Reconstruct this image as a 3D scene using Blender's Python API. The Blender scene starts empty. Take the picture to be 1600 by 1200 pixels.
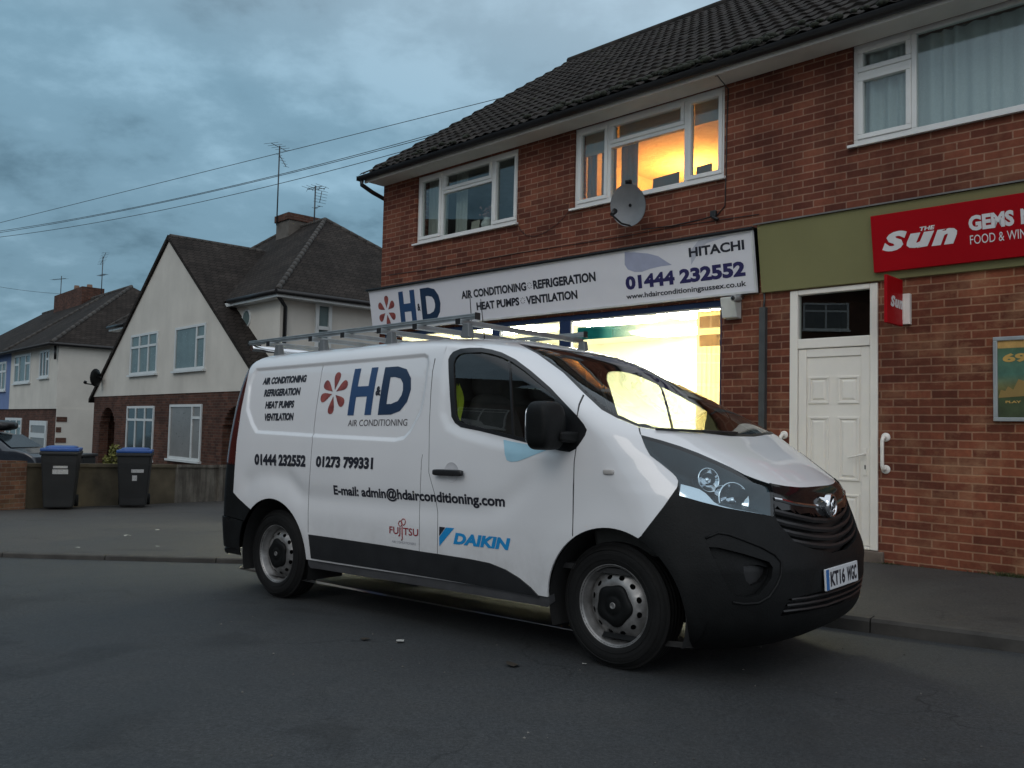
import bpy, bmesh, math, random
import numpy as np
from mathutils import Matrix, Vector
from mathutils.geometry import delaunay_2d_cdt

SC = bpy.context.scene
COL = SC.collection
RND = random.Random(7)
rad = math.radians

# ------------------------------------------------------------------ camera
cam = bpy.data.cameras.new("camera")
cam_o = bpy.data.objects.new("camera", cam)
COL.objects.link(cam_o)
PITCH, ROLL, FPX = 0.0533, 0.0230, 1337.4
cp, sp, cr, sr_ = math.cos(PITCH), math.sin(PITCH), math.cos(ROLL), math.sin(ROLL)
Mx = np.array([[cr, sr_, 0], [-sr_, cr, 0], [0, 0, 1]]) @ np.array([[1, 0, 0], [0, -sp, cp], [0, cp, sp]])
cam_o.matrix_world = Matrix(((Mx[0][0], Mx[1][0], -Mx[2][0], 0), (Mx[0][1], Mx[1][1], -Mx[2][1], 0),
                             (Mx[0][2], Mx[1][2], -Mx[2][2], 0), (0, 0, 0, 1)))
cam.sensor_fit = 'HORIZONTAL'; cam.sensor_width = 36.0; cam.lens = FPX / 1600 * 36
cam.clip_start = 0.05; cam.clip_end = 600
SC.camera = cam_o

# ------------------------------------------------------------------ world and light
SC.view_settings.view_transform = 'Standard'
SC.view_settings.look = 'None'
SC.view_settings.exposure = 0.0
SC.view_settings.gamma = 1.0
SUN_EL, SUN_AZ = rad(9), rad(205)          # low in the west, behind the photographer
w = bpy.data.worlds.new("World"); SC.world = w; w.use_nodes = True
nt = w.node_tree; N = nt.nodes; LK = nt.links; N.clear()
def wn(t, **k):
    n = N.new(t)
    for a, b in k.items(): setattr(n, a, b)
    return n
def wmath(op, a, b=None):
    n = wn('ShaderNodeMath', operation=op)
    for i, v in enumerate((a, b)):
        if v is None: continue
        if isinstance(v, (int, float)): n.inputs[i].default_value = v
        else: LK.new(v, n.inputs[i])
    return n.outputs[0]
tc = wn('ShaderNodeTexCoord'); sep = wn('ShaderNodeSeparateXYZ'); LK.new(tc.outputs['Generated'], sep.inputs[0])
dx, dy, dz = sep.outputs
den = wmath('ADD', wmath('MAXIMUM', dz, 0.0), 0.34)
cmb = wn('ShaderNodeCombineXYZ')
LK.new(wmath('DIVIDE', dx, den), cmb.inputs[0]); LK.new(wmath('DIVIDE', dy, den), cmb.inputs[1])
def noise(scale, detail, rough, off=(0, 0, 0), st=(1, 1, 1)):
    mp = wn('ShaderNodeMapping'); mp.inputs['Location'].default_value = off; mp.inputs['Scale'].default_value = st
    LK.new(cmb.outputs[0], mp.inputs[0])
    n = wn('ShaderNodeTexNoise'); n.inputs['Scale'].default_value = scale
    n.inputs['Detail'].default_value = detail; n.inputs['Roughness'].default_value = rough
    n.inputs['Distortion'].default_value = 0.1
    LK.new(mp.outputs[0], n.inputs['Vector']); return n.outputs['Fac']
n1 = noise(1.5, 9, 0.56, (1.3, 4.2, 0), (1, 1.25, 1)); n2 = noise(5.0, 7, 0.6, (7.3, 1.9, 0))
cl = wmath('ADD', wmath('MULTIPLY', n1, 0.74), wmath('MULTIPLY', n2, 0.26))
ramp = wn('ShaderNodeValToRGB'); LK.new(cl, ramp.inputs[0])
e = ramp.color_ramp; e.interpolation = 'EASE'
e.elements[0].position = 0.39; e.elements[0].color = (0.122, 0.228, 0.310, 1)
e.elements[1].position = 0.61; e.elements[1].color = (0.335, 0.540, 0.690, 1)
m = e.elements.new(0.50); m.color = (0.218, 0.380, 0.500, 1)
# the western sky behind the camera and the zenith are brighter and a little warmer than the east
side = wmath('SUBTRACT', wmath('MULTIPLY', dx, 0.45), wmath('MULTIPLY', dy, 0.50))
br = wmath('ADD', wmath('ADD', side, wmath('MULTIPLY', dz, 1.12)), 0.28)
gain = wmath('ADD', wmath('MULTIPLY', wmath('MINIMUM', br, 0.0), 0.75), 1.0)     # the low eastern sky is the darkest
br = wmath('MAXIMUM', br, 0.0)
mr = wn('ShaderNodeMapRange'); mr.interpolation_type = 'LINEAR'
LK.new(br, mr.inputs['Value']); mr.inputs['From Min'].default_value = 0.10; mr.inputs['From Max'].default_value = 1.12
mr.inputs['To Min'].default_value = 0.0; mr.inputs['To Max'].default_value = 1.0
mixw = wn('ShaderNodeMix', data_type='RGBA'); LK.new(mr.outputs[0], mixw.inputs['Factor'])
LK.new(ramp.outputs[0], mixw.inputs['A']); mixw.inputs['B'].default_value = (0.80, 0.88, 0.97, 1)
sky = wn('ShaderNodeTexSky'); sky.sky_type = 'NISHITA'; sky.sun_disc = False
sky.sun_elevation = SUN_EL; sky.sun_rotation = SUN_AZ
bg1 = wn('ShaderNodeBackground'); LK.new(sky.outputs[0], bg1.inputs[0]); bg1.inputs[1].default_value = 0.05
bg2 = wn('ShaderNodeBackground'); LK.new(mixw.outputs['Result'], bg2.inputs[0]); LK.new(gain, bg2.inputs[1])
mixs = wn('ShaderNodeMixShader'); mixs.inputs[0].default_value = 0.9
LK.new(bg1.outputs[0], mixs.inputs[1]); LK.new(bg2.outputs[0], mixs.inputs[2])
out = wn('ShaderNodeOutputWorld'); LK.new(mixs.outputs[0], out.inputs[0])

sun = bpy.data.lights.new("sun", 'SUN'); sun.energy = 0.4; sun.angle = rad(25); sun.color = (1.0, 0.93, 0.86)
sun_o = bpy.data.objects.new("sun", sun); COL.objects.link(sun_o)
sd = Vector((math.sin(SUN_AZ) * math.cos(rad(38)), math.cos(SUN_AZ) * math.cos(rad(38)), math.sin(rad(38))))
sun_o.rotation_euler = sd.to_track_quat('Z', 'Y').to_euler()

# ------------------------------------------------------------------ materials
def srgb(r, g, b):
    return tuple((((c / 255) / 12.92) if c / 255 <= 0.04045 else ((c / 255 + 0.055) / 1.055) ** 2.4) for c in (r, g, b))
class Mat:
    def __init__(s, name):
        s.m = bpy.data.materials.new(name); s.m.use_nodes = True
        s.n = s.m.node_tree.nodes; s.l = s.m.node_tree.links; s.n.clear()
        s.out = s.n.new('ShaderNodeOutputMaterial')
    def new(s, t, **k):
        n = s.n.new(t)
        for a, b in k.items(): setattr(n, a, b)
        return n
    def link(s, a, b): s.l.new(a, b)
    def math(s, op, a, b=None):
        n = s.new('ShaderNodeMath', operation=op)
        for i, v in enumerate((a, b)):
            if v is None: continue
            if isinstance(v, (int, float)): n.inputs[i].default_value = v
            else: s.link(v, n.inputs[i])
        return n.outputs[0]
    def mix(s, f, a, b, blend='MIX'):
        n = s.new('ShaderNodeMix', data_type='RGBA', blend_type=blend)
        for k, v in (('Factor', f), ('A', a), ('B', b)):
            if isinstance(v, (int, float)): n.inputs[k].default_value = v
            elif isinstance(v, tuple): n.inputs[k].default_value = (v + (1,))[:4]
            else: s.link(v, n.inputs[k])
        return n.outputs['Result']
    def noise(s, scale, detail=4, rough=0.55, coord='Object', st=None, dist=0):
        c = s.new('ShaderNodeTexCoord').outputs[coord]
        if st:
            mp = s.new('ShaderNodeMapping'); mp.inputs['Scale'].default_value = st; s.link(c, mp.inputs[0]); c = mp.outputs[0]
        n = s.new('ShaderNodeTexNoise'); n.inputs['Scale'].default_value = scale
        n.inputs['Detail'].default_value = detail; n.inputs['Roughness'].default_value = rough
        n.inputs['Distortion'].default_value = dist
        s.link(c, n.inputs['Vector']); return n.outputs['Fac']
    def ramp(s, f, *stops):
        r = s.new('ShaderNodeValToRGB'); s.link(f, r.inputs[0]); el = r.color_ramp.elements
        while len(el) < len(stops): el.new(0.5)
        for q, (p, c) in zip(el, stops):
            q.position = p; q.color = (c, c, c, 1) if isinstance(c, (int, float)) else (tuple(c) + (1,))[:4]
        return r.outputs[0]
    def bsdf(s, color, rough=0.5, metal=0.0, spec=0.5, coat=0.0, bump=None, bstr=0.2, bdist=0.01):
        b = s.new('ShaderNodeBsdfPrincipled')
        for k, v in (('Base Color', color), ('Roughness', rough), ('Metallic', metal)):
            if isinstance(v, (int, float)): b.inputs[k].default_value = v
            elif isinstance(v, tuple): b.inputs[k].default_value = (v + (1,))[:4]
            else: s.link(v, b.inputs[k])
        b.inputs['Specular IOR Level'].default_value = spec
        b.inputs['Coat Weight'].default_value = coat; b.inputs['Coat Roughness'].default_value = 0.04
        if bump is not None:
            bn = s.new('ShaderNodeBump'); bn.inputs['Strength'].default_value = bstr; bn.inputs['Distance'].default_value = bdist
            s.link(bump, bn.inputs['Height']); s.link(bn.outputs[0], b.inputs['Normal'])
        s.link(b.outputs[0], s.out.inputs[0]); s.b = b
        return s.m
def plain(name, col, rough=0.5, metal=0.0, var=0.12, scale=6.0, bump=0.0, coat=0.0, spec=0.5):
    """one colour with gentle mottling and grime"""
    k = Mat(name); f = k.noise(scale, 6)
    dk = tuple(c * (1 - var) for c in col); lt = tuple(min(1, c * (1 + var)) for c in col)
    c = k.ramp(f, (0.3, dk), (0.7, lt))
    g = k.noise(scale * 7, 3)
    r = k.math('ADD', k.math('MULTIPLY', g, 0.16), max(0.02, rough - 0.08))
    return k.bsdf(c, r, metal, spec, coat, k.noise(scale * 12, 4) if bump else None, bump, 0.004)
def emit(name, col, strength, var=0.0):
    k = Mat(name); e = k.new('ShaderNodeEmission'); e.inputs[0].default_value = col + (1,); e.inputs[1].default_value = strength
    k.link(e.outputs[0], k.out.inputs[0]); return k.m
def glass(name, tint=(0.8, 0.85, 0.84), refl=1.0, ior=1.5, rough=0.0, k0=1.7):
    k = Mat(name)
    t = k.new('ShaderNodeBsdfTransparent'); t.inputs[0].default_value = tint + (1,)
    g = k.new('ShaderNodeBsdfGlossy'); g.inputs['Roughness'].default_value = rough; g.inputs[0].default_value = (refl, refl, refl, 1)
    lw = k.new('ShaderNodeLayerWeight'); lw.inputs['Blend'].default_value = 0.5      # facing term, the same on both sides of the pane
    f0 = ((ior - 1) / (ior + 1)) ** 2 * k0
    sch = k.math('ADD', k.math('MULTIPLY', k.math('POWER', lw.outputs['Facing'], 5.0), 1 - f0), f0)
    mx = k.new('ShaderNodeMixShader'); k.link(sch, mx.inputs[0])
    k.link(t.outputs[0], mx.inputs[1]); k.link(g.outputs[0], mx.inputs[2]); k.link(mx.outputs[0], k.out.inputs[0])
    return k.m
def brick(name, c1, c2, mortar, patch=None, patch_amt=0.0, bw=0.225, rh=0.075, soot=0.32, zone=None):
    k = Mat(name); tcn = k.new('ShaderNodeTexCoord'); sx = k.new('ShaderNodeSeparateXYZ'); k.link(tcn.outputs['Object'], sx.inputs[0])
    cb = k.new('ShaderNodeCombineXYZ'); k.link(k.math('ADD', sx.outputs[0], sx.outputs[1]), cb.inputs[0]); k.link(sx.outputs[2], cb.inputs[1])
    wob = k.new('ShaderNodeTexNoise'); wob.inputs['Scale'].default_value = 9; k.link(tcn.outputs['Object'], wob.inputs['Vector'])
    vm = k.new('ShaderNodeVectorMath', operation='MULTIPLY_ADD'); k.link(wob.outputs['Color'], vm.inputs[0])
    vm.inputs[1].default_value = (0.008, 0.008, 0); k.link(cb.outputs[0], vm.inputs[2])
    b = k.new('ShaderNodeTexBrick'); k.link(vm.outputs[0], b.inputs['Vector'])
    b.inputs['Scale'].default_value = 1; b.inputs['Brick Width'].default_value = bw; b.inputs['Row Height'].default_value = rh
    b.inputs['Mortar Size'].default_value = 0.0075; b.inputs['Mortar Smooth'].default_value = 0.25; b.inputs['Bias'].default_value = -0.1
    b.inputs['Color1'].default_value = c1 + (1,); b.inputs['Color2'].default_value = c2 + (1,); b.inputs['Mortar'].default_value = mortar + (1,)
    c = b.outputs['Color']
    # a second, offset brick lookup gives some bricks their own tone
    b2 = k.new('ShaderNodeTexBrick'); k.link(vm.outputs[0], b2.inputs['Vector'])
    for nm, v in (('Scale', 1), ('Brick Width', bw), ('Row Height', rh), ('Mortar Size', 0.0), ('Bias', 0.0)): b2.inputs[nm].default_value = v
    b2.inputs['Color1'].default_value = (0.76, 0.74, 0.75, 1); b2.inputs['Color2'].default_value = (1.16, 1.12, 1.08, 1); b2.inputs['Mortar'].default_value = (1, 1, 1, 1)
    c = k.mix(0.75, c, b2.outputs['Color'], 'MULTIPLY')
    f = k.ramp(k.noise(22, 5, 0.65), (0.25, 0.78), (0.8, 1.15)); c = k.mix(1.0, c, f, 'MULTIPLY')
    big = k.ramp(k.noise(0.8, 4), (0.3, 1 - soot), (0.65, 1.08)); c = k.mix(1.0, c, big, 'MULTIPLY')
    if patch:
        pn = k.ramp(k.noise(1.7, 7, 0.7, st=(1, 1, 1.6)), (0.5, 0.0), (0.66, 1.0))
        amt = k.math('MULTIPLY', pn, patch_amt)
        if zone:      # washed-out patches, plus a warm lamp glow put into this stretch's colour
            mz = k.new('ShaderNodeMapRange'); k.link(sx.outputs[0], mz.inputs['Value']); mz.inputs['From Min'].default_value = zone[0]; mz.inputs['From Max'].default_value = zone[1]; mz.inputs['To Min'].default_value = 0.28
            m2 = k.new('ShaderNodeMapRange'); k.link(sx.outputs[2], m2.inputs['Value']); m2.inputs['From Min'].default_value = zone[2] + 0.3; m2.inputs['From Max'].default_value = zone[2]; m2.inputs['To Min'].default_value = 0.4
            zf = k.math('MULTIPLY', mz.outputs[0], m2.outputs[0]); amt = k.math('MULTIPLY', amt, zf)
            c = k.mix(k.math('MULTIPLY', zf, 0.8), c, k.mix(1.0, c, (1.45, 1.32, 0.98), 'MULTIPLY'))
        c = k.mix(amt, c, patch)
    stk = k.ramp(k.noise(1.0, 6, 0.65, st=(2.6, 2.6, 0.35)), (0.35, 0.74), (0.6, 1.06)); c = k.mix(0.8, c, stk, 'MULTIPLY')
    h = k.math('ADD', k.math('MULTIPLY', b.outputs['Fac'], -1.0), k.math('MULTIPLY', k.noise(60, 4), 0.35))
    return k.bsdf(c, 0.9, 0, 0.25, 0, h, 0.55, 0.006)

WHITE_UPVC = plain('upvc_white', (0.72, 0.72, 0.70), 0.35, 0, 0.05, 3)
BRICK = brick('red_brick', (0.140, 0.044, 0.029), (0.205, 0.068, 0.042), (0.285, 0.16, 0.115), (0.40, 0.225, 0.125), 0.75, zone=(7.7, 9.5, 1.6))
BRICK_OLD = brick('old_red_brick', (0.085, 0.038, 0.026), (0.125, 0.054, 0.036), (0.12, 0.092, 0.075))
GARDEN_BRICK = brick('garden_brick', (0.16, 0.075, 0.045), (0.22, 0.11, 0.07), (0.2, 0.16, 0.13), (0.10, 0.09, 0.05), 0.4)
BLACK_PLASTIC = plain('black_plastic', (0.012, 0.012, 0.013), 0.45, 0, 0.3, 5)
DARK_TRIM = plain('dark_textured_plastic', (0.0052, 0.0056, 0.0058), 0.55, 0, 0.3, 9, 0.3, 0, 0.2)
GLOSS_BLACK = plain('gloss_black', (0.008, 0.008, 0.009), 0.08, 0, 0.1, 4)
CHROME = plain('chrome', (0.75, 0.76, 0.78), 0.10, 1.0, 0.05, 5)
ALU = plain('brushed_aluminium', (0.36, 0.39, 0.40), 0.42, 0.85, 0.15, 9)
STEEL = plain('painted_steel', (0.24, 0.235, 0.23), 0.42, 0.6, 0.45, 11)
RUBBER = plain('tyre_rubber', (0.006, 0.006, 0.006), 0.75, 0, 0.35, 9, 0.2, 0, 0.3)
DARK_CLOTH = plain('dark_seat_cloth', (0.022, 0.022, 0.025), 0.9, 0, 0.3, 12, 0.2)
DARK_INSIDE = plain('dark_interior', (0.02, 0.02, 0.021), 0.7, 0, 0.3, 6)
WINDOW_GLASS = glass('window_glass', (0.86, 0.90, 0.89))
CAR_GLASS = glass('car_glass', (0.80, 0.84, 0.80)); SIDE_GLASS = glass('tinted_car_glass', (0.78, 0.82, 0.76))
LENS_GLASS = glass('lens_glass', (0.80, 0.90, 0.94), 0.95, 1.5, 0.0, 1.6)
NAVY = plain('navy_paint', (0.012, 0.028, 0.085), 0.4, 0, 0.15, 4)
def flat(name, col, rough=0.55): return plain(name, col, rough, 0, 0.06, 9)
INK = flat('black_lettering', (0.012, 0.013, 0.022))
INK_NAVY = flat('navy_lettering', (0.018, 0.014, 0.095))

# ------------------------------------------------------------------ mesh helpers
class MB:
    def __init__(s): s.v = []; s.f = []; s.mi = []; s.sm = []; s.cur = 0; s.smooth = False
    def add(s, vs, fs):
        o = len(s.v); s.v += [tuple(map(float, q)) for q in vs]
        for q in fs: s.f.append(tuple(i + o for i in q)); s.mi.append(s.cur); s.sm.append(s.smooth)
        return s
    def box(s, x0, x1, y0, y1, z0, z1):
        x0, x1 = min(x0, x1), max(x0, x1); y0, y1 = min(y0, y1), max(y0, y1); z0, z1 = min(z0, z1), max(z0, z1)
        return s.add([(x0, y0, z0), (x1, y0, z0), (x1, y1, z0), (x0, y1, z0), (x0, y0, z1), (x1, y0, z1), (x1, y1, z1), (x0, y1, z1)],
                     [(0, 3, 2, 1), (4, 5, 6, 7), (0, 1, 5, 4), (1, 2, 6, 5), (2, 3, 7, 6), (3, 0, 4, 7)])
    def hexa(s, p): # 8 points bottom 4 + top 4
        return s.add(p, [(0, 3, 2, 1), (4, 5, 6, 7), (0, 1, 5, 4), (1, 2, 6, 5), (2, 3, 7, 6), (3, 0, 4, 7)])
    def tube(s, pts, r, n=8, cap=True):
        pts = [Vector(p) for p in pts]; rs = r if isinstance(r, (list, tuple)) else [r] * len(pts)
        o = len(s.v); prev = None; sm = s.smooth; s.smooth = True
        for i, p in enumerate(pts):
            d = (pts[min(i + 1, len(pts) - 1)] - pts[max(i - 1, 0)]).normalized()
            if prev is None:
                a = d.orthogonal().normalized()
            else:
                a = (prev - d * prev.dot(d)).normalized()
            prev = a; b = d.cross(a)
            s.v += [tuple(p + (a * math.cos(t) + b * math.sin(t)) * rs[i]) for t in (2 * math.pi * k / n for k in range(n))]
        for i in range(len(pts) - 1):
            for k in range(n):
                s.f.append((o + i * n + k, o + i * n + (k + 1) % n, o + (i + 1) * n + (k + 1) % n, o + (i + 1) * n + k)); s.mi.append(s.cur); s.sm.append(True)
        s.smooth = sm
        if cap:
            s.f.append(tuple(o + k for k in reversed(range(n)))); s.mi.append(s.cur); s.sm.append(False)
            e = o + (len(pts) - 1) * n; s.f.append(tuple(e + k for k in range(n))); s.mi.append(s.cur); s.sm.append(False)
        return s
    def lathe(s, prof, c=(0, 0, 0), ax='y', n=40, flip=False):
        """prof: (radius, along) pairs"""
        o = len(s.v)
        for r, t in prof:
            for k in range(n):
                a = 2 * math.pi * k / n; u, v = r * math.cos(a), r * math.sin(a)
                p = {'x': (t, u, v), 'y': (u, t, v), 'z': (u, v, t)}[ax]
                s.v.append((p[0] + c[0], p[1] + c[1], p[2] + c[2]))
        for i in range(len(prof) - 1):
            for k in range(n):
                q = (o + i * n + k, o + i * n + (k + 1) % n, o + (i + 1) * n + (k + 1) % n, o + (i + 1) * n + k)
                s.f.append(q[::-1] if flip else q); s.mi.append(s.cur); s.sm.append(True)
        return s
    def grid(s, fn, nu, nv, smooth=True):
        o = len(s.v)
        for i in range(nu + 1):
            for j in range(nv + 1): s.v.append(tuple(map(float, fn(i / nu, j / nv))))
        for i in range(nu):
            for j in range(nv):
                a = o + i * (nv + 1) + j
                s.f.append((a, a + nv + 1, a + nv + 2, a + 1)); s.mi.append(s.cur); s.sm.append(smooth)
        return s
    def ell(s, c, r, p=2.0, nu=20, nv=12):
        """superellipsoid"""
        def q(v, e): return math.copysign(abs(v) ** e, v)
        e = 2.0 / p
        def fn(a, b):
            t, f = a * 2 * math.pi, (b - 0.5) * math.pi
            return (c[0] + r[0] * q(math.cos(f), e) * q(math.cos(t), e), c[1] + r[1] * q(math.cos(f), e) * q(math.sin(t), e), c[2] + r[2] * q(math.sin(f), e))
        return s.grid(fn, nu, nv)
    def prism(s, poly, fn0, fn1):
        """polygon (2d) mapped to two 3d sheets and walled"""
        n = len(poly); a = [fn0(*p) for p in poly]; b = [fn1(*p) for p in poly]
        return s.add(a + b, [tuple(range(n)), tuple(reversed(range(n, 2 * n)))] + [(i, i + n, (i + 1) % n + n, (i + 1) % n) for i in range(n)])
    def build(s, name, mats, parent=None, bevel=0.0, weld=False):
        me = bpy.data.meshes.new(name); me.from_pydata(s.v, [], s.f)
        mats = mats if isinstance(mats, (list, tuple)) else [mats]
        for q in mats: me.materials.append(q)
        me.polygons.foreach_set('material_index', s.mi); me.polygons.foreach_set('use_smooth', s.sm)
        me.update()
        bm = bmesh.new(); bm.from_mesh(me)
        if weld: bmesh.ops.remove_doubles(bm, verts=bm.verts, dist=1e-5)
        bmesh.ops.recalc_face_normals(bm, faces=bm.faces); bm.to_mesh(me); bm.free()
        o = bpy.data.objects.new(name, me); COL.objects.link(o)
        if parent: o.parent = parent
        if bevel:
            b = o.modifiers.new('bevel', 'BEVEL'); b.width = bevel; b.segments = 2; b.limit_method = 'ANGLE'; b.angle_limit = rad(40)
        return o
def empty(name, mat4=None, parent=None):
    o = bpy.data.objects.new(name, None); COL.objects.link(o); o.empty_display_size = 0.2
    if mat4 is not None: o.matrix_world = mat4
    if parent: o.parent = parent
    return o
def tag(o, label, cat, group=None, kind=None):
    if label: o['label'] = label
    if cat: o['category'] = cat
    if group: o['group'] = group
    if kind: o['kind'] = kind
    return o
def frame_matrix(x, y, z, yaw): return Matrix.Translation((x, y, z)) @ Matrix.Rotation(-yaw, 4, 'Z')
def put(o, M, off=(0, 0, 0)):
    """place a top-level thing built in a building's local axes"""
    o.matrix_world = M @ Matrix.Translation(off); return o

# ---- lettering: glyph outlines fitted to a box
FONT = bpy.data.fonts.get('Bfont') or None
def glyphs(txt, bold=0.0, shear=0.0, spacing=1.0, lines=None):
    cu = bpy.data.curves.new('t', 'FONT'); cu.body = txt; cu.size = 1; cu.offset = bold; cu.shear = shear; cu.space_character = spacing
    cu.resolution_u = 3
    o = bpy.data.objects.new('t', cu); COL.objects.link(o)
    dg = bpy.context.evaluated_depsgraph_get(); dg.update()
    me = bpy.data.meshes.new_from_object(o.evaluated_get(dg))
    v = [tuple(q.co[:2]) for q in me.vertices]; f = [tuple(p.vertices) for p in me.polygons]
    bpy.data.objects.remove(o); bpy.data.curves.remove(cu); bpy.data.meshes.remove(me)
    return v, f
def fit(txt, x0, x1, z0, z1, bold=0.0, shear=0.0, spacing=1.0, desc=False, slope=0.0):
    """text mesh scaled to the box; desc: box is cap height only"""
    v, f = glyphs(txt, bold, shear, spacing)
    xs = [q[0] for q in v]; lo, hi = min(xs), max(xs)
    if desc:
        c, _ = glyphs('d', bold); ylo, yhi = 0.0, max(q[1] for q in c)
    else:
        ys = [q[1] for q in v]; ylo, yhi = min(ys), max(ys)
    o = []
    for x, y in v:
        t = (x - lo) / (hi - lo); o.append((x0 + (x1 - x0) * t, z0 + (z1 - z0) * (y - ylo) / (yhi - ylo) + slope * t))
    return o, f
def cut_rows(v, f, step=0.03):
    """slice glyph faces so they can follow a curved panel"""
    bm = bmesh.new(); vs = [bm.verts.new((x, 0, z)) for x, z in v]
    for q in f:
        try: bm.faces.new([vs[i] for i in q])
        except ValueError: pass
    for ax in (2, 0):
        a = [q[0] if ax == 0 else q[1] for q in v]; k = min(a) + step
        while k < max(a):
            no = (0, 0, 1) if ax == 2 else (1, 0, 0); co = (0, 0, k) if ax == 2 else (k, 0, 0)
            bmesh.ops.bisect_plane(bm, geom=bm.verts[:] + bm.edges[:] + bm.faces[:], plane_co=co, plane_no=no, dist=1e-6)
            k += step if ax == 2 else step * 2
    bm.verts.index_update(); rv = [(q.co.x, q.co.z) for q in bm.verts]; rf = [tuple(x.index for x in q.verts) for q in bm.faces]
    bm.free(); return rv, rf
def petal(cx, cz, ang, r0, r1, w, n=9, sx=1.0):
    """teardrop: pointed at r0, round at r1"""
    pts = []
    for i in range(2 * n):
        t = i / (2 * n) * 2 * math.pi
        rr = (1 - math.cos(t)) / 2; ww = w * math.sin(t) * (0.10 + 0.90 * rr ** 1.1)
        d = r0 + (r1 - r0) * rr
        x = math.cos(ang) * d - math.sin(ang) * ww; z = math.sin(ang) * d + math.cos(ang) * ww
        pts.append((cx + x * sx, cz + z))
    return pts
# ------------------------------------------------------------------ ground
def zroad(x, y): return -1.267 - 0.0024 * (x - 0.571) - 0.0347 * (y - 4.65)
def sstep(a, b, x):
    t = min(1, max(0, (x - a) / (b - a))); return t * t * (3 - 2 * t)
def asphalt(name, base, warm, stain=0.35):
    k = Mat(name)
    g = k.noise(190, 3, 0.7); mid = k.noise(3.2, 6, 0.6); big = k.noise(0.55, 5, 0.6, dist=0.6)
    c = k.ramp(g, (0.30, tuple(b * 0.62 for b in base)), (0.52, base), (0.72, tuple(b * 1.75 for b in base)))
    c = k.mix(k.math('MULTIPLY', k.ramp(mid, (0.42, 0.0), (0.7, 1.0)), 0.35), c, warm)
    c = k.mix(1.0, c, k.ramp(big, (0.32, 1 - stain), (0.62, 1.12)), 'MULTIPLY')
    patch = k.ramp(k.noise(0.9, 3, 0.45, dist=1.2), (0.62, 1.0), (0.68, 0.55)); c = k.mix(0.6, c, patch, 'MULTIPLY')
    chips = k.ramp(k.noise(420, 1, 0.5), (0.70, 0.0), (0.76, 1.0)); c = k.mix(k.math('MULTIPLY', chips, 0.4), c, (0.16, 0.155, 0.14))
    g2 = k.noise(55, 5, 0.75); c = k.mix(1.0, c, k.ramp(g2, (0.30, 0.55), (0.5, 1.0), (0.72, 1.55)), 'MULTIPLY')
    vo = k.new('ShaderNodeTexVoronoi', feature='DISTANCE_TO_EDGE'); vo.inputs['Scale'].default_value = 0.42
    wv = k.new('ShaderNodeVectorMath', operation='MULTIPLY_ADD'); tn = k.new('ShaderNodeTexNoise'); tn.inputs['Scale'].default_value = 2.2; tn.inputs['Detail'].default_value = 6; to = k.new('ShaderNodeTexCoord').outputs['Object']
    k.link(to, tn.inputs['Vector']); k.link(tn.outputs['Color'], wv.inputs[0]); wv.inputs[1].default_value = (0.9, 0.9, 0); k.link(to, wv.inputs[2]); k.link(wv.outputs[0], vo.inputs['Vector'])
    crack = k.math('MULTIPLY', k.ramp(vo.outputs['Distance'], (0.0, 1.0), (0.006, 0.0)), k.ramp(k.noise(0.7, 3), (0.45, 0.0), (0.6, 0.75))); c = k.mix(crack, c, tuple(b_ * 0.35 for b_ in base))
    h = k.math('ADD', k.math('MULTIPLY', g, 0.6), k.math('MULTIPLY', k.noise(70, 4), 0.6))
    r = k.ramp(big, (0.3, 0.62), (0.7, 0.86))
    return k.bsdf(c, r, 0, 0.35, 0, h, 0.55, 0.006)
ROAD = asphalt('road_asphalt', (0.0365, 0.039, 0.0405), (0.047, 0.046, 0.043), 0.24)
PAVE = asphalt('pavement_asphalt', (0.052, 0.050, 0.047), (0.070, 0.063, 0.054), 0.22)
KERB = plain('kerb_concrete', (0.050, 0.046, 0.041), 0.85, 0, 0.35, 5, 0.3)

mb = MB(); xs = [-120, -60, -30, -16, -10] + [i * 1.0 for i in range(-8, 9)] + [12, 20, 40, 90]; ys = [-40, -15, -6] + [i * 1.0 for i in range(-3, 13)] + [16, 24, 40, 80, 160]
vs = [(x, y, zroad(x, y)) for x in xs for y in ys]; ny = len(ys)
mb.add(vs, [(i * ny + j, (i + 1) * ny + j, (i + 1) * ny + j + 1, i * ny + j + 1) for i in range(len(xs) - 1) for j in range(ny - 1)])
tag(mb.build('road', ROAD), None, None, kind='structure')

KPTS = [(14, -2.9), (9, 0.9), (5.5, 3.62), (3.17, 5.32), (2.707, 5.656), (2.117, 6.05), (1.3, 6.8), (0.4, 7.62), (-0.7, 8.36), (-1.7, 8.62), (-2.556, 8.66), (-3.688, 8.62), (-5.074, 8.64), (-8, 8.72), (-14, 8.95), (-30, 9.6), (-80, 11.5)]
def resample(pts, step):
    o = []
    for a, b in zip(pts[:-1], pts[1:]):
        n = max(1, int(math.hypot(a[0] - b[0], a[1] - b[1]) / step))
        for i in range(n): o.append((a[0] + (b[0] - a[0]) * i / n, a[1] + (b[1] - a[1]) * i / n))
    o.append(pts[-1]); return o
KP = resample(KPTS, 0.3)
for _ in range(6): KP = [KP[0]] + [((a[0] + 2 * b[0] + c[0]) / 4, (a[1] + 2 * b[1] + c[1]) / 4) for a, b, c in zip(KP[:-2], KP[1:-1], KP[2:])] + [KP[-1]]
KN = []
for i in range(len(KP)):
    a, b = KP[max(0, i - 3)], KP[min(len(KP) - 1, i + 3)]; d = Vector((b[0] - a[0], b[1] - a[1])).normalized(); KN.append(Vector((d.y, -d.x)))
def kh(x): return 0.050 + 0.050 * sstep(-3, 1.5, x)
def zpave(x, y, d): return zroad(x, y) + kh(x) + 0.125 * sstep(-0.5, 3.0, x) * sstep(0.2, 2.1, d)
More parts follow.
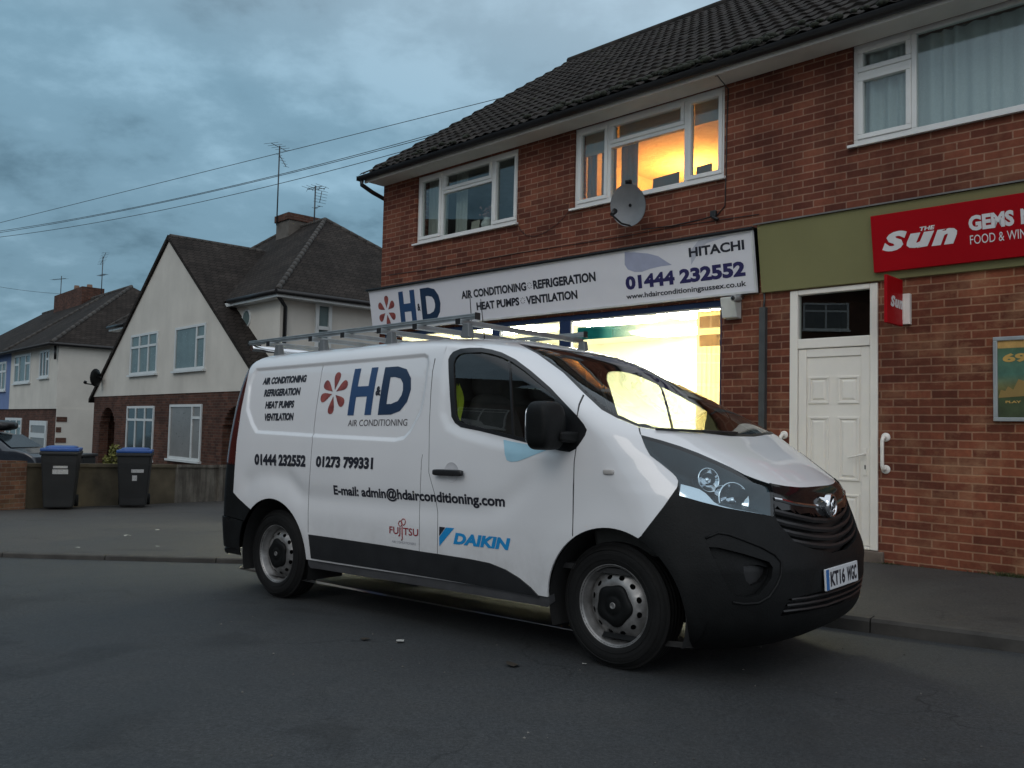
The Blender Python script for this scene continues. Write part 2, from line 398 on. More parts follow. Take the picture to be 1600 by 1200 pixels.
# kerb stones with joints
mb = MB(); acc = 0; stone = []
def kerb_run(idx):
    if len(idx) < 2: return
    prof = [(0.0, -0.05), (0.004, 0.75), (0.02, 0.97), (0.115, 1.0), (0.125, 0.9), (0.125, -0.05)]
    o = []
    for n_, i in enumerate(idx):
        p, nn = Vector(KP[i]), KN[i]; t = 0.004 if n_ in (0, len(idx) - 1) else 0.0
        q = p
        if t:
            j = idx[1] if n_ == 0 else idx[-2]; q = p + (Vector(KP[j]) - p).normalized() * 0.005
        for s_, hh in prof:
            x, y = q + nn * s_; o.append((x, y, zroad(x, y) + kh(x) * hh + (0.0 if hh > 0 else -0.03)))
    m_ = len(prof)
    mb.add(o, [(a * m_ + b, (a + 1) * m_ + b, (a + 1) * m_ + b + 1, a * m_ + b + 1) for a in range(len(idx) - 1) for b in range(m_ - 1)] + [tuple(range(m_)), tuple(reversed(range((len(idx) - 1) * m_, len(idx) * m_)))])
run = [0]
for i in range(1, len(KP)):
    run.append(i); acc += math.hypot(KP[i][0] - KP[i - 1][0], KP[i][1] - KP[i - 1][1])
    if acc > 0.88 or i == len(KP) - 1: kerb_run(run); run = [i]; acc = 0
tag(mb.build('kerb', KERB), None, None, kind='structure')
DS = [0.12, 0.3, 0.7, 1.2, 1.7, 2.3, 3, 4, 5.5, 8, 11, 15, 20, 28, 40, 60, 90]
mb = MB(); vs = []
for p, nn in zip(KP, KN):
    for d in DS:
        x, y = Vector(p) + nn * d; vs.append((x, y, zpave(x, y, d)))
nd_ = len(DS)
mb.add(vs, [(i * nd_ + j, (i + 1) * nd_ + j, (i + 1) * nd_ + j + 1, i * nd_ + j + 1) for i in range(len(KP) - 1) for j in range(nd_ - 1)])
tag(mb.build('pavement', PAVE), None, None, kind='structure')

# ------------------------------------------------------------------ the brick parade of shops
MB_ = frame_matrix(-2.1322, 13.5967, 0, 0.7739)
shop = empty('brick_building', MB_); tag(shop, 'two storey red brick building with shop fronts below and a tiled roof', 'building')
TW = 0.25
OPEN = [(0.84, 3.00, 2.82, 3.85), (4.00, 6.17, 2.845, 3.868), (7.59, 10.3, 2.88, 3.88), (6.95, 7.845, -1.10, 1.49), (0.12, 6.16, -1.12, 1.47)]
def wall_boxes(mb, u0, u1, z0, z1, y0, y1, openings):
    us = sorted({u0, u1} | {min(max(a, u0), u1) for o in openings for a in o[:2]}); zs = sorted({z0, z1} | {min(max(a, z0), z1) for o in openings for a in o[2:]})
    for a, b in zip(us[:-1], us[1:]):
        run = None
        for c, d in list(zip(zs[:-1], zs[1:])) + [(None, None)]:
            solid = c is not None and not any(o[0] - 1e-6 <= a and b <= o[1] + 1e-6 and o[2] - 1e-6 <= c and d <= o[3] + 1e-6 for o in openings)
            if solid: run = (run[0], d) if run else (c, d)
            elif run: mb.box(a, b, y0, y1, *run); run = None
mb = MB(); wall_boxes(mb, 0.0, 12.5, -1.7, 3.885, 0, TW, OPEN)
mb.box(0, TW, TW, 9, -1.7, 3.885); mb.box(12.25, 12.5, TW, 9, -1.7, 3.885); mb.box(0, 12.5, 9, 9.25, -1.7, 3.885)
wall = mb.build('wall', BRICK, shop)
# gable triangle of the left end
mb = MB(); mb.add([(0.0, 0, 3.885), (0.0, 9.2, 3.885), (0.0, 4.6, 7.30), (0.2, 0, 3.885), (0.2, 9.2, 3.885), (0.2, 4.6, 7.30)], [(0, 1, 2), (5, 4, 3), (0, 3, 4, 1), (1, 4, 5, 2), (2, 5, 3, 0)])
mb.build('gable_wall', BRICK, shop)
# roof of interlocking tiles
kt = Mat('concrete_roof_tiles')
tcol = kt.ramp(kt.noise(2.2, 7, 0.65), (0.3, (0.014, 0.0125, 0.011)), (0.55, (0.033, 0.028, 0.025)), (0.8, (0.058, 0.050, 0.042)))
tcol = kt.mix(kt.math('MULTIPLY', kt.ramp(kt.noise(5, 5, 0.7), (0.58, 0.0), (0.7, 1.0)), 0.55), tcol, (0.035, 0.042, 0.02))
TILES = kt.bsdf(tcol, 0.92, 0, 0.2, 0, kt.noise(90, 4), 0.4, 0.004)
E0, RG = np.array([-0.43, 3.93]), np.array([4.6, 7.45]); SL = np.linalg.norm(RG - E0); SD = (RG - E0) / SL; SN = np.array([-SD[1], SD[0]])
mb = MB(); PER = 0.165; NU = int(12.9 / PER) * 6; us = [-0.06 + i * PER / 6 for i in range(NU + 1)]
PROF = [0.0, 0.003, 0.016, 0.021, 0.015, 0.002]
NC = 19; g = SL / NC; rows = []
for c in range(NC):
    rows += [(c * g - 0.02, 0.030), (c * g + 0.0, 0.034), ((c + 1) * g - 0.021, 0.004)]
rr = random.Random(3); jit = [[rr.uniform(-0.005, 0.005) for _ in range(NU // 6 + 2)] for _ in range(NC)]
vs = []
for ri, (d, h) in enumerate(rows):
    for ui, u in enumerate(us):
        hh = h + PROF[ui % 6] + jit[ri // 3][ui // 6] * (1 if ri % 3 < 2 else 0.2)
        dd = d + (jit[ri // 3][ui // 6] * 1.5 if ri % 3 < 2 else 0)
        q = E0 + SD * dd + SN * hh; vs.append((u, q[0], q[1]))
nn = NU + 1
mb.smooth = False
mb.add(vs, [(i * nn + j, i * nn + j + 1, (i + 1) * nn + j + 1, (i + 1) * nn + j) for i in range(len(rows) - 1) for j in range(NU)])
ed = [tuple(E0 + SD * -0.02 + SN * 0.0), tuple(E0 + SN * -0.05)]
roof = mb.build('roof', TILES, shop)
mb = MB(); mb.hexa([(-0.04, -0.40, 3.90), (12.6, -0.40, 3.90), (12.6, 4.6, 7.38), (-0.04, 4.6, 7.38), (-0.04, -0.42, 3.935), (12.6, -0.42, 3.935), (12.6, 4.6, 7.44), (-0.04, 4.6, 7.44)])
mb.hexa([(-0.04, 9.6, 3.9), (12.6, 9.6, 3.9), (12.6, 4.6, 7.38), (-0.04, 4.6, 7.38), (-0.04, 9.62, 3.96), (12.6, 9.62, 3.96), (12.6, 4.6, 7.46), (-0.04, 4.6, 7.46)])
mb.build('roof_deck', plain('roof_felt', (0.03, 0.027, 0.024), 0.9), shop)
mb = MB(); n_r = 28
for i in range(n_r):
    a = -0.08 + i * 12.7 / n_r; b = a + 12.7 / n_r - 0.012
    mb.tube([(a, 4.6, 7.43), (b, 4.6, 7.43)], 0.115, 12)
mb.build('ridge_tile', TILES, shop)
mb = MB(); mb.box(-0.02, 12.6, -0.345, 0.0, 3.865, 3.885); mb.box(-0.02, 12.6, -0.37, -0.345, 3.835, 3.96)
mb.build('soffit', plain('soffit_paint', (0.62, 0.60, 0.56), 0.6, 0, 0.12, 1.5), shop)
mb = MB()
def gut(a, b):
    t = math.pi + a * math.pi
    return (-0.07 + 12.7 * b, -0.425 + 0.062 * math.cos(t), 3.925 + 0.062 * math.sin(t))
mb.grid(gut, 8, 40)
mb.grid(lambda a, b: (-0.07 + 12.7 * b, -0.425 + 0.056 * math.cos(math.pi + a * math.pi), 3.927 + 0.056 * math.sin(math.pi + a * math.pi)), 8, 40)
mb.box(-0.075, -0.065, -0.487, -0.363, 3.86, 3.93)
mb.tube([(-0.02, -0.42, 3.87), (-0.02, -0.42, 3.80), (-0.035, -0.20, 3.73), (-0.04, 0.10, 3.66), (-0.04, 0.45, 3.50), (-0.04, 0.5, 3.3), (-0.04, 0.5, -1.4)], 0.034, 10)
mb.build('gutter', BLACK_PLASTIC, shop)
mossm = plain('roof_moss', (0.022, 0.025, 0.016), 0.95, 0, 0.5, 30, 0.5)
mb = MB(); r2 = random.Random(11)
for i in range(150):
    u = r2.uniform(0.5, 9.5) if i < 60 else r2.gauss(6.2, 1.3); d = abs(r2.gauss(0, 0.12)); q = E0 + SD * d + SN * 0.05
    s_ = r2.uniform(0.012, 0.04); mb.ell((u, q[0] - 0.02, q[1]), (s_ * r2.uniform(1, 2.2), s_ * 1.2, s_ * 0.8), 2, 7, 5)
tag(mb.build('moss', mossm, shop), None, None, kind='stuff')

def window(name, u0, u1, z0, z1, bays, parent, sill=True, setb=0.035, fw=0.045, sw=0.048):
    """bays: list of (u_left, u_right, z_split or None, [openable lower, openable upper])"""
    fr = MB(); y0, y1 = setb, setb + 0.07
    fr.box(u0, u1, y0, y1, z0, z0 + fw); fr.box(u0, u1, y0, y1, z1 - fw, z1); fr.box(u0, u0 + fw, y0, y1, z0 + fw, z1 - fw); fr.box(u1 - fw, u1, y0, y1, z0 + fw, z1 - fw)
    gl = MB()
    def pane(a, b, c, d, op):
        if op:
            p = 0.014
            fr.box(a, b, y0 - p, y1 - 0.01, c, c + sw); fr.box(a, b, y0 - p, y1 - 0.01, d - sw, d); fr.box(a, a + sw, y0 - p, y1 - 0.01, c + sw, d - sw); fr.box(b - sw, b, y0 - p, y1 - 0.01, c + sw, d - sw)
            a, b, c, d = a + sw, b - sw, c + sw, d - sw
        gl.box(a - 0.004, b + 0.004, y0 + 0.028, y0 + 0.034, c - 0.004, d + 0.004)
    for i, (a, b, zs, op) in enumerate(bays):
        la = u0 + fw if i == 0 else a + fw / 2; lb = u1 - fw if i == len(bays) - 1 else b - fw / 2
        if i: fr.box(a - fw / 2, a + fw / 2, y0, y1, z0 + fw, z1 - fw)
        if zs is None: pane(la, lb, z0 + fw, z1 - fw, op[0])
        else:
            fr.box(la, lb, y0, y1, zs - fw / 2, zs + fw / 2); pane(la, lb, z0 + fw, zs - fw / 2, op[0]); pane(la, lb, zs + fw / 2, z1 - fw, op[1])
    w_ = fr.build(name, WHITE_UPVC, parent, 0.006)
    gl.build('glass_pane', WINDOW_GLASS, w_)
    if sill:
        s_ = MB(); s_.hexa([(u0 - 0.03, -0.055, z0 - 0.045), (u1 + 0.03, -0.055, z0 - 0.045), (u1 + 0.03, setb + 0.01, z0 - 0.035), (u0 - 0.03, setb + 0.01, z0 - 0.035),
                            (u0 - 0.03, -0.055, z0 - 0.018), (u1 + 0.03, -0.055, z0 - 0.018), (u1 + 0.03, setb + 0.01, z0 + 0.004), (u0 - 0.03, setb + 0.01, z0 + 0.004)])
        s_.build('sill', WHITE_UPVC, w_, 0.004)
    return w_
win1 = window('window', 0.84, 3.0, 2.82, 3.85, [(0.84, 1.40, None, [1]), (1.40, 2.48, 3.515, [0, 1]), (2.48, 3.0, None, [1])], shop)
win2 = window('window', 4.0, 6.17, 2.845, 3.868, [(4.0, 4.54, None, [1]), (4.54, 5.65, 3.535, [0, 1]), (5.65, 6.17, None, [1])], shop)
win3 = window('window', 7.59, 10.3, 2.88, 3.88, [(7.59, 8.16, 3.575, [1, 1]), (8.16, 10.3, None, [0])], shop)
# rooms upstairs
def room(name, u0, u1, y1, z0, z1, mat, y0=TW):
    b = MB(); b.add([(u0, y0, z0), (u1, y0, z0), (u1, y1, z0), (u0, y1, z0), (u0, y0, z1), (u1, y0, z1), (u1, y1, z1), (u0, y1, z1)],
                    [(0, 1, 2, 3), (4, 7, 6, 5), (1, 5, 6, 2), (2, 6, 7, 3), (3, 7, 4, 0)])
    return b.build(name, mat, shop)
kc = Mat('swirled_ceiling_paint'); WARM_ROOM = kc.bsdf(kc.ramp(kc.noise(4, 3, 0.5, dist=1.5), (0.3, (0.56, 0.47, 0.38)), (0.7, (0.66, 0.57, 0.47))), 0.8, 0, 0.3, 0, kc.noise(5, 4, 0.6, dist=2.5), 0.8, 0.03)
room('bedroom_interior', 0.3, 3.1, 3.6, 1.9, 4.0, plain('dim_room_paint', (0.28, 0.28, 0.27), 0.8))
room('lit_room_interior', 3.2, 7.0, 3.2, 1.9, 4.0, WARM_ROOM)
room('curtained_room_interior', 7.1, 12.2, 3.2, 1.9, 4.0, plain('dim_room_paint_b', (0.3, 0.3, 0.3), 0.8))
def curtain(name, u0, u1, z0, z1, y, mat, amp=0.02, per=0.07, parent=None, seed=0):
    rr = random.Random(seed); ph = [rr.uniform(0, 6) for _ in range(4)]; n = max(8, int((u1 - u0) / per * 8))
    def fn(a, b):
        u = u0 + (u1 - u0) * a; t = u * 2 * math.pi / per
        return (u, y + amp * (math.sin(t + ph[0] + 1.2 * math.sin(t * 0.31 + ph[1])) * (0.7 + 0.3 * math.sin(t * 0.17 + ph[2]))) * (0.75 + 0.25 * b) , z0 + (z1 - z0) * b)
    return MB().grid(fn, n, 6).build(name, mat, parent)
def cloth(name, col, tr=0.25):
    k = Mat(name); c = k.ramp(k.noise(60, 3), (0.3, tuple(x * 0.9 for x in col)), (0.7, col))
    d = k.new('ShaderNodeBsdfDiffuse'); k.link(c, d.inputs[0]); t = k.new('ShaderNodeBsdfTranslucent'); k.link(c, t.inputs[0])
    m_ = k.new('ShaderNodeMixShader'); m_.inputs[0].default_value = tr; k.link(d.outputs[0], m_.inputs[1]); k.link(t.outputs[0], m_.inputs[2]); k.link(m_.outputs[0], k.out.inputs[0]); return k.m
CREAM_CURT = cloth('cream_curtain', (0.60, 0.60, 0.56)); GREY_CURT = cloth('grey_curtain', (0.22, 0.215, 0.22), 0.12); NET = cloth('net_curtain', (0.66, 0.72, 0.74), 0.2); BLIND = cloth('roller_blind', (0.50, 0.48, 0.45), 0.25)
curtain('curtain', 0.88, 1.32, 2.86, 3.82, 0.24, CREAM_CURT, 0.03, 0.09, win1, 1); curtain('curtain', 1.46, 1.72, 2.86, 3.82, 0.25, CREAM_CURT, 0.03, 0.08, win1, 2); curtain('curtain', 2.86, 2.98, 2.86, 3.82, 0.24, CREAM_CURT, 0.03, 0.06, win1, 3)
curtain('curtain', 4.03, 4.20, 2.88, 3.84, 0.24, GREY_CURT, 0.02, 0.08, win2, 4); curtain('curtain', 4.27, 4.50, 2.88, 3.84, 0.24, GREY_CURT, 0.02, 0.08, win2, 14); curtain('curtain', 4.56, 4.82, 2.88, 3.84, 0.25, GREY_CURT, 0.02, 0.09, win2, 5); curtain('curtain', 5.98, 6.16, 2.88, 3.84, 0.24, GREY_CURT, 0.02, 0.07, win2, 6)
for a, b, c in ((4.06, 4.5, 3.53), (4.6, 5.62, 3.56), (5.69, 6.13, 3.56)):
    MB().box(a, b, 0.16, 0.163, c, 3.83).build('roller_blind', BLIND, win2)
curtain('net_curtain', 7.63, 10.28, 2.9, 3.84, 0.17, NET, 0.034, 0.13, win3, 8)
# bedside lamp in the lit room
lamp = empty('table_lamp', MB_ @ Matrix.Translation((4.15, 2.55, 2.9))); tag(lamp, 'glowing orange lamp in the lit upstairs room', 'lamp')
MB().lathe([(0.005, 0.0), (0.06, 0.0), (0.06, 0.015), (0.012, 0.03), (0.012, 0.3)], ax='z', n=16).build('lamp_base', CHROME, lamp)
MB().lathe([(0.06, 0.44), (0.13, 0.26)], ax='z', n=24).build('lamp_shade', cloth('lamp_shade_cloth', (0.75, 0.5, 0.25), 0.6), lamp)
pl = bpy.data.lights.new('lamp_bulb', 'POINT'); pl.energy = 330; pl.color = (1.0, 0.43, 0.085); pl.shadow_soft_size = 0.05
plo = bpy.data.objects.new('lamp_bulb', pl); COL.objects.link(plo); plo.parent = lamp; plo.location = (0, 0, 0.40)
mb = MB(); mb.box(3.9, 4.5, 2.3, 2.8, 1.9, 2.895); o = mb.build('bedside_cabinet', plain('pale_wood', (0.35, 0.22, 0.12), 0.5), None, 0.01); put(o, MB_); tag(o, 'wooden cabinet under the lamp in the lit upstairs room', 'cabinet')
# things on the window ledges
def ledge_frame(label, u, y, z, wd, ht, tilt, mat):
    b = MB(); b.box(-wd / 2, wd / 2, 0, 0.015, 0, ht); b.box(-wd * .1, wd * .1, 0.015, 0.06, 0, ht * 0.5)
    o = b.build('picture_frame', mat, None, 0.004); o.matrix_world = MB_ @ Matrix.Translation((u, y, z)) @ Matrix.Rotation(rad(-10), 4, 'X') @ Matrix.Rotation(rad(tilt), 4, 'Y'); tag(o, label, 'picture frame'); return o
FB = plain('frame_back_card', (0.13, 0.12, 0.11), 0.7)
mb = MB(); mb.box(0.9, 2.95, 0.11, 0.24, 2.80, 2.862); mb.build('window_board', WHITE_UPVC, shop)
mb = MB(); mb.box(4.05, 6.12, 0.11, 0.24, 2.83, 2.885); mb.build('window_board', WHITE_UPVC, shop)
ledge_frame('large grey frame back standing in the middle pane of the lit window', 5.28, 0.17, 2.886, 0.37, 0.19, -3, FB)
ledge_frame('smaller grey frame back at the right pane of the lit window', 5.80, 0.17, 2.886, 0.20, 0.21, -3, FB)
ledge_frame('small dark frame on the ledge at the left pane of the lit window', 4.42, 0.17, 2.886, 0.14, 0.14, 4, FB)
ledge_frame('small cream card standing beside the white vase', 1.98, 0.17, 2.863, 0.17, 0.18, -4, plain('cream_card', (0.4, 0.37, 0.3), 0.7))
vase = empty('flower_vase', MB_ @ Matrix.Translation((2.22, 0.19, 2.863))); tag(vase, 'white vase of dried pink flowers in the dark upstairs window', 'vase')
MB().lathe([(0.0, 0), (0.05, 0), (0.085, 0.05), (0.09, 0.09), (0.06, 0.14), (0.045, 0.16), (0.055, 0.175), (0.048, 0.172), (0.03, 0.14)], ax='z', n=24).build('pot', plain('vase_glaze', (0.6, 0.6, 0.58), 0.25), vase)
mb = MB(); r3 = random.Random(5); mb.smooth = True
for i in range(26):
    a, t = r3.uniform(0, 6.28), r3.uniform(0.03, 0.16); tip = (math.cos(a) * t, math.sin(a) * t * 0.5, r3.uniform(0.2, 0.36)); mb.tube([(0, 0, 0.15), (tip[0] * .5, tip[1] * .5, 0.22), tip], 0.0025, 4)
    mb.ell(tip, (0.022, 0.02, 0.018), 2, 7, 5)
mb.build('flowers', plain('dried_flowers', (0.25, 0.13, 0.12), 0.8, 0, 0.4, 20), vase)

# ---- front door
DOORW = plain('door_white', (0.82, 0.77, 0.70), 0.4, 0, 0.06, 2)  # warm glow of a lamp out of view is put into this white
dr = MB(); u0, u1, z0, z1 = 6.953, 7.842, -1.06, 1.485
y0, y1 = -0.012, 0.08; fw = 0.085
dr.box(u0, u0 + fw, y0, y1, z0, z1); dr.box(u1 - 0.075, u1, y0, y1, z0, z1); dr.box(u0 + fw, u1 - 0.075, y0, y1, z1 - 0.05, z1); dr.box(u0 + fw, u1 - 0.075, y0, y1, 0.885, 0.985); dr.box(u0 + fw, u1 - 0.075, y0, y1, z0, z0 + 0.03)
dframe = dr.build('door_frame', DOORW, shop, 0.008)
MB().box(u0 + fw - .004, u1 - 0.071, 0.03, 0.036, 0.98, z1 - 0.045).build('transom_pane', WINDOW_GLASS, dframe)
leaf = MB(); a, b = u0 + fw + 0.004, u1 - 0.079; c, d = z0 + 0.034, 0.88
sw = 0.085
leaf.box(a, a + sw, 0.004, 0.06, c, d); leaf.box(b - sw, b, 0.004, 0.06, c, d); leaf.box(a + sw, b - sw, 0.004, 0.06, c, c + 0.10); leaf.box(a + sw, b - sw, 0.004, 0.06, d - 0.085, d)
leaf.box(a + sw, b - sw, 0.018, 0.05, c + 0.10, d - 0.085)
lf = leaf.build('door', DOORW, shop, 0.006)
pn = MB(); pa, pb = a + sw + 0.02, b - sw - 0.02; mid = (pa + pb) / 2
for x0, x1 in ((pa, mid - 0.045), (mid + 0.045, pb)):
    for q0, q1 in ((0.33, 0.60), (-0.42, 0.20), (-0.92, -0.55)):
        t = 0.022
        pn.box(x0, x1, 0.006, 0.018, q0, q0 + t); pn.box(x0, x1, 0.006, 0.018, q1 - t, q1); pn.box(x0, x0 + t, 0.006, 0.018, q0 + t, q1 - t); pn.box(x1 - t, x1, 0.006, 0.018, q0 + t, q1 - t)
        pn.hexa([(x0 + .035, 0.018, q0 + .035), (x1 - .035, 0.018, q0 + .035), (x1 - .035, 0.018, q1 - .035), (x0 + .035, 0.018, q1 - .035)][0:4] + [(x0 + .055, 0.009, q0 + .055), (x1 - .055, 0.009, q0 + .055), (x1 - .055, 0.009, q1 - .055), (x0 + .055, 0.009, q1 - .055)])
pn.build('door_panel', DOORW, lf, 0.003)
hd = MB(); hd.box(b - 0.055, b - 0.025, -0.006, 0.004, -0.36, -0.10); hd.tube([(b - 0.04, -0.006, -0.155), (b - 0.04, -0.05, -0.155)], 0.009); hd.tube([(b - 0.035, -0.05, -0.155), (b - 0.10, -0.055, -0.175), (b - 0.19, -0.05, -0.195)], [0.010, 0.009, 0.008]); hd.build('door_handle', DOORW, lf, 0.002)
MB().box(b - 0.046, b - 0.034, -0.008, -0.005, -0.30, -0.26).build('keyhole', BLACK_PLASTIC, lf)
mb = MB(); mb.box(6.9, 7.9, -0.03, 0.3, -1.30, -1.065); mb.build('door_step', plain('step_concrete', (0.13, 0.10, 0.08), 0.9, 0, 0.3, 6), shop, 0.01)
MB().box(7.0, 7.8, 0.02, 0.05, -1.062, -1.035).build('door_bar', ALU, dframe)
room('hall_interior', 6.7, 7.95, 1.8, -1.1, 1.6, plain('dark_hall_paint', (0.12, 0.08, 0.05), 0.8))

# ---- grab rails, light box, downpipe and cables
RAILW = plain('rail_white', (0.80, 0.76, 0.70), 0.35, 0, 0.08, 8)
def grab(u, label):
    r = MB(); r.smooth = True
    r.tube([(0, 0, 0.0), (0, -0.045, 0.0), (-0.004, -0.065, -0.012), (-0.008, -0.07, -0.04), (-0.008, -0.07, -0.265), (-0.004, -0.065, -0.29), (0, -0.045, -0.302), (0, 0, -0.302)], 0.017, 12)
    o = r.build('grab_rail', RAILW, None)
    for z_ in (0, -0.302): MB().lathe([(0.0001, -0.014), (0.036, -0.014), (0.042, -0.006), (0.042, 0.0)], (0, 0, z_), 'y', 20).build('wall_flange', RAILW, o)
    put(o, MB_, (u, 0, 0.01)); tag(o, label, 'grab rail', 'white grab rails beside the door')
grab(7.915, 'white grab rail on the bricks to the right of the white door')
grab(6.895, 'white grab rail left of the white door, half hidden by the van bonnet')
mb = MB(); mb.hexa([(6.22, 0, 1.24), (6.40, 0, 1.24), (6.40, -0.10, 1.25), (6.22, -0.10, 1.25), (6.22, 0, 1.47), (6.40, 0, 1.47), (6.40, -0.15, 1.47), (6.22, -0.15, 1.47)])
o = mb.build('security_light', plain('housing_white', (0.6, 0.6, 0.57), 0.45, 0, 0.1, 5), None, 0.012); put(o, MB_); tag(o, 'white box light fixed to the bricks below the white shop sign', 'wall light')
cm = empty('security_camera', MB_ @ Matrix.Translation((6.45, -0.2, 1.43))); tag(cm, 'small grey security camera on the white box light', 'camera')
MB().lathe([(0, -0.07), (0.03, -0.07), (0.036, -0.06), (0.036, 0.05), (0.025, 0.06), (0, 0.06)], ax='y', n=18).build('housing', plain('camera_grey', (0.25, 0.25, 0.25), 0.4), cm)
MB().lathe([(0, -0.073), (0.022, -0.073), (0.022, -0.069)], ax='y', n=16).build('lens', GLOSS_BLACK, cm)
mb = MB(); mb.smooth = True; mb.tube([(0, 0.02, 0.03), (-0.02, 0.12, 0.05), (-0.03, 0.19, 0.04)], 0.012); mb.build('bracket', ALU, cm)
mb = MB(); mb.box(6.633, 6.70, -0.055, 0.0, -1.2, 1.34); mb.smooth = True; mb.tube([(6.666, -0.02, 1.34), (6.672, -0.015, 1.42), (6.668, -0.012, 1.5)], 0.01)
mb.build('downpipe', plain('grey_plastic_trunking', (0.055, 0.06, 0.062), 0.5, 0, 0.2, 6), shop)
mb = MB(); mb.smooth = True
mb.tube([(6.23, -0.30, 3.85), (6.28, -0.34, 3.83), (6.22, -0.012, 3.80), (6.205, -0.01, 3.4), (6.20, -0.008, 2.9), (6.19, -0.008, 2.5), (6.10, -0.01, 2.42), (5.9, -0.008, 2.40), (5.5, -0.01, 2.385), (5.1, -0.02, 2.40)], 0.006, 6)
mb.tube([(3.02, -0.02, 2.80), (3.08, -0.01, 2.70), (3.2, -0.01, 2.60), (3.35, -0.01, 2.57), (3.55, -0.01, 2.60), (3.75, -0.01, 2.68), (3.9, -0.01, 2.78), (3.97, -0.02, 2.83)], 0.003, 5)
mb.tube([(0.2, -0.008, 2.40), (1.5, -0.012, 2.37), (3.0, -0.008, 2.385), (4.8, -0.012, 2.36), (5.6, -0.008, 2.37), (6.6, -0.01, 2.345)], 0.004, 5)
mb.build('cable', BLACK_PLASTIC, shop)
mb = MB(); mb.box(6.02, 6.09, -0.04, 0, 2.40, 2.47); mb.smooth = True; mb.tube([(6.05, -0.03, 2.40), (6.12, -0.03, 2.36)], 0.02); mb.build('junction_box', BLACK_PLASTIC, shop, 0.008)

# ---- fascia boards and signs
def tilt_board(name, u0, u1, z0, z1, ob, ot, mat, parent, th=0.03):
    b = MB(); b.hexa([(u0, -ob, z0), (u1, -ob, z0), (u1, -ob + th, z0), (u0, -ob + th, z0), (u0, -ot, z1), (u1, -ot, z1), (u1, -ot + th, z1), (u0, -ot + th, z1)])
    return b.build(name, mat, parent, 0.004)
def on_board(z0, z1, ob, ot):
    return lambda u, z, e=0.0: (u, -(ob + (ot - ob) * (z - z0) / (z1 - z0)) - e, z)
GREEN = plain('sage_green_paint', (0.205, 0.195, 0.088), 0.6, 0, 0.08, 1.2, 0, 0, 0.25)
mb = MB(); mb.hexa([(6.65, -0.04, 1.495), (12.5, -0.04, 1.495), (12.5, 0.0, 1.495), (6.65, 0.0, 1.495), (6.65, -0.15, 2.19), (12.5, -0.15, 2.19), (12.5, 0, 2.19), (6.65, 0, 2.19)])
mb.build('fascia_board', GREEN, shop, 0.005)
mb = MB(); mb.hexa([(6.62, -0.175, 2.19), (12.5, -0.175, 2.19), (12.5, 0, 2.235), (6.62, 0, 2.235), (6.62, -0.175, 2.205), (12.5, -0.175, 2.205), (12.5, 0, 2.25), (6.62, 0, 2.25)])
mb.build('lead_flashing', plain('weathered_lead', (0.14, 0.13, 0.12), 0.6, 0, 0.3, 4), shop)
sign = tilt_board('shop_sign', -0.09, 6.612, 1.50, 2.15, 0.06, 0.17, plain('sign_white', (0.72, 0.71, 0.75), 0.35, 0, 0.03, 2), None)
put(sign, MB_); tag(sign, 'long white shop sign with black lettering and red petal logo', 'shop sign')
mb = MB(); mb.box(-0.12, 6.63, -0.215, -0.002, 2.152, 2.172); mb.box(-0.12, 6.63, -0.20, -0.18, 2.14, 2.152); o = mb.build('sign_canopy', BLACK_PLASTIC, sign)
mb = MB(); mb.hexa([(-0.09, -0.028, 1.50), (6.61, -0.028, 1.50), (6.61, -0.002, 1.50), (-0.09, -0.002, 1.50), (-0.09, -0.138, 2.15), (6.61, -0.138, 2.15), (6.61, -0.002, 2.15), (-0.09, -0.002, 2.15)]); mb.build('sign_tray', DARK_TRIM, sign)
mb = MB(); SB = on_board(1.50, 2.15, 0.06, 0.17)
for z_a, z_b in ((1.50, 1.522), (2.128, 2.15)):
    mb.hexa([SB(-0.09, z_a, 0.012), SB(6.612, z_a, 0.012), SB(6.612, z_a, 0.0005), SB(-0.09, z_a, 0.0005), SB(-0.09, z_b, 0.012), SB(6.612, z_b, 0.012), SB(6.612, z_b, 0.0005), SB(-0.09, z_b, 0.0005)])
mb.hexa([SB(6.592, 1.522, .012), SB(6.612, 1.522, .012), SB(6.612, 1.522, .0005), SB(6.592, 1.522, .0005), SB(6.592, 2.128, .012), SB(6.612, 2.128, .012), SB(6.612, 2.128, .0005), SB(6.592, 2.128, .0005)])
mb.build('sign_frame', plain('sign_frame_white', (0.62, 0.62, 0.62), 0.4), sign)
def letters(parent, items, S, mat, name='lettering', lift=0.003, loc=None):
    """items: (text, x0, x1, z0, z1, opts) laid on the surface map S(u, z, lift); one mesh per call"""
    for it in items:
        b = MB(); tx, x0, x1, z0, z1 = it[:5]; kw = it[5] if len(it) > 5 else {}
        v, f = fit(tx, x0, x1, z0, z1, **kw)
        b.add([S(x, z, lift) for x, z in v], f); b.build(name, mat, parent)
def polys(parent, ps, S, mat, name, lift=0.002):
    b = MB()
    for p in ps: b.add([S(x, z, lift) for x, z in p], [tuple(range(len(p)))])
    return b.build(name, mat, parent)
B1 = dict(bold=0.042); B2 = dict(bold=0.05)
letters(sign, [('AIR CONDITIONING', 2.06, 3.325, 1.832, 1.945, B1), ('REFRIGERATION', 3.45, 4.49, 1.834, 1.950, B1), ('HEAT PUMPS', 2.35, 3.175, 1.652, 1.762, B1), ('VENTILATION', 3.30, 4.18, 1.651, 1.760, B1),
               ('HITACHI', 5.826, 6.505, 1.956, 2.060, dict(bold=0.035)), ('www.hdairconditioningsussex.co.uk', 4.925, 6.497, 1.560, 1.637, dict(bold=0.022))], SB, INK)
letters(sign, [('01444 232552', 4.93, 6.497, 1.682, 1.842, B2)], SB, INK_NAVY, 'phone_number')
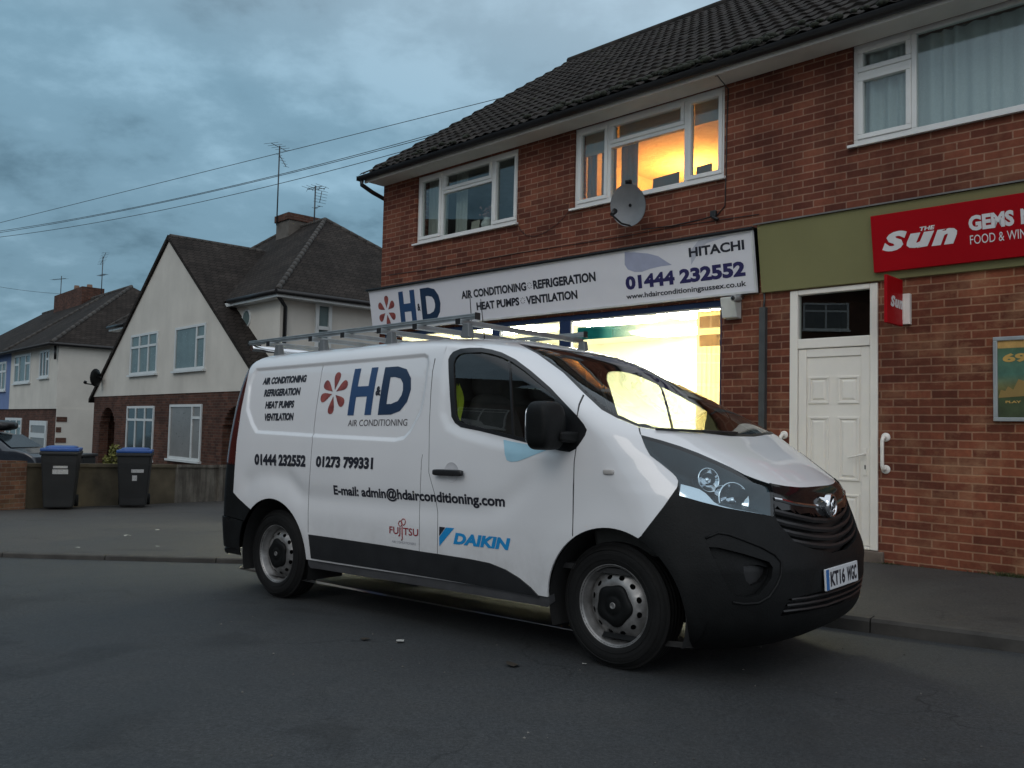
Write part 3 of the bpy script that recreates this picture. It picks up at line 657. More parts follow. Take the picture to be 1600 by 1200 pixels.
LBLUE = flat('logo_blue', (0.022, 0.062, 0.155), 0.4); LNAVY = flat('logo_navy', (0.012, 0.032, 0.075), 0.4)
kr = Mat('logo_petal_red'); PETAL = kr.bsdf(kr.ramp(kr.noise(14, 2), (0.35, (0.16, 0.030, 0.030)), (0.65, (0.32, 0.075, 0.06))), 0.45)
letters(sign, [('H', 0.648, 1.03, 1.566, 2.066, B2)], SB, LBLUE, 'logo_letter'); letters(sign, [('D', 1.165, 1.60, 1.564, 2.066, B2)], SB, LNAVY, 'logo_letter'); letters(sign, [('&', 1.07, 1.14, 1.745, 1.854, B1)], SB, INK, 'logo_letter')
polys(sign, [petal(0.322, 1.80, rad(a), 0.05, 0.24, 0.085, sx=0.95) for a in (85, 31, -28, -85, -150, 150)], SB, PETAL, 'logo_petals')
for cx, cz in ((3.385, 1.892), (3.240, 1.710)): polys(sign, [petal(cx, cz, rad(a), 0.022, 0.045, 0.010, 5) for a in range(0, 360, 45)], SB, flat('grey_logo', (0.12, 0.12, 0.13)), 'logo_petals')
PALE = flat('pale_lilac_print', (0.36, 0.38, 0.50), 0.4)
polys(sign, [[(4.94, 1.98), (4.955, 2.125), (5.09, 2.108), (5.136, 2.096), (5.278, 2.069), (5.42, 2.02), (5.52, 1.95), (5.593, 1.902), (5.45, 1.905), (5.295, 1.893), (5.18, 1.872), (5.076, 1.879), (4.98, 1.92)]], SB, PALE, 'print_swirl', 0.0015)
polys(sign, [[(5.843, 1.873), (5.955, 2.0), (6.057, 2.082), (6.342, 2.126), (5.965, 2.128), (5.85, 2.03)], ], SB, flat('paler_lilac_print', (0.48, 0.49, 0.56), 0.4), 'print_swirl', 0.0012)
red = tilt_board('newsagent_sign', 7.842, 12.0, 1.565, 2.088, 0.10, 0.19, plain('sign_red', (0.36, 0.001, 0.006), 0.5, 0, 0.06, 3, 0, 0, 0.15), None, 0.045)
put(red, MB_); tag(red, 'red newsagent sign with white lettering on the green fascia board', 'shop sign')
RB = on_board(1.565, 2.088, 0.10, 0.19); WINK = flat('white_lettering', (0.70, 0.68, 0.68))
letters(red, [('S', 7.935, 8.165, 1.742, 1.918, dict(bold=0.06, shear=0.28)), ('u', 8.155, 8.40, 1.742, 1.877, dict(bold=0.06, shear=0.28)), ('n', 8.37, 8.59, 1.742, 1.880, dict(bold=0.06, shear=0.28)),
              ('THE', 8.277, 8.408, 1.889, 1.925, dict(bold=0.04, shear=0.2)), ('GEMS', 8.685, 9.04, 1.828, 1.960, B2), ('N', 9.09, 9.18, 1.830, 1.957, B2)], RB, WINK)
letters(red, [('FOOD & WINE', 8.69, 9.165, 1.713, 1.792)], RB, WINK, 'small_lettering')
# projecting sign
pj = empty('projecting_sign', MB_ @ Matrix.Translation((8.075, 0, 0))); tag(pj, 'small red sign projecting from the wall on a white bracket', 'sign')
MB().box(-0.014, 0.014, -0.43, -0.05, 1.04, 1.475).build('sign_panel', plain('sign_red_b', (0.36, 0.001, 0.006), 0.5, 0, 0.06, 3, 0, 0, 0.15), pj, 0.004)
MB().box(-0.005, 0.075, -0.055, 0.0, 1.06, 1.345).build('bracket', RAILW, pj, 0.004)
mb = MB(); mb.box(-0.01, 0.03, -0.06, -0.045, 1.1, 1.30); mb.build('clamp', RAILW, pj)
letters(pj, [('S', 0.075, 0.185, 1.195, 1.30, dict(bold=0.06, shear=0.2)), ('u', 0.18, 0.285, 1.195, 1.275, dict(bold=0.06, shear=0.2)), ('n', 0.275, 0.37, 1.195, 1.277, dict(bold=0.06, shear=0.2))], lambda x, z, e: (0.014 + e, -0.43 + x, z), WINK)
# poster frame
pf = empty('poster_frame', MB_ @ Matrix.Translation((0, 0, 0))); tag(pf, 'silver framed green and yellow lottery poster on the brick wall', 'poster')
mb = MB(); a, b, c, d = 8.838, 9.75, 0.168, 0.897; t = 0.034
for q in ((a, b, c, c + t), (a, b, d - t, d), (a, a + t, c + t, d - t), (b - t, b, c + t, d - t)): mb.box(q[0], q[1], -0.04, 0, q[2], q[3])
mb.build('frame', plain('frame_silver', (0.42, 0.44, 0.44), 0.35, 0.6, 0.1, 6), pf, 0.004)
kp = Mat('poster_print'); tcx = kp.new('ShaderNodeTexCoord'); sx = kp.new('ShaderNodeSeparateXYZ'); kp.link(tcx.outputs['Object'], sx.inputs[0])
zz = kp.math('MULTIPLY', kp.math('SUBTRACT', sx.outputs[2], c), 1 / (d - c))
pc = kp.ramp(zz, (0.0, (0.045, 0.055, 0.028)), (0.28, (0.06, 0.085, 0.035)), (0.40, (0.17, 0.16, 0.06)), (0.55, (0.08, 0.18, 0.13)), (0.76, (0.07, 0.14, 0.09)), (0.862, (0.07, 0.14, 0.08)), (0.868, (0.52, 0.31, 0.10)))
pc = kp.mix(1.0, pc, kp.ramp(kp.noise(9, 5, 0.6), (0.3, 0.75), (0.7, 1.25)), 'MULTIPLY')
POSTER = kp.bsdf(pc, 0.25)
MB().box(a + t - .004, b - t + .004, -0.022, -0.012, c + t - .004, d - t + .004).build('poster', POSTER, pf)
FP = lambda u, z, e=0: (u, -0.022 - e, z)
YEL = flat('poster_yellow', (0.50, 0.30, 0.07))
letters(pf, [('694', 8.91, 9.20, 0.675, 0.752, B2), ('PLAY', 8.93, 9.05, 0.325, 0.345, B1)], FP, YEL)
polys(pf, [[(8.875, 0.37), (8.895, 0.44), (8.93, 0.43), (8.95, 0.47), (8.99, 0.44), (9.03, 0.53), (9.1, 0.50), (9.2, 0.55), (9.3, 0.40)]], FP, flat('poster_stone', (0.27, 0.17, 0.045)), 'poster_picture')
# satellite dish
ds = empty('satellite_dish', MB_ @ Matrix.Translation((5.09, -0.30, 2.635)) @ Matrix.Rotation(rad(6), 4, 'Z') @ Matrix.Rotation(rad(14), 4, 'X')); tag(ds, 'grey satellite dish on the brick wall below the lit window', 'satellite dish')
DG = plain('dish_grey', (0.20, 0.205, 0.215), 0.45, 0.1, 0.12, 6)
mb = MB()
for sgn, off in ((1, 0), (-1, 0.012)):
    mb.lathe([(0.0001, 0.055 + off), (0.06, 0.052 + off), (0.12, 0.040 + off), (0.18, 0.020 + off), (0.225, off), (0.233, -0.004 + off)], ax='y', n=40, flip=sgn < 0)
mb.v = [(x * 1.0, y, z * 1.04) for x, y, z in mb.v]; mb.build('reflector', DG, ds)
mb = MB(); mb.smooth = True; mb.tube([(0.0, 0.03, -0.24), (-0.02, -0.16, -0.20), (-0.05, -0.30, -0.09)], 0.012); mb.tube([(-0.05, -0.30, -0.09), (-0.05, -0.22, -0.05)], [0.022, 0.034], 12); mb.build('lnb_arm', BLACK_PLASTIC, ds)
mb = MB(); mb.smooth = True; mb.tube([(0, 0.05, 0), (0, 0.16, -0.02), (0.05, 0.30, -0.05)], 0.02); mb.box(-0.03, 0.03, 0.05, 0.1, 0.24, 0.29); mb.build('mount', DARK_TRIM, ds)

# ---- shop front and interior
sf = MB(); y0, y1 = 0.02, 0.10
for q in ((0.12, 6.16, 1.405, 1.47), (0.12, 0.20, -1.12, 1.405), (2.55, 2.70, -1.12, 1.405), (3.79, 3.97, -1.12, 1.405), (6.125, 6.16, -1.12, 1.405), (0.20, 2.55, -1.12, -0.30), (3.97, 6.125, -1.12, -0.30), (2.70, 3.79, 1.00, 1.05), (2.70, 3.79, -1.12, -0.2)):
    sf.box(q[0], q[1], y0, y1, q[2], q[3])
sfo = sf.build('shop_front', NAVY, shop, 0.006)
g = MB(); g.box(0.2, 2.55, 0.05, 0.056, -0.30, 1.405); g.build('shop_pane', WINDOW_GLASS, sfo)
g = MB(); g.box(3.97, 6.125, 0.05, 0.056, -0.30, 1.405); g.build('shop_pane', WINDOW_GLASS, sfo)
g = MB(); g.box(2.70, 3.79, 0.05, 0.056, -0.2, 1.405); g.build('shop_pane', WINDOW_GLASS, sfo)
g = MB(); g.box(3.97, 6.125, 0.035, 0.06, 1.385, 1.402); g.box(3.972, 3.99, 0.03, 0.06, -0.30, 1.40); g.build('white_bead', WHITE_UPVC, sfo)
SHOPW = plain('cream_shop_wall', (0.80, 0.77, 0.64), 0.7, 0, 0.04, 2)
b = MB(); b.add([(0.26, 0.26, -1.1), (6.5, 0.26, -1.1), (6.5, 4.2, -1.1), (0.26, 4.2, -1.1)], [(0, 1, 2, 3)]); b.build('shop_floor', plain('shop_carpet', (0.12, 0.12, 0.13), 0.9), shop)
b = MB(); b.add([(6.5, 0.26, -1.1), (6.5, 4.2, -1.1), (0.26, 4.2, -1.1), (0.26, 0.26, -1.1), (6.5, 0.26, 1.62), (6.5, 4.2, 1.62), (0.26, 4.2, 1.62), (0.26, 0.26, 1.62)], [(0, 1, 5, 4), (1, 2, 6, 5), (2, 3, 7, 6), (4, 5, 6, 7)]); b.build('shop_interior', SHOPW, shop)
TUBE = emit('lit_ceiling_panel', (1.0, 0.91, 0.69), 115)
for i, (u, y) in enumerate(((1.5, 1.6), (3.4, 1.6), (5.0, 1.6), (3.4, 3.2), (5.2, 3.2))):
    MB().box(u - 0.6, u + 0.6, y - 0.3, y + 0.3, 1.585, 1.61).build('ceiling_light', TUBE, shop)
vin = Mat('teal_window_vinyl'); vx = vin.new('ShaderNodeSeparateXYZ'); vin.link(vin.new('ShaderNodeTexCoord').outputs['Object'], vx.inputs[0])
vd = vin.new('ShaderNodeBsdfTranslucent'); vd.inputs[0].default_value = (0.02, 0.25, 0.27, 1); vd2 = vin.new('ShaderNodeBsdfDiffuse'); vd2.inputs[0].default_value = (0.015, 0.16, 0.19, 1)
va = vin.new('ShaderNodeMixShader'); va.inputs[0].default_value = 0.35; vin.link(vd2.outputs[0], va.inputs[1]); vin.link(vd.outputs[0], va.inputs[2])
vt = vin.new('ShaderNodeBsdfTransparent'); vm_ = vin.new('ShaderNodeMixShader'); vin.link(vin.ramp(vin.math('MULTIPLY', vin.math('SUBTRACT', vx.outputs[0], 4.06), 1 / 1.09), (0.3, 0.0), (1.0, 1.0)), vm_.inputs[0])
vin.link(va.outputs[0], vm_.inputs[1]); vin.link(vt.outputs[0], vm_.inputs[2]); vin.link(vm_.outputs[0], vin.out.inputs[0]); VINYL = vin.m   # the print itself fades out along the pane
MB().box(4.06, 5.15, 0.062, 0.0635, 1.15, 1.31).build('window_vinyl', VINYL, sfo)
kpv = Mat('beige_window_vinyl'); pt_ = kpv.new('ShaderNodeBsdfTransparent'); pt_.inputs[0].default_value = (0.82, 0.70, 0.62, 1); pd_ = kpv.new('ShaderNodeBsdfDiffuse'); pd_.inputs[0].default_value = (0.5, 0.4, 0.35, 1)
pm_ = kpv.new('ShaderNodeMixShader'); pm_.inputs[0].default_value = 0.35; kpv.link(pt_.outputs[0], pm_.inputs[1]); kpv.link(pd_.outputs[0], pm_.inputs[2]); kpv.link(pm_.outputs[0], kpv.out.inputs[0]); PINKV = kpv.m
for q in ((1.18, 1.315), (0.976, 1.106)): MB().box(5.84, 6.125, 0.062, 0.0635, *q).build('window_vinyl', PINKV, sfo)
mb = MB()
for i in range(7):
    u = 5.72 + i * 0.062; mb.add([(u, 0.20, -0.5), (u + 0.05, 0.23, -0.5), (u + 0.05, 0.23, 1.4), (u, 0.20, 1.4)], [(0, 1, 2, 3)])
mb.build('vertical_blind', cloth('blind_cream', (0.72, 0.55, 0.28), 0.55), sfo)
bulb = MB().ell((0, 0, 0), (0.05, 0.05, 0.05)).build('pendant_bulb', emit('bulb_orange', (1.0, 0.42, 0.08), 45), None); bulb.matrix_world = MB_ @ Matrix.Translation((0.75, 0.9, 1.42)); tag(bulb, 'small orange bulb glowing behind the left shop window', 'lamp')
mb = MB(); mb.smooth = True; mb.tube([(0, 0, 0.05), (0, 0, 0.2)], 0.01, 6); mb.build('flex', BLACK_PLASTIC, bulb)
# ------------------------------------------------------------------ the van
# h, z, hw, sf, L, b, sr
T=np.array([
[0.16,0.16,0.86,3.8,0.6,2.8,-0.815],
[0.2,0.2,0.9,3.885,0.6,2.8,-0.845],
[0.26,0.26,0.93,3.955,0.6,2.8,-0.865],
[0.33,0.33,0.95,3.985,0.6,2.8,-0.875],
[0.45,0.45,0.963,4.003,0.6,2.8,-0.88],
[0.56,0.56,0.97,4.005,0.61,2.8,-0.883],
[0.66,0.66,0.974,3.985,0.62,2.8,-0.877],
[0.76,0.76,0.977,3.958,0.64,2.75,-0.87],
[0.86,0.86,0.978,3.928,0.68,2.7,-0.863],
[0.94,0.94,0.977,3.905,0.72,2.7,-0.857],
[0.985,0.985,0.976,3.875,0.74,2.7,-0.853],
[1.03,1.03,0.975,3.805,0.7,2.8,-0.85],
[1.09,1.09,0.972,3.71,0.64,3,-0.845],
[1.15,1.15,0.968,3.61,0.56,3.3,-0.84],
[1.2,1.2,0.964,3.52,0.49,3.6,-0.835],
[1.255,1.255,0.958,3.425,0.42,4,-0.83],
[1.32,1.32,0.95,3.295,0.36,4.5,-0.823],
[1.4,1.4,0.94,3.135,0.32,5,-0.815],
[1.5,1.5,0.925,2.935,0.31,5,-0.803],
[1.6,1.6,0.907,2.735,0.33,5,-0.788],
[1.7,1.7,0.885,2.55,0.38,4.6,-0.77],
[1.77,1.77,0.866,2.415,0.44,4.8,-0.753],
[1.82,1.82,0.846,2.295,0.5,4.4,-0.735],
[1.87,1.857,0.815,2.17,0.6,3.8,-0.71],
[1.92,1.885,0.77,2.07,0.7,3,-0.68],
[1.99,1.908,0.7,1.97,0.8,2.8,-0.645],
[2.09,1.928,0.6,1.82,0.9,2.6,-0.68],
[2.24,1.947,0.45,1.6,1,2.4,-0.58],
[2.44,1.96,0.25,1.3,1,2.2,-0.4],
[2.69,1.965,0,0.8,0.8,2,0]])
def pchip(x,y):
    h=np.diff(x);d=np.diff(y)/h;m=np.zeros(len(x))
    for i in range(1,len(x)-1):
        if d[i-1]*d[i]>0:
            w1=2*h[i]+h[i-1];w2=h[i]+2*h[i-1];m[i]=(w1+w2)/(w1/d[i-1]+w2/d[i])
    m[0]=d[0];m[-1]=d[-1]
    def ev(q):
        q=np.asarray(q,float);k=np.clip(np.searchsorted(x,q)-1,0,len(h)-1)
        t=np.clip((q-x[k])/h[k],0,1);H=h[k]
        return (2*t**3-3*t**2+1)*y[k]+(t**3-2*t**2+t)*H*m[k]+(-2*t**3+3*t**2)*y[k+1]+(t**3-t**2)*H*m[k+1]
    return ev
COLS=[pchip(T[:,0],T[:,i]) for i in range(1,7)]
LR,BR=.30,2.4
def sm(a,b,x):
    t=np.clip((x-a)/(b-a),0,1);return t*t*(3-2*t)
def sdbox(x,y,x0,x1,y0,y1,r):
    cx,cy=(x0+x1)/2,(y0+y1)/2
    qx=np.abs(x-cx)-(x1-x0)/2+r;qy=np.abs(y-cy)-(y1-y0)/2+r
    return np.hypot(np.maximum(qx,0),np.maximum(qy,0))+np.minimum(np.maximum(qx,qy),0)-r
PANEL=np.array([(-.40,1.75),(-.38,1.783),(.618,1.782),(1.585,1.785),(1.625,1.768),(1.642,1.73),(1.653,1.583),(1.648,1.457),(1.635,1.394),(1.557,1.269),(1.503,1.226),(1.42,1.212),(.613,1.237),(-.214,1.268),(-.29,1.33),(-.39,1.452),(-.426,1.66)])
WINP=np.array([(1.844,1.7),(1.842,1.785),(1.914,1.802),(2.067,1.798),(2.228,1.761),(2.35,1.71),(2.499,1.63),(2.68,1.522),(2.803,1.433),(2.903,1.355),(2.97,1.25),(2.93,1.19),(2.84,1.165),(2.6,1.185),(2.3,1.23),(2.05,1.285),(1.92,1.33),(1.87,1.40)])
CRX=np.array([-.415,-.242,-.112,.056,.254,.423,.516,.8,1.34,1.94,2.13,2.258,2.405,2.6,2.749]);CRZ=np.array([.761,.804,.859,.87,.84,.735,.708,.705,.703,.701,.702,.712,.762,.901,1.015])
def sdpoly(x,y,P):
    x=np.asarray(x,float);y=np.asarray(y,float);d=np.full(x.shape,1e9);ins=np.zeros(x.shape,bool);n=len(P)
    for i in range(n):
        a,b=P[i-1],P[i];e=b-a
        t=np.clip(((x-a[0])*e[0]+(y-a[1])*e[1])/(e@e),0,1);d=np.minimum(d,np.hypot(x-a[0]-t*e[0],y-a[1]-t*e[1]))
        c=((a[1]>y)!=(b[1]>y))
        with np.errstate(divide='ignore',invalid='ignore'):
            ins^=c&(x<(b[0]-a[0])*(y-a[1])/(b[1]-a[1]+1e-30)+a[0])
    return np.where(ins,-d,d)
def disp(s,z):
    """pressed features of the side, metres inward(-)/outward(+)"""
    d=0*s
    d=d-.017*(1-sm(-.022,.012,sdpoly(s,z,PANEL)))
    zl=np.interp(s,CRX,CRZ)
    d=d-.015*np.exp(-((z-zl-.085)/.08)**2)*sm(-.42,-.25,s)*(1-sm(2.45,2.75,s))
    for c,r in ((.06,.43),(3.14,.425)):
        q=np.hypot(s-c,z-.335)
        d=d+.012*np.exp(-((q-r)/.09)**2)
    d=d-.012*(1-sm(-.01,.075,sdpoly(s,z,WINP)))*(1-sm(2.75,2.95,s))
    return d
def S(u,h,raw=False):
    u=np.asarray(u,float);h=np.asarray(h,float);u,h=np.broadcast_arrays(u,h)
    z,hw,sf,L,b,sr=[c(h) for c in COLS]
    Lr=np.minimum(LR,(sf-L-sr)*.3)
    s0=sr+Lr;s1=sf-L
    uu=np.clip(u,0,1)
    s=s0+(s1-s0)*uu; y=hw.copy()
    th=np.clip(u-1,0,1)*np.pi/2
    f=u>1
    s=np.where(f,s1+L*np.sin(th),s); y=np.where(f,hw*np.maximum(np.cos(th),0)**(2/b),y)
    th=np.clip(-u,0,1)*np.pi/2
    f=u<0
    s=np.where(f,s0-Lr*np.sin(th),s); y=np.where(f,hw*np.maximum(np.cos(th),0)**(2/BR),y)
    if not raw:
        y=y+disp(s,z)*sm(.55,.8,y/np.maximum(hw,1e-3))*(h<1.9)
    return np.stack([s,y,z],-1)

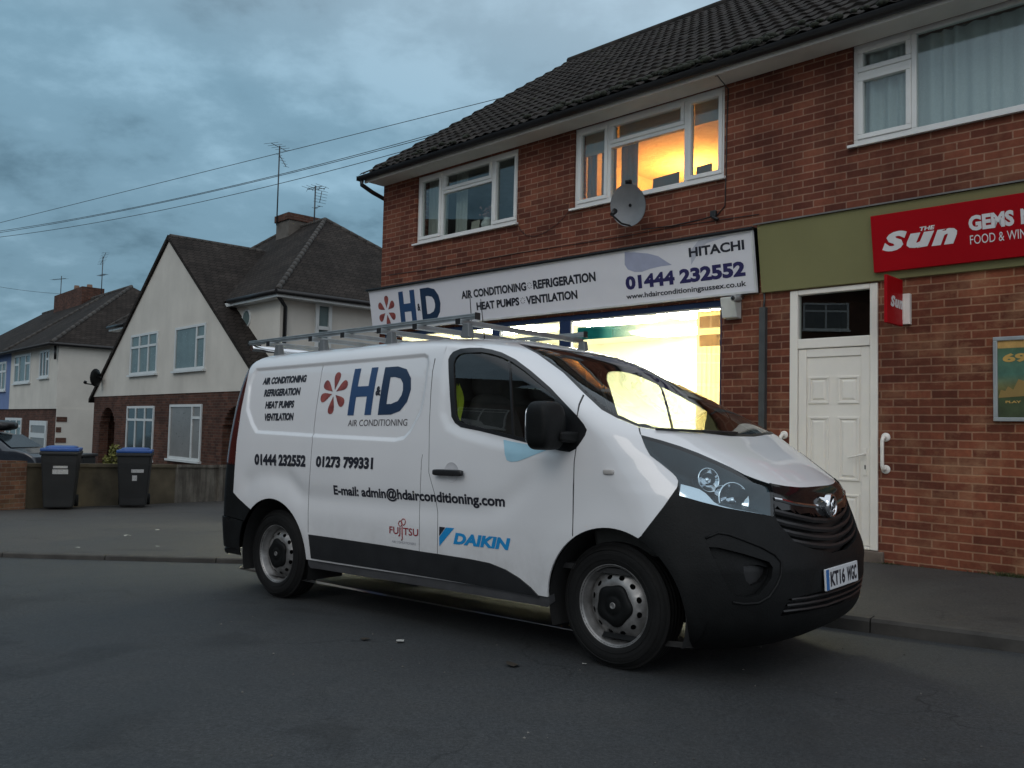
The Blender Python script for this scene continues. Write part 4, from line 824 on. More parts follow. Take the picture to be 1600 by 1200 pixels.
OUTL = {"headlight":[[1.4031,1.2498],[1.4369,1.2406],[1.4698,1.2313],[1.5015,1.2221],[1.5266,1.2123],[1.5502,1.2024],[1.5723,1.1925],[1.5893,1.1806],[1.6055,1.1687],[1.6212,1.1567],[1.6336,1.1429],[1.646,1.1291],[1.6581,1.1153],[1.6704,1.0992],[1.6826,1.0831],[1.6904,1.0643],[1.6984,1.0456],[1.7126,1.0327],[1.7257,1.0197],[1.7397,1.0096],[1.7546,0.9993],[1.7419,0.9711],[1.7238,0.9253],[1.7142,0.8955],[1.7054,0.8657],[1.6956,0.8363],[1.6768,0.8403],[1.6437,0.8481],[1.6114,0.8555],[1.5799,0.8628],[1.5545,0.8681],[1.5294,0.8733],[1.5047,0.8784],[1.4802,0.8833],[1.4567,0.8903],[1.4335,0.8972],[1.4105,0.904],[1.3877,0.9108],[1.3612,0.9201],[1.3351,0.9293],[1.3008,0.9417],[1.3233,0.9817],[1.3494,1.0137],[1.3602,1.0366],[1.3611,1.0559],[1.3559,1.0785],[1.3498,1.1012],[1.3404,1.1223],[1.3301,1.1435],[1.3508,1.1865],[1.3718,1.2156]],"hl_chrome":[[1.3526,1.0047],[1.3849,0.9939],[1.4145,0.9808],[1.4283,0.9607],[1.4346,0.936],[1.4424,0.9158],[1.4611,0.9],[1.4911,0.891],[1.5216,0.8817],[1.5482,0.8762],[1.5752,0.8704],[1.6026,0.8646],[1.6401,0.8555],[1.6789,0.8462],[1.677,0.8408],[1.6438,0.8484],[1.6114,0.8557],[1.5799,0.8628],[1.5546,0.8683],[1.5296,0.8737],[1.5049,0.879],[1.4805,0.8842],[1.457,0.8912],[1.4338,0.8981],[1.4108,0.9049],[1.3881,0.9117],[1.3616,0.921],[1.3355,0.9302],[1.2995,0.943],[1.3244,0.9738]],"hl_bulb1":[[1.5372,1.093],[1.572,1.1047],[1.6113,1.1046],[1.6451,1.0975],[1.6581,1.0833],[1.5966,1.0466],[1.5185,1.006],[1.5059,1.0195],[1.4802,1.0263],[1.4964,1.056]],"hl_bulb2":[[1.5789,1.033],[1.6295,1.0372],[1.6463,1.0142],[1.6753,1.0002],[1.6497,0.9551],[1.6326,0.9165],[1.6203,0.8778],[1.5966,0.8943],[1.5737,0.9107],[1.5381,0.9293],[1.5266,0.9565],[1.5366,0.9925]],"window_outer":[[0.8988,1.7358],[0.9275,1.7611],[0.9655,1.7854],[1.0538,1.8023],[1.1576,1.8046],[1.2074,1.8024],[1.2572,1.8007],[1.3082,1.7852],[1.3413,1.7622],[1.3407,1.736],[1.3455,1.7106],[1.3286,1.6834],[1.3146,1.6567],[1.3015,1.6306],[1.2808,1.6049],[1.2576,1.5797],[1.2263,1.5508],[1.1951,1.5225],[1.158,1.4948],[1.1244,1.4676],[1.0938,1.4408],[1.0646,1.4118],[1.0403,1.3833],[1.0283,1.3552],[1.0048,1.3086],[0.9974,1.2782],[0.9879,1.2488],[0.9767,1.2136],[0.9633,1.1747],[0.9489,1.1551],[0.9308,1.1613],[0.9196,1.1683],[0.9086,1.1754],[0.8975,1.1826],[0.8863,1.1899],[0.8738,1.1988],[0.861,1.2078],[0.8478,1.217],[0.8345,1.226],[0.821,1.2352],[0.8075,1.2445],[0.7941,1.2539],[0.7808,1.2634],[0.7674,1.2731],[0.7536,1.281],[0.7397,1.2891],[0.7258,1.2973],[0.7171,1.3241],[0.7181,1.3648],[0.7298,1.4069],[0.7437,1.4492],[0.759,1.4918],[0.7766,1.5332],[0.7969,1.5749],[0.8186,1.6169],[0.8429,1.6592],[0.8686,1.6974]],"window_glass":[[0.8934,1.708],[0.9278,1.7412],[0.9614,1.7635],[0.9922,1.7723],[1.0676,1.7705],[1.1574,1.7698],[1.2185,1.7548],[1.254,1.7301],[1.2651,1.6948],[1.2494,1.6634],[1.2361,1.6328],[1.213,1.6057],[1.1876,1.5791],[1.1592,1.5529],[1.1309,1.5272],[1.0841,1.4916],[1.0433,1.4568],[0.9686,1.3946],[0.9494,1.3506],[0.9336,1.3068],[0.925,1.2729],[0.9196,1.239],[0.9175,1.2052],[0.9029,1.2093],[0.888,1.2133],[0.8752,1.2219],[0.8623,1.2306],[0.8492,1.2394],[0.8363,1.2486],[0.8235,1.2579],[0.8107,1.2674],[0.7978,1.277],[0.7849,1.2867],[0.7719,1.2965],[0.7546,1.3087],[0.7372,1.3211],[0.7283,1.344],[0.7327,1.3764],[0.7442,1.4143],[0.7573,1.4523],[0.7715,1.4906],[0.7897,1.5318],[0.8108,1.5732],[0.8333,1.615],[0.8581,1.6571]],"window_div":[[1.3405,1.7383],[1.3579,1.7382],[1.2525,1.697],[1.1421,1.6576],[1.0179,1.6202],[0.9788,1.5841],[0.9552,1.5482],[0.9339,1.5126],[0.9155,1.4771],[0.8988,1.4418],[0.8833,1.4067],[0.8698,1.3718],[0.8591,1.337],[0.8498,1.3023],[0.8428,1.2678],[0.8391,1.2333],[0.8349,1.2333],[0.8386,1.2678],[0.8455,1.3024],[0.8548,1.3371],[0.8655,1.372],[0.879,1.407],[0.8945,1.4422],[0.9111,1.4775],[0.9295,1.5131],[0.9508,1.5488],[0.9742,1.5847],[0.9988,1.6209],[1.1213,1.6581],[1.234,1.6973]],"windscreen":[[1.6996,1.853],[1.6681,1.8095],[1.6645,1.7821],[1.6633,1.7567],[1.6481,1.7296],[1.6363,1.7031],[1.6286,1.6768],[1.6252,1.6509],[1.6217,1.6254],[1.5974,1.5974],[1.5682,1.5699],[1.5373,1.5429],[1.5063,1.5165],[1.4775,1.4907],[1.453,1.4651],[1.4295,1.44],[1.407,1.4153],[1.3855,1.3911],[1.3934,1.3753],[1.4017,1.3596],[1.4099,1.3441],[1.4281,1.3318],[1.4455,1.3196],[1.4621,1.3074],[1.4778,1.2953],[1.5197,1.2904],[1.5606,1.2855],[1.6005,1.2807],[1.6396,1.2759],[1.6844,1.2741],[1.7286,1.2723],[1.7718,1.2706],[1.8138,1.2689],[1.8539,1.2672],[1.8912,1.2656],[1.9186,1.2621],[1.943,1.2586],[1.9639,1.2551],[1.9807,1.2515]],"ws_top":[[1.6996,1.853],[1.7338,1.8385],[1.7731,1.8275],[1.8125,1.8248],[1.8517,1.8233],[1.8895,1.8227],[1.9241,1.8232],[1.9538,1.8245],[1.9818,1.8243],[1.9969,1.8246]],"hood_side":[[1.4804,1.2953],[1.4389,1.2742],[1.4068,1.2535]],"hood_front":[[1.7546,0.9993],[1.7747,1.0002],[1.7995,0.9935],[1.8267,0.9865],[1.8591,0.9819],[1.8923,0.977],[1.9443,0.9738]],"wing_front":[[1.0109,0.7341],[1.0512,0.7654],[1.0911,0.7962],[1.1283,0.8244],[1.1645,0.8525],[1.1986,0.8804],[1.2349,0.9128],[1.2717,0.945],[1.3195,0.9815],[1.3515,1.0133]],"seam_doorfront":[[1.4446,1.4786],[1.2342,1.4206],[1.1244,1.3876],[1.0242,1.3552],[0.9902,1.3196],[0.9788,1.2841],[0.9707,1.2487],[0.967,1.2134],[0.9636,1.1782],[0.9587,1.1395],[0.9544,1.1009],[0.9502,1.0676],[0.945,1.0343],[0.9398,1.0011],[0.9317,0.9679],[0.9225,0.933],[0.9156,0.8981],[0.9093,0.8633],[0.9033,0.8286],[0.8979,0.7957],[0.8934,0.763],[0.8897,0.7303],[0.8861,0.6974]],"seam_a":[[1.3161,1.9977],[0.9517,1.8149],[0.8666,1.7506],[0.8286,1.7077],[0.7969,1.6651],[0.7715,1.6224],[0.7487,1.58],[0.7271,1.5379],[0.7087,1.4959],[0.6928,1.4541],[0.6782,1.4125],[0.6653,1.371],[0.6553,1.3298],[0.6478,1.2896],[0.6429,1.2496],[0.6414,1.2098],[0.64,1.1701],[0.6387,1.1304],[0.6374,1.0909],[0.6345,1.0514],[0.631,1.012],[0.6293,0.9641],[0.6273,0.9146],[0.6259,0.865],[0.6213,0.8148],[0.6191,0.7653],[0.6174,0.7271],[0.6159,0.6889],[0.6142,0.6505],[0.6122,0.6118],[0.6105,0.5731],[0.6094,0.5342],[0.6081,0.4953]],"seam_b":[[0.6259,1.1655],[0.6221,1.1244],[0.6179,1.0834],[0.6145,1.0426],[0.6106,1.0017],[0.6041,0.961],[0.5977,0.9201],[0.592,0.8792],[0.5855,0.8378],[0.5795,0.7964],[0.576,0.7557],[0.5747,0.7143],[0.5733,0.6729],[0.5715,0.631],[0.5695,0.589],[0.5682,0.5469],[0.5669,0.5047]],"seam_c":[[0.4471,2.0166],[0.4147,1.8228],[0.389,1.7734],[0.3709,1.7248],[0.3584,1.6759],[0.3475,1.6273],[0.3375,1.579],[0.3277,1.531],[0.3192,1.4832],[0.3114,1.4356],[0.3049,1.3882],[0.2998,1.3408],[0.2957,1.2936],[0.2962,1.2465],[0.2988,1.1997],[0.2975,1.153],[0.2974,1.1064],[0.2963,1.0599],[0.2944,1.0135],[0.2913,0.967],[0.2875,0.9205],[0.2832,0.8737],[0.2782,0.8265],[0.2756,0.7798],[0.276,0.7341],[0.2764,0.6884],[0.2768,0.6395],[0.2769,0.5905],[0.2769,0.5415]],"strip":[[0.2793,0.5283],[0.2954,0.5271],[0.3123,0.5264],[0.3294,0.526],[0.3463,0.5256],[0.3642,0.5244],[0.3818,0.5233],[0.3992,0.5223],[0.4164,0.5212],[0.4332,0.5201],[0.4499,0.5191],[0.4663,0.5181],[0.4824,0.5171],[0.497,0.5156],[0.5114,0.5142],[0.5256,0.5128],[0.5396,0.5114],[0.5534,0.5101],[0.5671,0.5087],[0.5818,0.5078],[0.5963,0.507],[0.6106,0.5061],[0.6241,0.505],[0.6375,0.504],[0.6507,0.5029],[0.6637,0.5019],[0.6766,0.5009],[0.6906,0.4979],[0.7045,0.4949],[0.7181,0.4919],[0.7337,0.4792],[0.749,0.4668],[0.7623,0.4472],[0.7755,0.4279],[0.7865,0.405],[0.7977,0.3826],[0.8134,0.3427]],"strip_low":[[0.8134,0.3409],[0.8021,0.3408],[0.7912,0.3413],[0.7804,0.3421],[0.7697,0.3431],[0.7588,0.3441],[0.7478,0.3451],[0.7366,0.3461],[0.7253,0.3468],[0.7139,0.3474],[0.7024,0.3481],[0.6907,0.3488],[0.6789,0.3495],[0.6669,0.3502],[0.6548,0.3509],[0.6426,0.3516],[0.6302,0.3524],[0.616,0.3529],[0.6017,0.3534],[0.5872,0.3539],[0.5725,0.3544],[0.5576,0.3549],[0.5425,0.3554],[0.5271,0.3555],[0.5116,0.3556],[0.4958,0.3557],[0.4798,0.3558],[0.4635,0.3559],[0.447,0.356],[0.4303,0.3561],[0.4133,0.3563],[0.3976,0.3564],[0.3817,0.3566],[0.3655,0.3567],[0.3491,0.3569],[0.3325,0.357],[0.3157,0.3572],[0.2992,0.3578],[0.2839,0.3593]],"rear_edge":[[-0.1384,1.8703],[-0.1642,1.845],[-0.0589,1.7708],[-0.0027,1.7165],[0.0049,1.6632],[0.0085,1.6102],[0.011,1.5576],[0.0125,1.5052],[0.0132,1.453],[0.0151,1.4009],[0.0162,1.3489],[0.0174,1.2971],[0.0186,1.2455],[0.0193,1.1939],[0.0209,1.1476],[0.0222,1.1014],[0.0231,1.0552],[0.0234,1.0091],[0.0234,0.9629],[0.0239,0.9049],[0.0241,0.8469],[0.0238,0.7889],[0.0425,0.7463],[0.0763,0.6928],[0.1054,0.6495]],"bumper_split":[[-0.18,0.592],[0.0163,0.5872],[0.0383,0.58],[0.0624,0.5741],[0.092,0.5566]],"grille":[[1.7693,1.0019],[1.7396,0.9691],[1.7258,0.9357],[1.7167,0.9033],[1.7095,0.871],[1.7012,0.839],[1.7045,0.8018],[1.7192,0.7788],[1.7345,0.7557],[1.7482,0.7325],[1.7624,0.7093],[1.8071,0.6829],[1.8395,0.67],[1.8726,0.6563],[1.9068,0.6457],[1.9401,0.6342],[1.9711,0.6224]],"fog":[[1.3335,0.6938],[1.3763,0.6927],[1.4242,0.68],[1.4564,0.6712],[1.4889,0.6621],[1.5211,0.6506],[1.5535,0.6387],[1.6027,0.6192],[1.6142,0.5922],[1.5993,0.5396],[1.5698,0.501],[1.5319,0.4625],[1.4775,0.4508],[1.4242,0.456],[1.3986,0.4827],[1.3748,0.5269],[1.3598,0.5621],[1.3484,0.5969],[1.3425,0.6228],[1.3373,0.6486]],"fog_rim":[[1.3305,0.7354],[1.3652,0.749],[1.3995,0.7625],[1.4476,0.7539],[1.4776,0.7406],[1.5081,0.7271],[1.5337,0.715],[1.5597,0.7027],[1.5863,0.6901],[1.6133,0.6714],[1.641,0.6523],[1.6635,0.6156],[1.6557,0.5852],[1.6523,0.5541],[1.6392,0.5281],[1.6263,0.502],[1.6065,0.4764],[1.5873,0.4506],[1.5594,0.4365],[1.5324,0.422],[1.4962,0.4211],[1.4604,0.4197],[1.4067,0.4291]],"fog_hole":[[1.487,0.61],[1.5248,0.61],[1.5631,0.6096],[1.6096,0.5925],[1.595,0.5488],[1.5611,0.5148],[1.5149,0.4988],[1.4893,0.5263],[1.4788,0.5708]],"low_grille":[[1.7461,0.4632],[1.7818,0.4662],[1.8187,0.4685],[1.8566,0.47],[1.8971,0.4639],[1.9374,0.4565],[1.9746,0.4477],[2.0,0.44],[2.0,0.44],[2.0,0.445],[2.0,0.415],[2.0,0.385],[2.0,0.355],[2.0,0.34],[2.0,0.33],[1.9967,0.3239],[1.9684,0.3317],[1.9324,0.3381],[1.8945,0.343],[1.8543,0.3487],[1.8153,0.3531],[1.7777,0.3563],[1.7415,0.3586],[1.7064,0.3601],[1.6725,0.3609],[1.6887,0.3871],[1.7062,0.4129],[1.7252,0.4382]],"flash":[[0.8161,1.2217],[0.8338,1.2107],[0.8472,1.2043],[0.8603,1.198],[0.8732,1.1902],[0.8858,1.1826],[0.8971,1.1757],[0.9083,1.1689],[0.8963,1.1558],[0.8844,1.1425],[0.8713,1.1273],[0.8576,1.1118],[0.8406,1.0959],[0.8268,1.0926],[0.8193,1.1017],[0.8167,1.1352],[0.8166,1.1783]],"indic":[[1.0145,1.0574],[1.0259,1.0671],[1.075,1.0684],[1.0767,1.0591],[1.0629,1.0422],[1.0168,1.0375],[1.0092,1.0439]],"handle":[[0.653,1.0302],[0.6674,1.0308],[0.6816,1.0314],[0.6956,1.032],[0.7094,1.0325],[0.7231,1.0331],[0.7194,0.9982],[0.7059,0.9982],[0.6922,0.9982],[0.6784,0.9981],[0.6643,0.9981],[0.6501,0.9981]],"slat_a":[[1.7124,0.8646],[1.7322,0.8587],[1.7524,0.8526],[1.773,0.8464],[1.7988,0.839],[1.8254,0.8313],[1.8525,0.8233],[1.8748,0.817],[1.8973,0.8104],[1.9198,0.8036],[1.9429,0.7995],[1.9649,0.7952],[1.9846,0.7905]],"slat_b":[[1.707,0.8164],[1.7316,0.8077],[1.7567,0.7987],[1.7829,0.792],[1.8096,0.7849],[1.837,0.7775],[1.8595,0.7716],[1.8821,0.7655],[1.9049,0.759],[1.9283,0.7547],[1.951,0.7502],[1.9722,0.7453],[1.9948,0.7411]],"slat_c":[[1.7291,0.7649],[1.7517,0.7571],[1.7747,0.749],[1.7963,0.7435],[1.8182,0.7378],[1.8404,0.7319],[1.8632,0.7262],[1.8861,0.7202],[1.9091,0.7139],[1.9397,0.7083],[1.9683,0.7021],[1.9884,0.6992]],"slat_d":[[1.7593,0.7132],[1.7851,0.7055],[1.8115,0.6974],[1.8408,0.6894],[1.8707,0.6809],[1.9014,0.6741],[1.9318,0.6667],[1.9574,0.662],[1.9803,0.657]],"chrome":[[1.7244,0.9222],[1.7617,0.9146],[1.7879,0.9061],[1.815,0.8973],[1.8438,0.8909],[1.8733,0.8842],[1.8966,0.8802],[1.9199,0.8761],[1.943,0.8717],[1.9683,0.8688],[1.9902,0.8656]],"panel_low":[[1.7136,0.8834],[1.7349,0.8766],[1.7566,0.8698],[1.7787,0.8628],[1.8051,0.8568],[1.8321,0.8506],[1.8598,0.8442],[1.8825,0.8391],[1.9054,0.8339],[1.9282,0.8284],[1.9564,0.825],[1.982,0.8213]],"lg_a":[[1.7125,0.4235],[1.7382,0.4232],[1.7646,0.4226],[1.7915,0.4215],[1.8192,0.42],[1.8449,0.4203],[1.871,0.4202],[1.8974,0.4196],[1.9238,0.4185],[1.9515,0.4187],[1.9769,0.4183],[1.9966,0.4173]],"lg_b":[[1.6899,0.3957],[1.7118,0.3954],[1.7342,0.3949],[1.7569,0.3941],[1.7803,0.393],[1.8041,0.3915],[1.8282,0.3912],[1.8528,0.3905],[1.8778,0.3894],[1.903,0.3877],[1.9282,0.3856],[1.9557,0.3859],[1.9805,0.3856],[1.9987,0.3848]],"lg_c":[[1.6733,0.3669],[1.6947,0.3668],[1.7166,0.3664],[1.739,0.3657],[1.7618,0.3648],[1.7852,0.3634],[1.8092,0.3617],[1.8335,0.3611],[1.8583,0.3599],[1.8836,0.3583],[1.9091,0.3561],[1.9344,0.3533],[1.9614,0.3541],[1.9853,0.3542]],"idx":[20,41]}
T0 = np.array([-1.784, 6.6582, -1.3309]); YV, PV = 0.706, 0.0207
FW = np.array([math.cos(YV) * math.cos(PV), -math.sin(YV) * math.cos(PV), math.sin(PV)])
RT = np.array([-math.sin(YV), -math.cos(YV), 0.0]); UPV = np.cross(RT, FW)
ORG = T0 - RT * 0.888
VM = Matrix(((FW[0], -RT[0], UPV[0], ORG[0]), (FW[1], -RT[1], UPV[1], ORG[1]), (FW[2], -RT[2], UPV[2], ORG[2]), (0, 0, 0, 1)))
van = empty('van', VM); tag(van, 'white panel van with roof rack, blue and red lettering and a black bumper', 'van')
def SN_(u, h):
    """surface point and outward normal in (s, y-right, z)"""
    u = np.asarray(u, float); h = np.asarray(h, float); e = 2e-3
    ua = np.clip(u - e, -1, 2 - 1e-6); ub = np.clip(u + e, -1, 2 - 1e-6); ha = np.clip(h - e, 0.16, 2.68); hb = np.clip(h + e, 0.16, 2.68)
    du = S(ub, h) - S(ua, h); dh = S(u, hb) - S(u, ha); n = -np.cross(du, dh)
    n /= np.maximum(np.linalg.norm(n, axis=-1, keepdims=True), 1e-12)
    return S(u, h), n
def inv_side(s, z):
    """(s, z) on the flank -> (u, h)"""
    s = np.asarray(s, float); z = np.asarray(z, float)
    _, hw, sf, L, b, sr = [c(z) for c in COLS]
    Lr = np.minimum(LR, (sf - L - sr) * .3); s0 = sr + Lr; s1 = sf - L
    u = (s - s0) / (s1 - s0)
    u = np.where(s > s1, 1 + np.arcsin(np.clip((s - s1) / L, 0, 1)) * 2 / np.pi, u)
    return np.where(s < s0, -np.arcsin(np.clip((s0 - s) / Lr, 0, 1)) * 2 / np.pi, u), z
def to_x(u):
    u = np.asarray(u, float); return np.where(u < 0, u * 0.45, np.where(u > 1, 3.0 + (u - 1) * 1.35, u * 3.0))
def from_x(x):
    x = np.asarray(x, float); return np.where(x < 0, x / 0.45, np.where(x > 3, 1 + (x - 3.0) / 1.35, x / 3.0))
O = {k: [tuple(q) for q in v] for k, v in OUTL.items() if k != 'idx'}
I_END, I_TIP = OUTL['idx']
def thick(line, wd):
    """ribbon polygon around a polyline, in (x, h)"""
    p = [Vector((float(to_x(a)), b)) for a, b in line]; l, r = [], []
    for i, q in enumerate(p):
        d = (p[min(i + 1, len(p) - 1)] - p[max(i - 1, 0)]).normalized(); nn = Vector((-d.y, d.x)) * wd / 2
        l.append(q + nn); r.append(q - nn)
    return [(float(from_x(q.x)), q.y) for q in l + r[::-1]]
def circ(cs, cz, r, n=72):
    s = [cs + r * math.cos(2 * math.pi * i / n) for i in range(n)]; z = [max(0.165, cz + r * math.sin(2 * math.pi * i / n)) for i in range(n)]
    u, h = inv_side(s, z); return list(zip(u.tolist(), h.tolist()))
hl = O['headlight']; HB = hl[I_END:I_TIP + 1]          # inner top corner, along the bottom, to the rear tip
HT = hl[:I_END + 1]
hood_c = O['hood_front'][-1][1]
HF = O['hood_front'] + [(2.0, hood_c)]
R = {}
R['arch'] = circ(0.06, 0.335, 0.43) ; R['arch2'] = circ(3.14, 0.335, 0.425)
WSB = [q for q in O['windscreen']]; WST = O['ws_top']
R['windscreen'] = WSB + [(2.0, WSB[-1][1]), (2.0, WST[-1][1])] + WST[::-1]
R['window'] = O['window_outer']; R['glass'] = O['window_glass']; R['div'] = O['window_div']
R['headlight'] = hl
g_c = 0.62
R['grille'] = O['grille'] + [(2.0, O['grille'][-1][1]), (2.0, hood_c)] + O['hood_front'][::-1]
ua = float(inv_side(3.56, 0.3)[0])
R['bumper'] = O['wing_front'] + HB[::-1] + HF[1:] + [(2.0, 0.16), (ua - 0.25, 0.16), (O['wing_front'][0][0] - 0.15, 0.5)]
corner = min(range(len(WSB)), key=lambda i: abs(WSB[i][0] - O['hood_side'][0][0]) + abs(WSB[i][1] - O['hood_side'][0][1]))
R['hood'] = O['hood_side'] + HT + HF + [(2.0, WSB[-1][1])] + WSB[corner + 1:][::-1]
re_ = O['rear_edge']
arch_u = float(inv_side(-0.1, 0.4)[0])
R['rear_trim'] = re_ + [(arch_u + 0.06, 0.45), (arch_u + 0.02, 0.165), (-0.99, 0.165), (-0.99, 0.62), (-0.72, 0.66), (-0.72, 1.80), (re_[0][0] - 0.03, 1.86)]
R['strip'] = O['strip'] + O['strip_low']
sb = min(range(len(O['seam_a'])), key=lambda i: abs(O['seam_a'][i][1] - 1.60))
SA = O['seam_a'][sb:]; SFD = O['seam_doorfront']
R['door'] = SA + [(float(inv_side(1.85, 0.345)[0]), 0.345), (float(inv_side(2.80, 0.345)[0]), 0.345)] + SFD[::-1]
GAPS = {'g1': thick(SFD, 0.006), 'g2': thick([q for q in O['seam_a'] if q[1] < 1.79], 0.0035), 'g3': thick([q for q in O['seam_b'] if q[1] < 1.15], 0.003), 'g4': thick([q for q in O['seam_c'] if q[1] < 1.79], 0.0035),
        'g5': thick(O['hood_side'] + HT, 0.006), 'g6': thick(O['wing_front'], 0.005), 'g7': thick(O['bumper_split'], 0.006)}
sill_h = 0.345
R['sill'] = [(-0.3, sill_h), (1.3, sill_h), (1.3, 0.162), (-0.3, 0.162)]
R['fog'] = O['fog']; R['fog_hole'] = O['fog_hole']
R['low_grille'] = [(1.69, 0.43), (2.0, 0.43), (2.0, 0.335), (1.655, 0.345)]
R['flash'] = O['flash']; R['chromebit'] = O['hl_chrome']; R['bulb1'] = O['hl_bulb1']; R['bulb2'] = O['hl_bulb2']
polysd = dict(R); polysd.update(GAPS)
# triangulate the flat (u, h) domain with every outline as a constraint
gx = sorted(set(np.round(np.concatenate([to_x(np.linspace(-1, 0, 14)), to_x(np.linspace(0, 1, 118)), to_x(np.linspace(1, 2, 46)), to_x(1 + np.arccos(np.linspace(0, 1, 22) ** 2.0) * 2 / np.pi)]), 4).tolist()))
gx = sorted(set(gx) | set(to_x(inv_side(np.concatenate([np.linspace(1.622, 1.668, 9), np.linspace(-0.44, -0.395, 7)]), np.full(16, 1.55))[0]).tolist()))
gx = [a for i, a in enumerate(gx) if i == 0 or a - gx[i - 1] > 0.004]
if gx[-1] < 4.35 - 1e-6: gx.append(4.35)
gh = np.array(sorted(set(np.round(np.concatenate([np.arange(0.16, 1.82, 0.0235), np.linspace(1.205, 1.275, 12), np.linspace(1.758, 1.800, 8), np.arange(1.82, 2.69, 0.045), [2.69]]), 4).tolist())))
P = [Vector((a, b)) for a in gx for b in gh]; Ed = []
for k, pg in polysd.items():
    o = len(P); x = to_x([q[0] for q in pg])
    P += [Vector((min(4.35, max(-0.45, float(a))), min(2.69, max(0.16, q[1])))) for a, q in zip(x, pg)]
    Ed += [(o + i, o + (i + 1) % len(pg)) for i in range(len(pg))]
def ring(poly, off, step=0.05):
    # outline shifted by off metres, as (u, h) points: keeps mesh edges along the pressed features
    n_ = len(poly); cw = np.sign(sum(poly[i - 1][0] * poly[i][1] - poly[i][0] * poly[i - 1][1] for i in range(n_))); o = []
    for i in range(n_):
        a, b, c = (Vector(poly[i - 1]), Vector(poly[i]), Vector(poly[(i + 1) % n_])); t1, t2 = (b - a).normalized(), (c - b).normalized(); n1_, n2_ = Vector((t1.y, -t1.x)) * cw, Vector((t2.y, -t2.x)) * cw
        nn_ = (n1_ + n2_).normalized(); o.append(b + nn_ * off / max(0.5, nn_.dot(n1_)))
    o2 = []
    for i in range(n_):
        a, b = o[i], o[(i + 1) % n_]; k_ = max(1, int((b - a).length / step)); o2 += [a.lerp(b, j / k_) for j in range(k_)]
    u, h = inv_side([q.x for q in o2], [q.y for q in o2]); return u, h
for pg, offs in ((PANEL, (-0.022, -0.011, -0.002, 0.006, 0.012)), (WINP, (0.03, 0.075))):
    for of_ in offs:
        u, h = ring([tuple(q) for q in pg], of_); o = len(P); P += [Vector((float(a), float(b))) for a, b in zip(to_x(u), h)]; Ed += [(o + i, o + (i + 1) % len(u)) for i in range(len(u))]
CV, _, CF, _, _, _ = delaunay_2d_cdt(P, Ed, [], 0, 1e-5)
CV = np.array([(q.x, q.y) for q in CV]); CF = np.array([tuple(q) for q in CF])
CEN = CV[CF].mean(1)
def inside(poly):
    px = to_x([q[0] for q in poly]); pz = np.array([q[1] for q in poly]); r = np.zeros(len(CEN), bool); n = len(px)
    for i in range(n):
        j = (i - 1) % n; c = (pz[i] > CEN[:, 1]) != (pz[j] > CEN[:, 1])
        with np.errstate(divide='ignore', invalid='ignore'):
            t = (px[j] - px[i]) * (CEN[:, 1] - pz[i]) / (pz[j] - pz[i]) + px[i]
        r ^= c & (CEN[:, 0] < t)
    return r
A = np.abs((CV[CF[:, 1]] - CV[CF[:, 0]])[:, 0] * (CV[CF[:, 2]] - CV[CF[:, 0]])[:, 1] - (CV[CF[:, 1]] - CV[CF[:, 0]])[:, 1] * (CV[CF[:, 2]] - CV[CF[:, 0]])[:, 0])
ok = A > 1e-10
IN = {k: inside(p) & ok for k, p in polysd.items()}
U_ = from_x(CV[:, 0]); PT, NR = SN_(U_, CV[:, 1])
def patch(name, mask, mat, parent=van, off=0.0, skirt=0.0, sides='both', kind=None, flipn=False, cn=True):
    tri = CF[mask]
    if len(tri) == 0: return None
    used = np.unique(tri); mp = -np.ones(len(CV), int); mp[used] = np.arange(len(used)); tri = mp[tri]
    off_ = np.asarray(off, float); p = PT[used] + NR[used] * (off_[used][:, None] if off_.ndim else off_); n = NR[used]
    # orient
    a = np.cross(p[tri[:, 1]] - p[tri[:, 0]], p[tri[:, 2]] - p[tri[:, 0]]); fl = (a * n[tri[:, 0]]).sum(1) < 0
    tri[fl] = tri[fl][:, ::-1]
    V, NN, F = [], [], []
    def emit_side(sg):
        o = len(V); q = p * np.array([1, -sg, 1]); qn = n * np.array([1, -sg, 1])
        V.extend(q.tolist()); NN.extend(qn.tolist())
        t = tri if sg < 0 else tri[:, ::-1]
        F.extend((t + o).tolist())
        if skirt:
            from collections import Counter
            ec = {}
            for f in t:
                for i in range(3):
                    e = (int(f[i]), int(f[(i + 1) % 3])); ec[tuple(sorted(e))] = ec.get(tuple(sorted(e)), []) + [e]
            for k_, es in ec.items():
                if len(es) != 1: continue
                i, j = es[0]
                if abs(q[i][1]) < 1e-4 and abs(q[j][1]) < 1e-4: continue
                b = len(V); sn = np.cross(q[j] - q[i], qn[i]); l = np.linalg.norm(sn)
                if l < 1e-9: continue
                sn = sn / l
                V.extend([q[j].tolist(), q[i].tolist(), (q[i] - qn[i] * skirt).tolist(), (q[j] - qn[j] * skirt).tolist()]); NN.extend([sn.tolist()] * 4); F.append([b, b + 1, b + 2, b + 3])
    if sides in ('both', 'right'): emit_side(1)
    if sides in ('both', 'left'): emit_side(-1)
    if flipn: F = [f[::-1] for f in F]; NN = [[-c for c in q] for q in NN]
    me = bpy.data.meshes.new(name); me.from_pydata(V, [], F); me.materials.append(mat)
    me.polygons.foreach_set('use_smooth', [True] * len(F)); me.update()
    if cn: me.normals_split_custom_set_from_vertices([tuple(q) for q in NN])
    o = bpy.data.objects.new(name, me); COL.objects.link(o); o.parent = parent
    if kind: o['kind'] = kind
    return o
kw_ = Mat('van_white_paint'); vc = kw_.ramp(kw_.noise(1.6, 5), (0.3, (0.70, 0.70, 0.71)), (0.7, (0.74, 0.74, 0.745)))
tcv = kw_.new('ShaderNodeTexCoord'); sxv = kw_.new('ShaderNodeSeparateXYZ'); kw_.link(tcv.outputs['Object'], sxv.inputs[0])
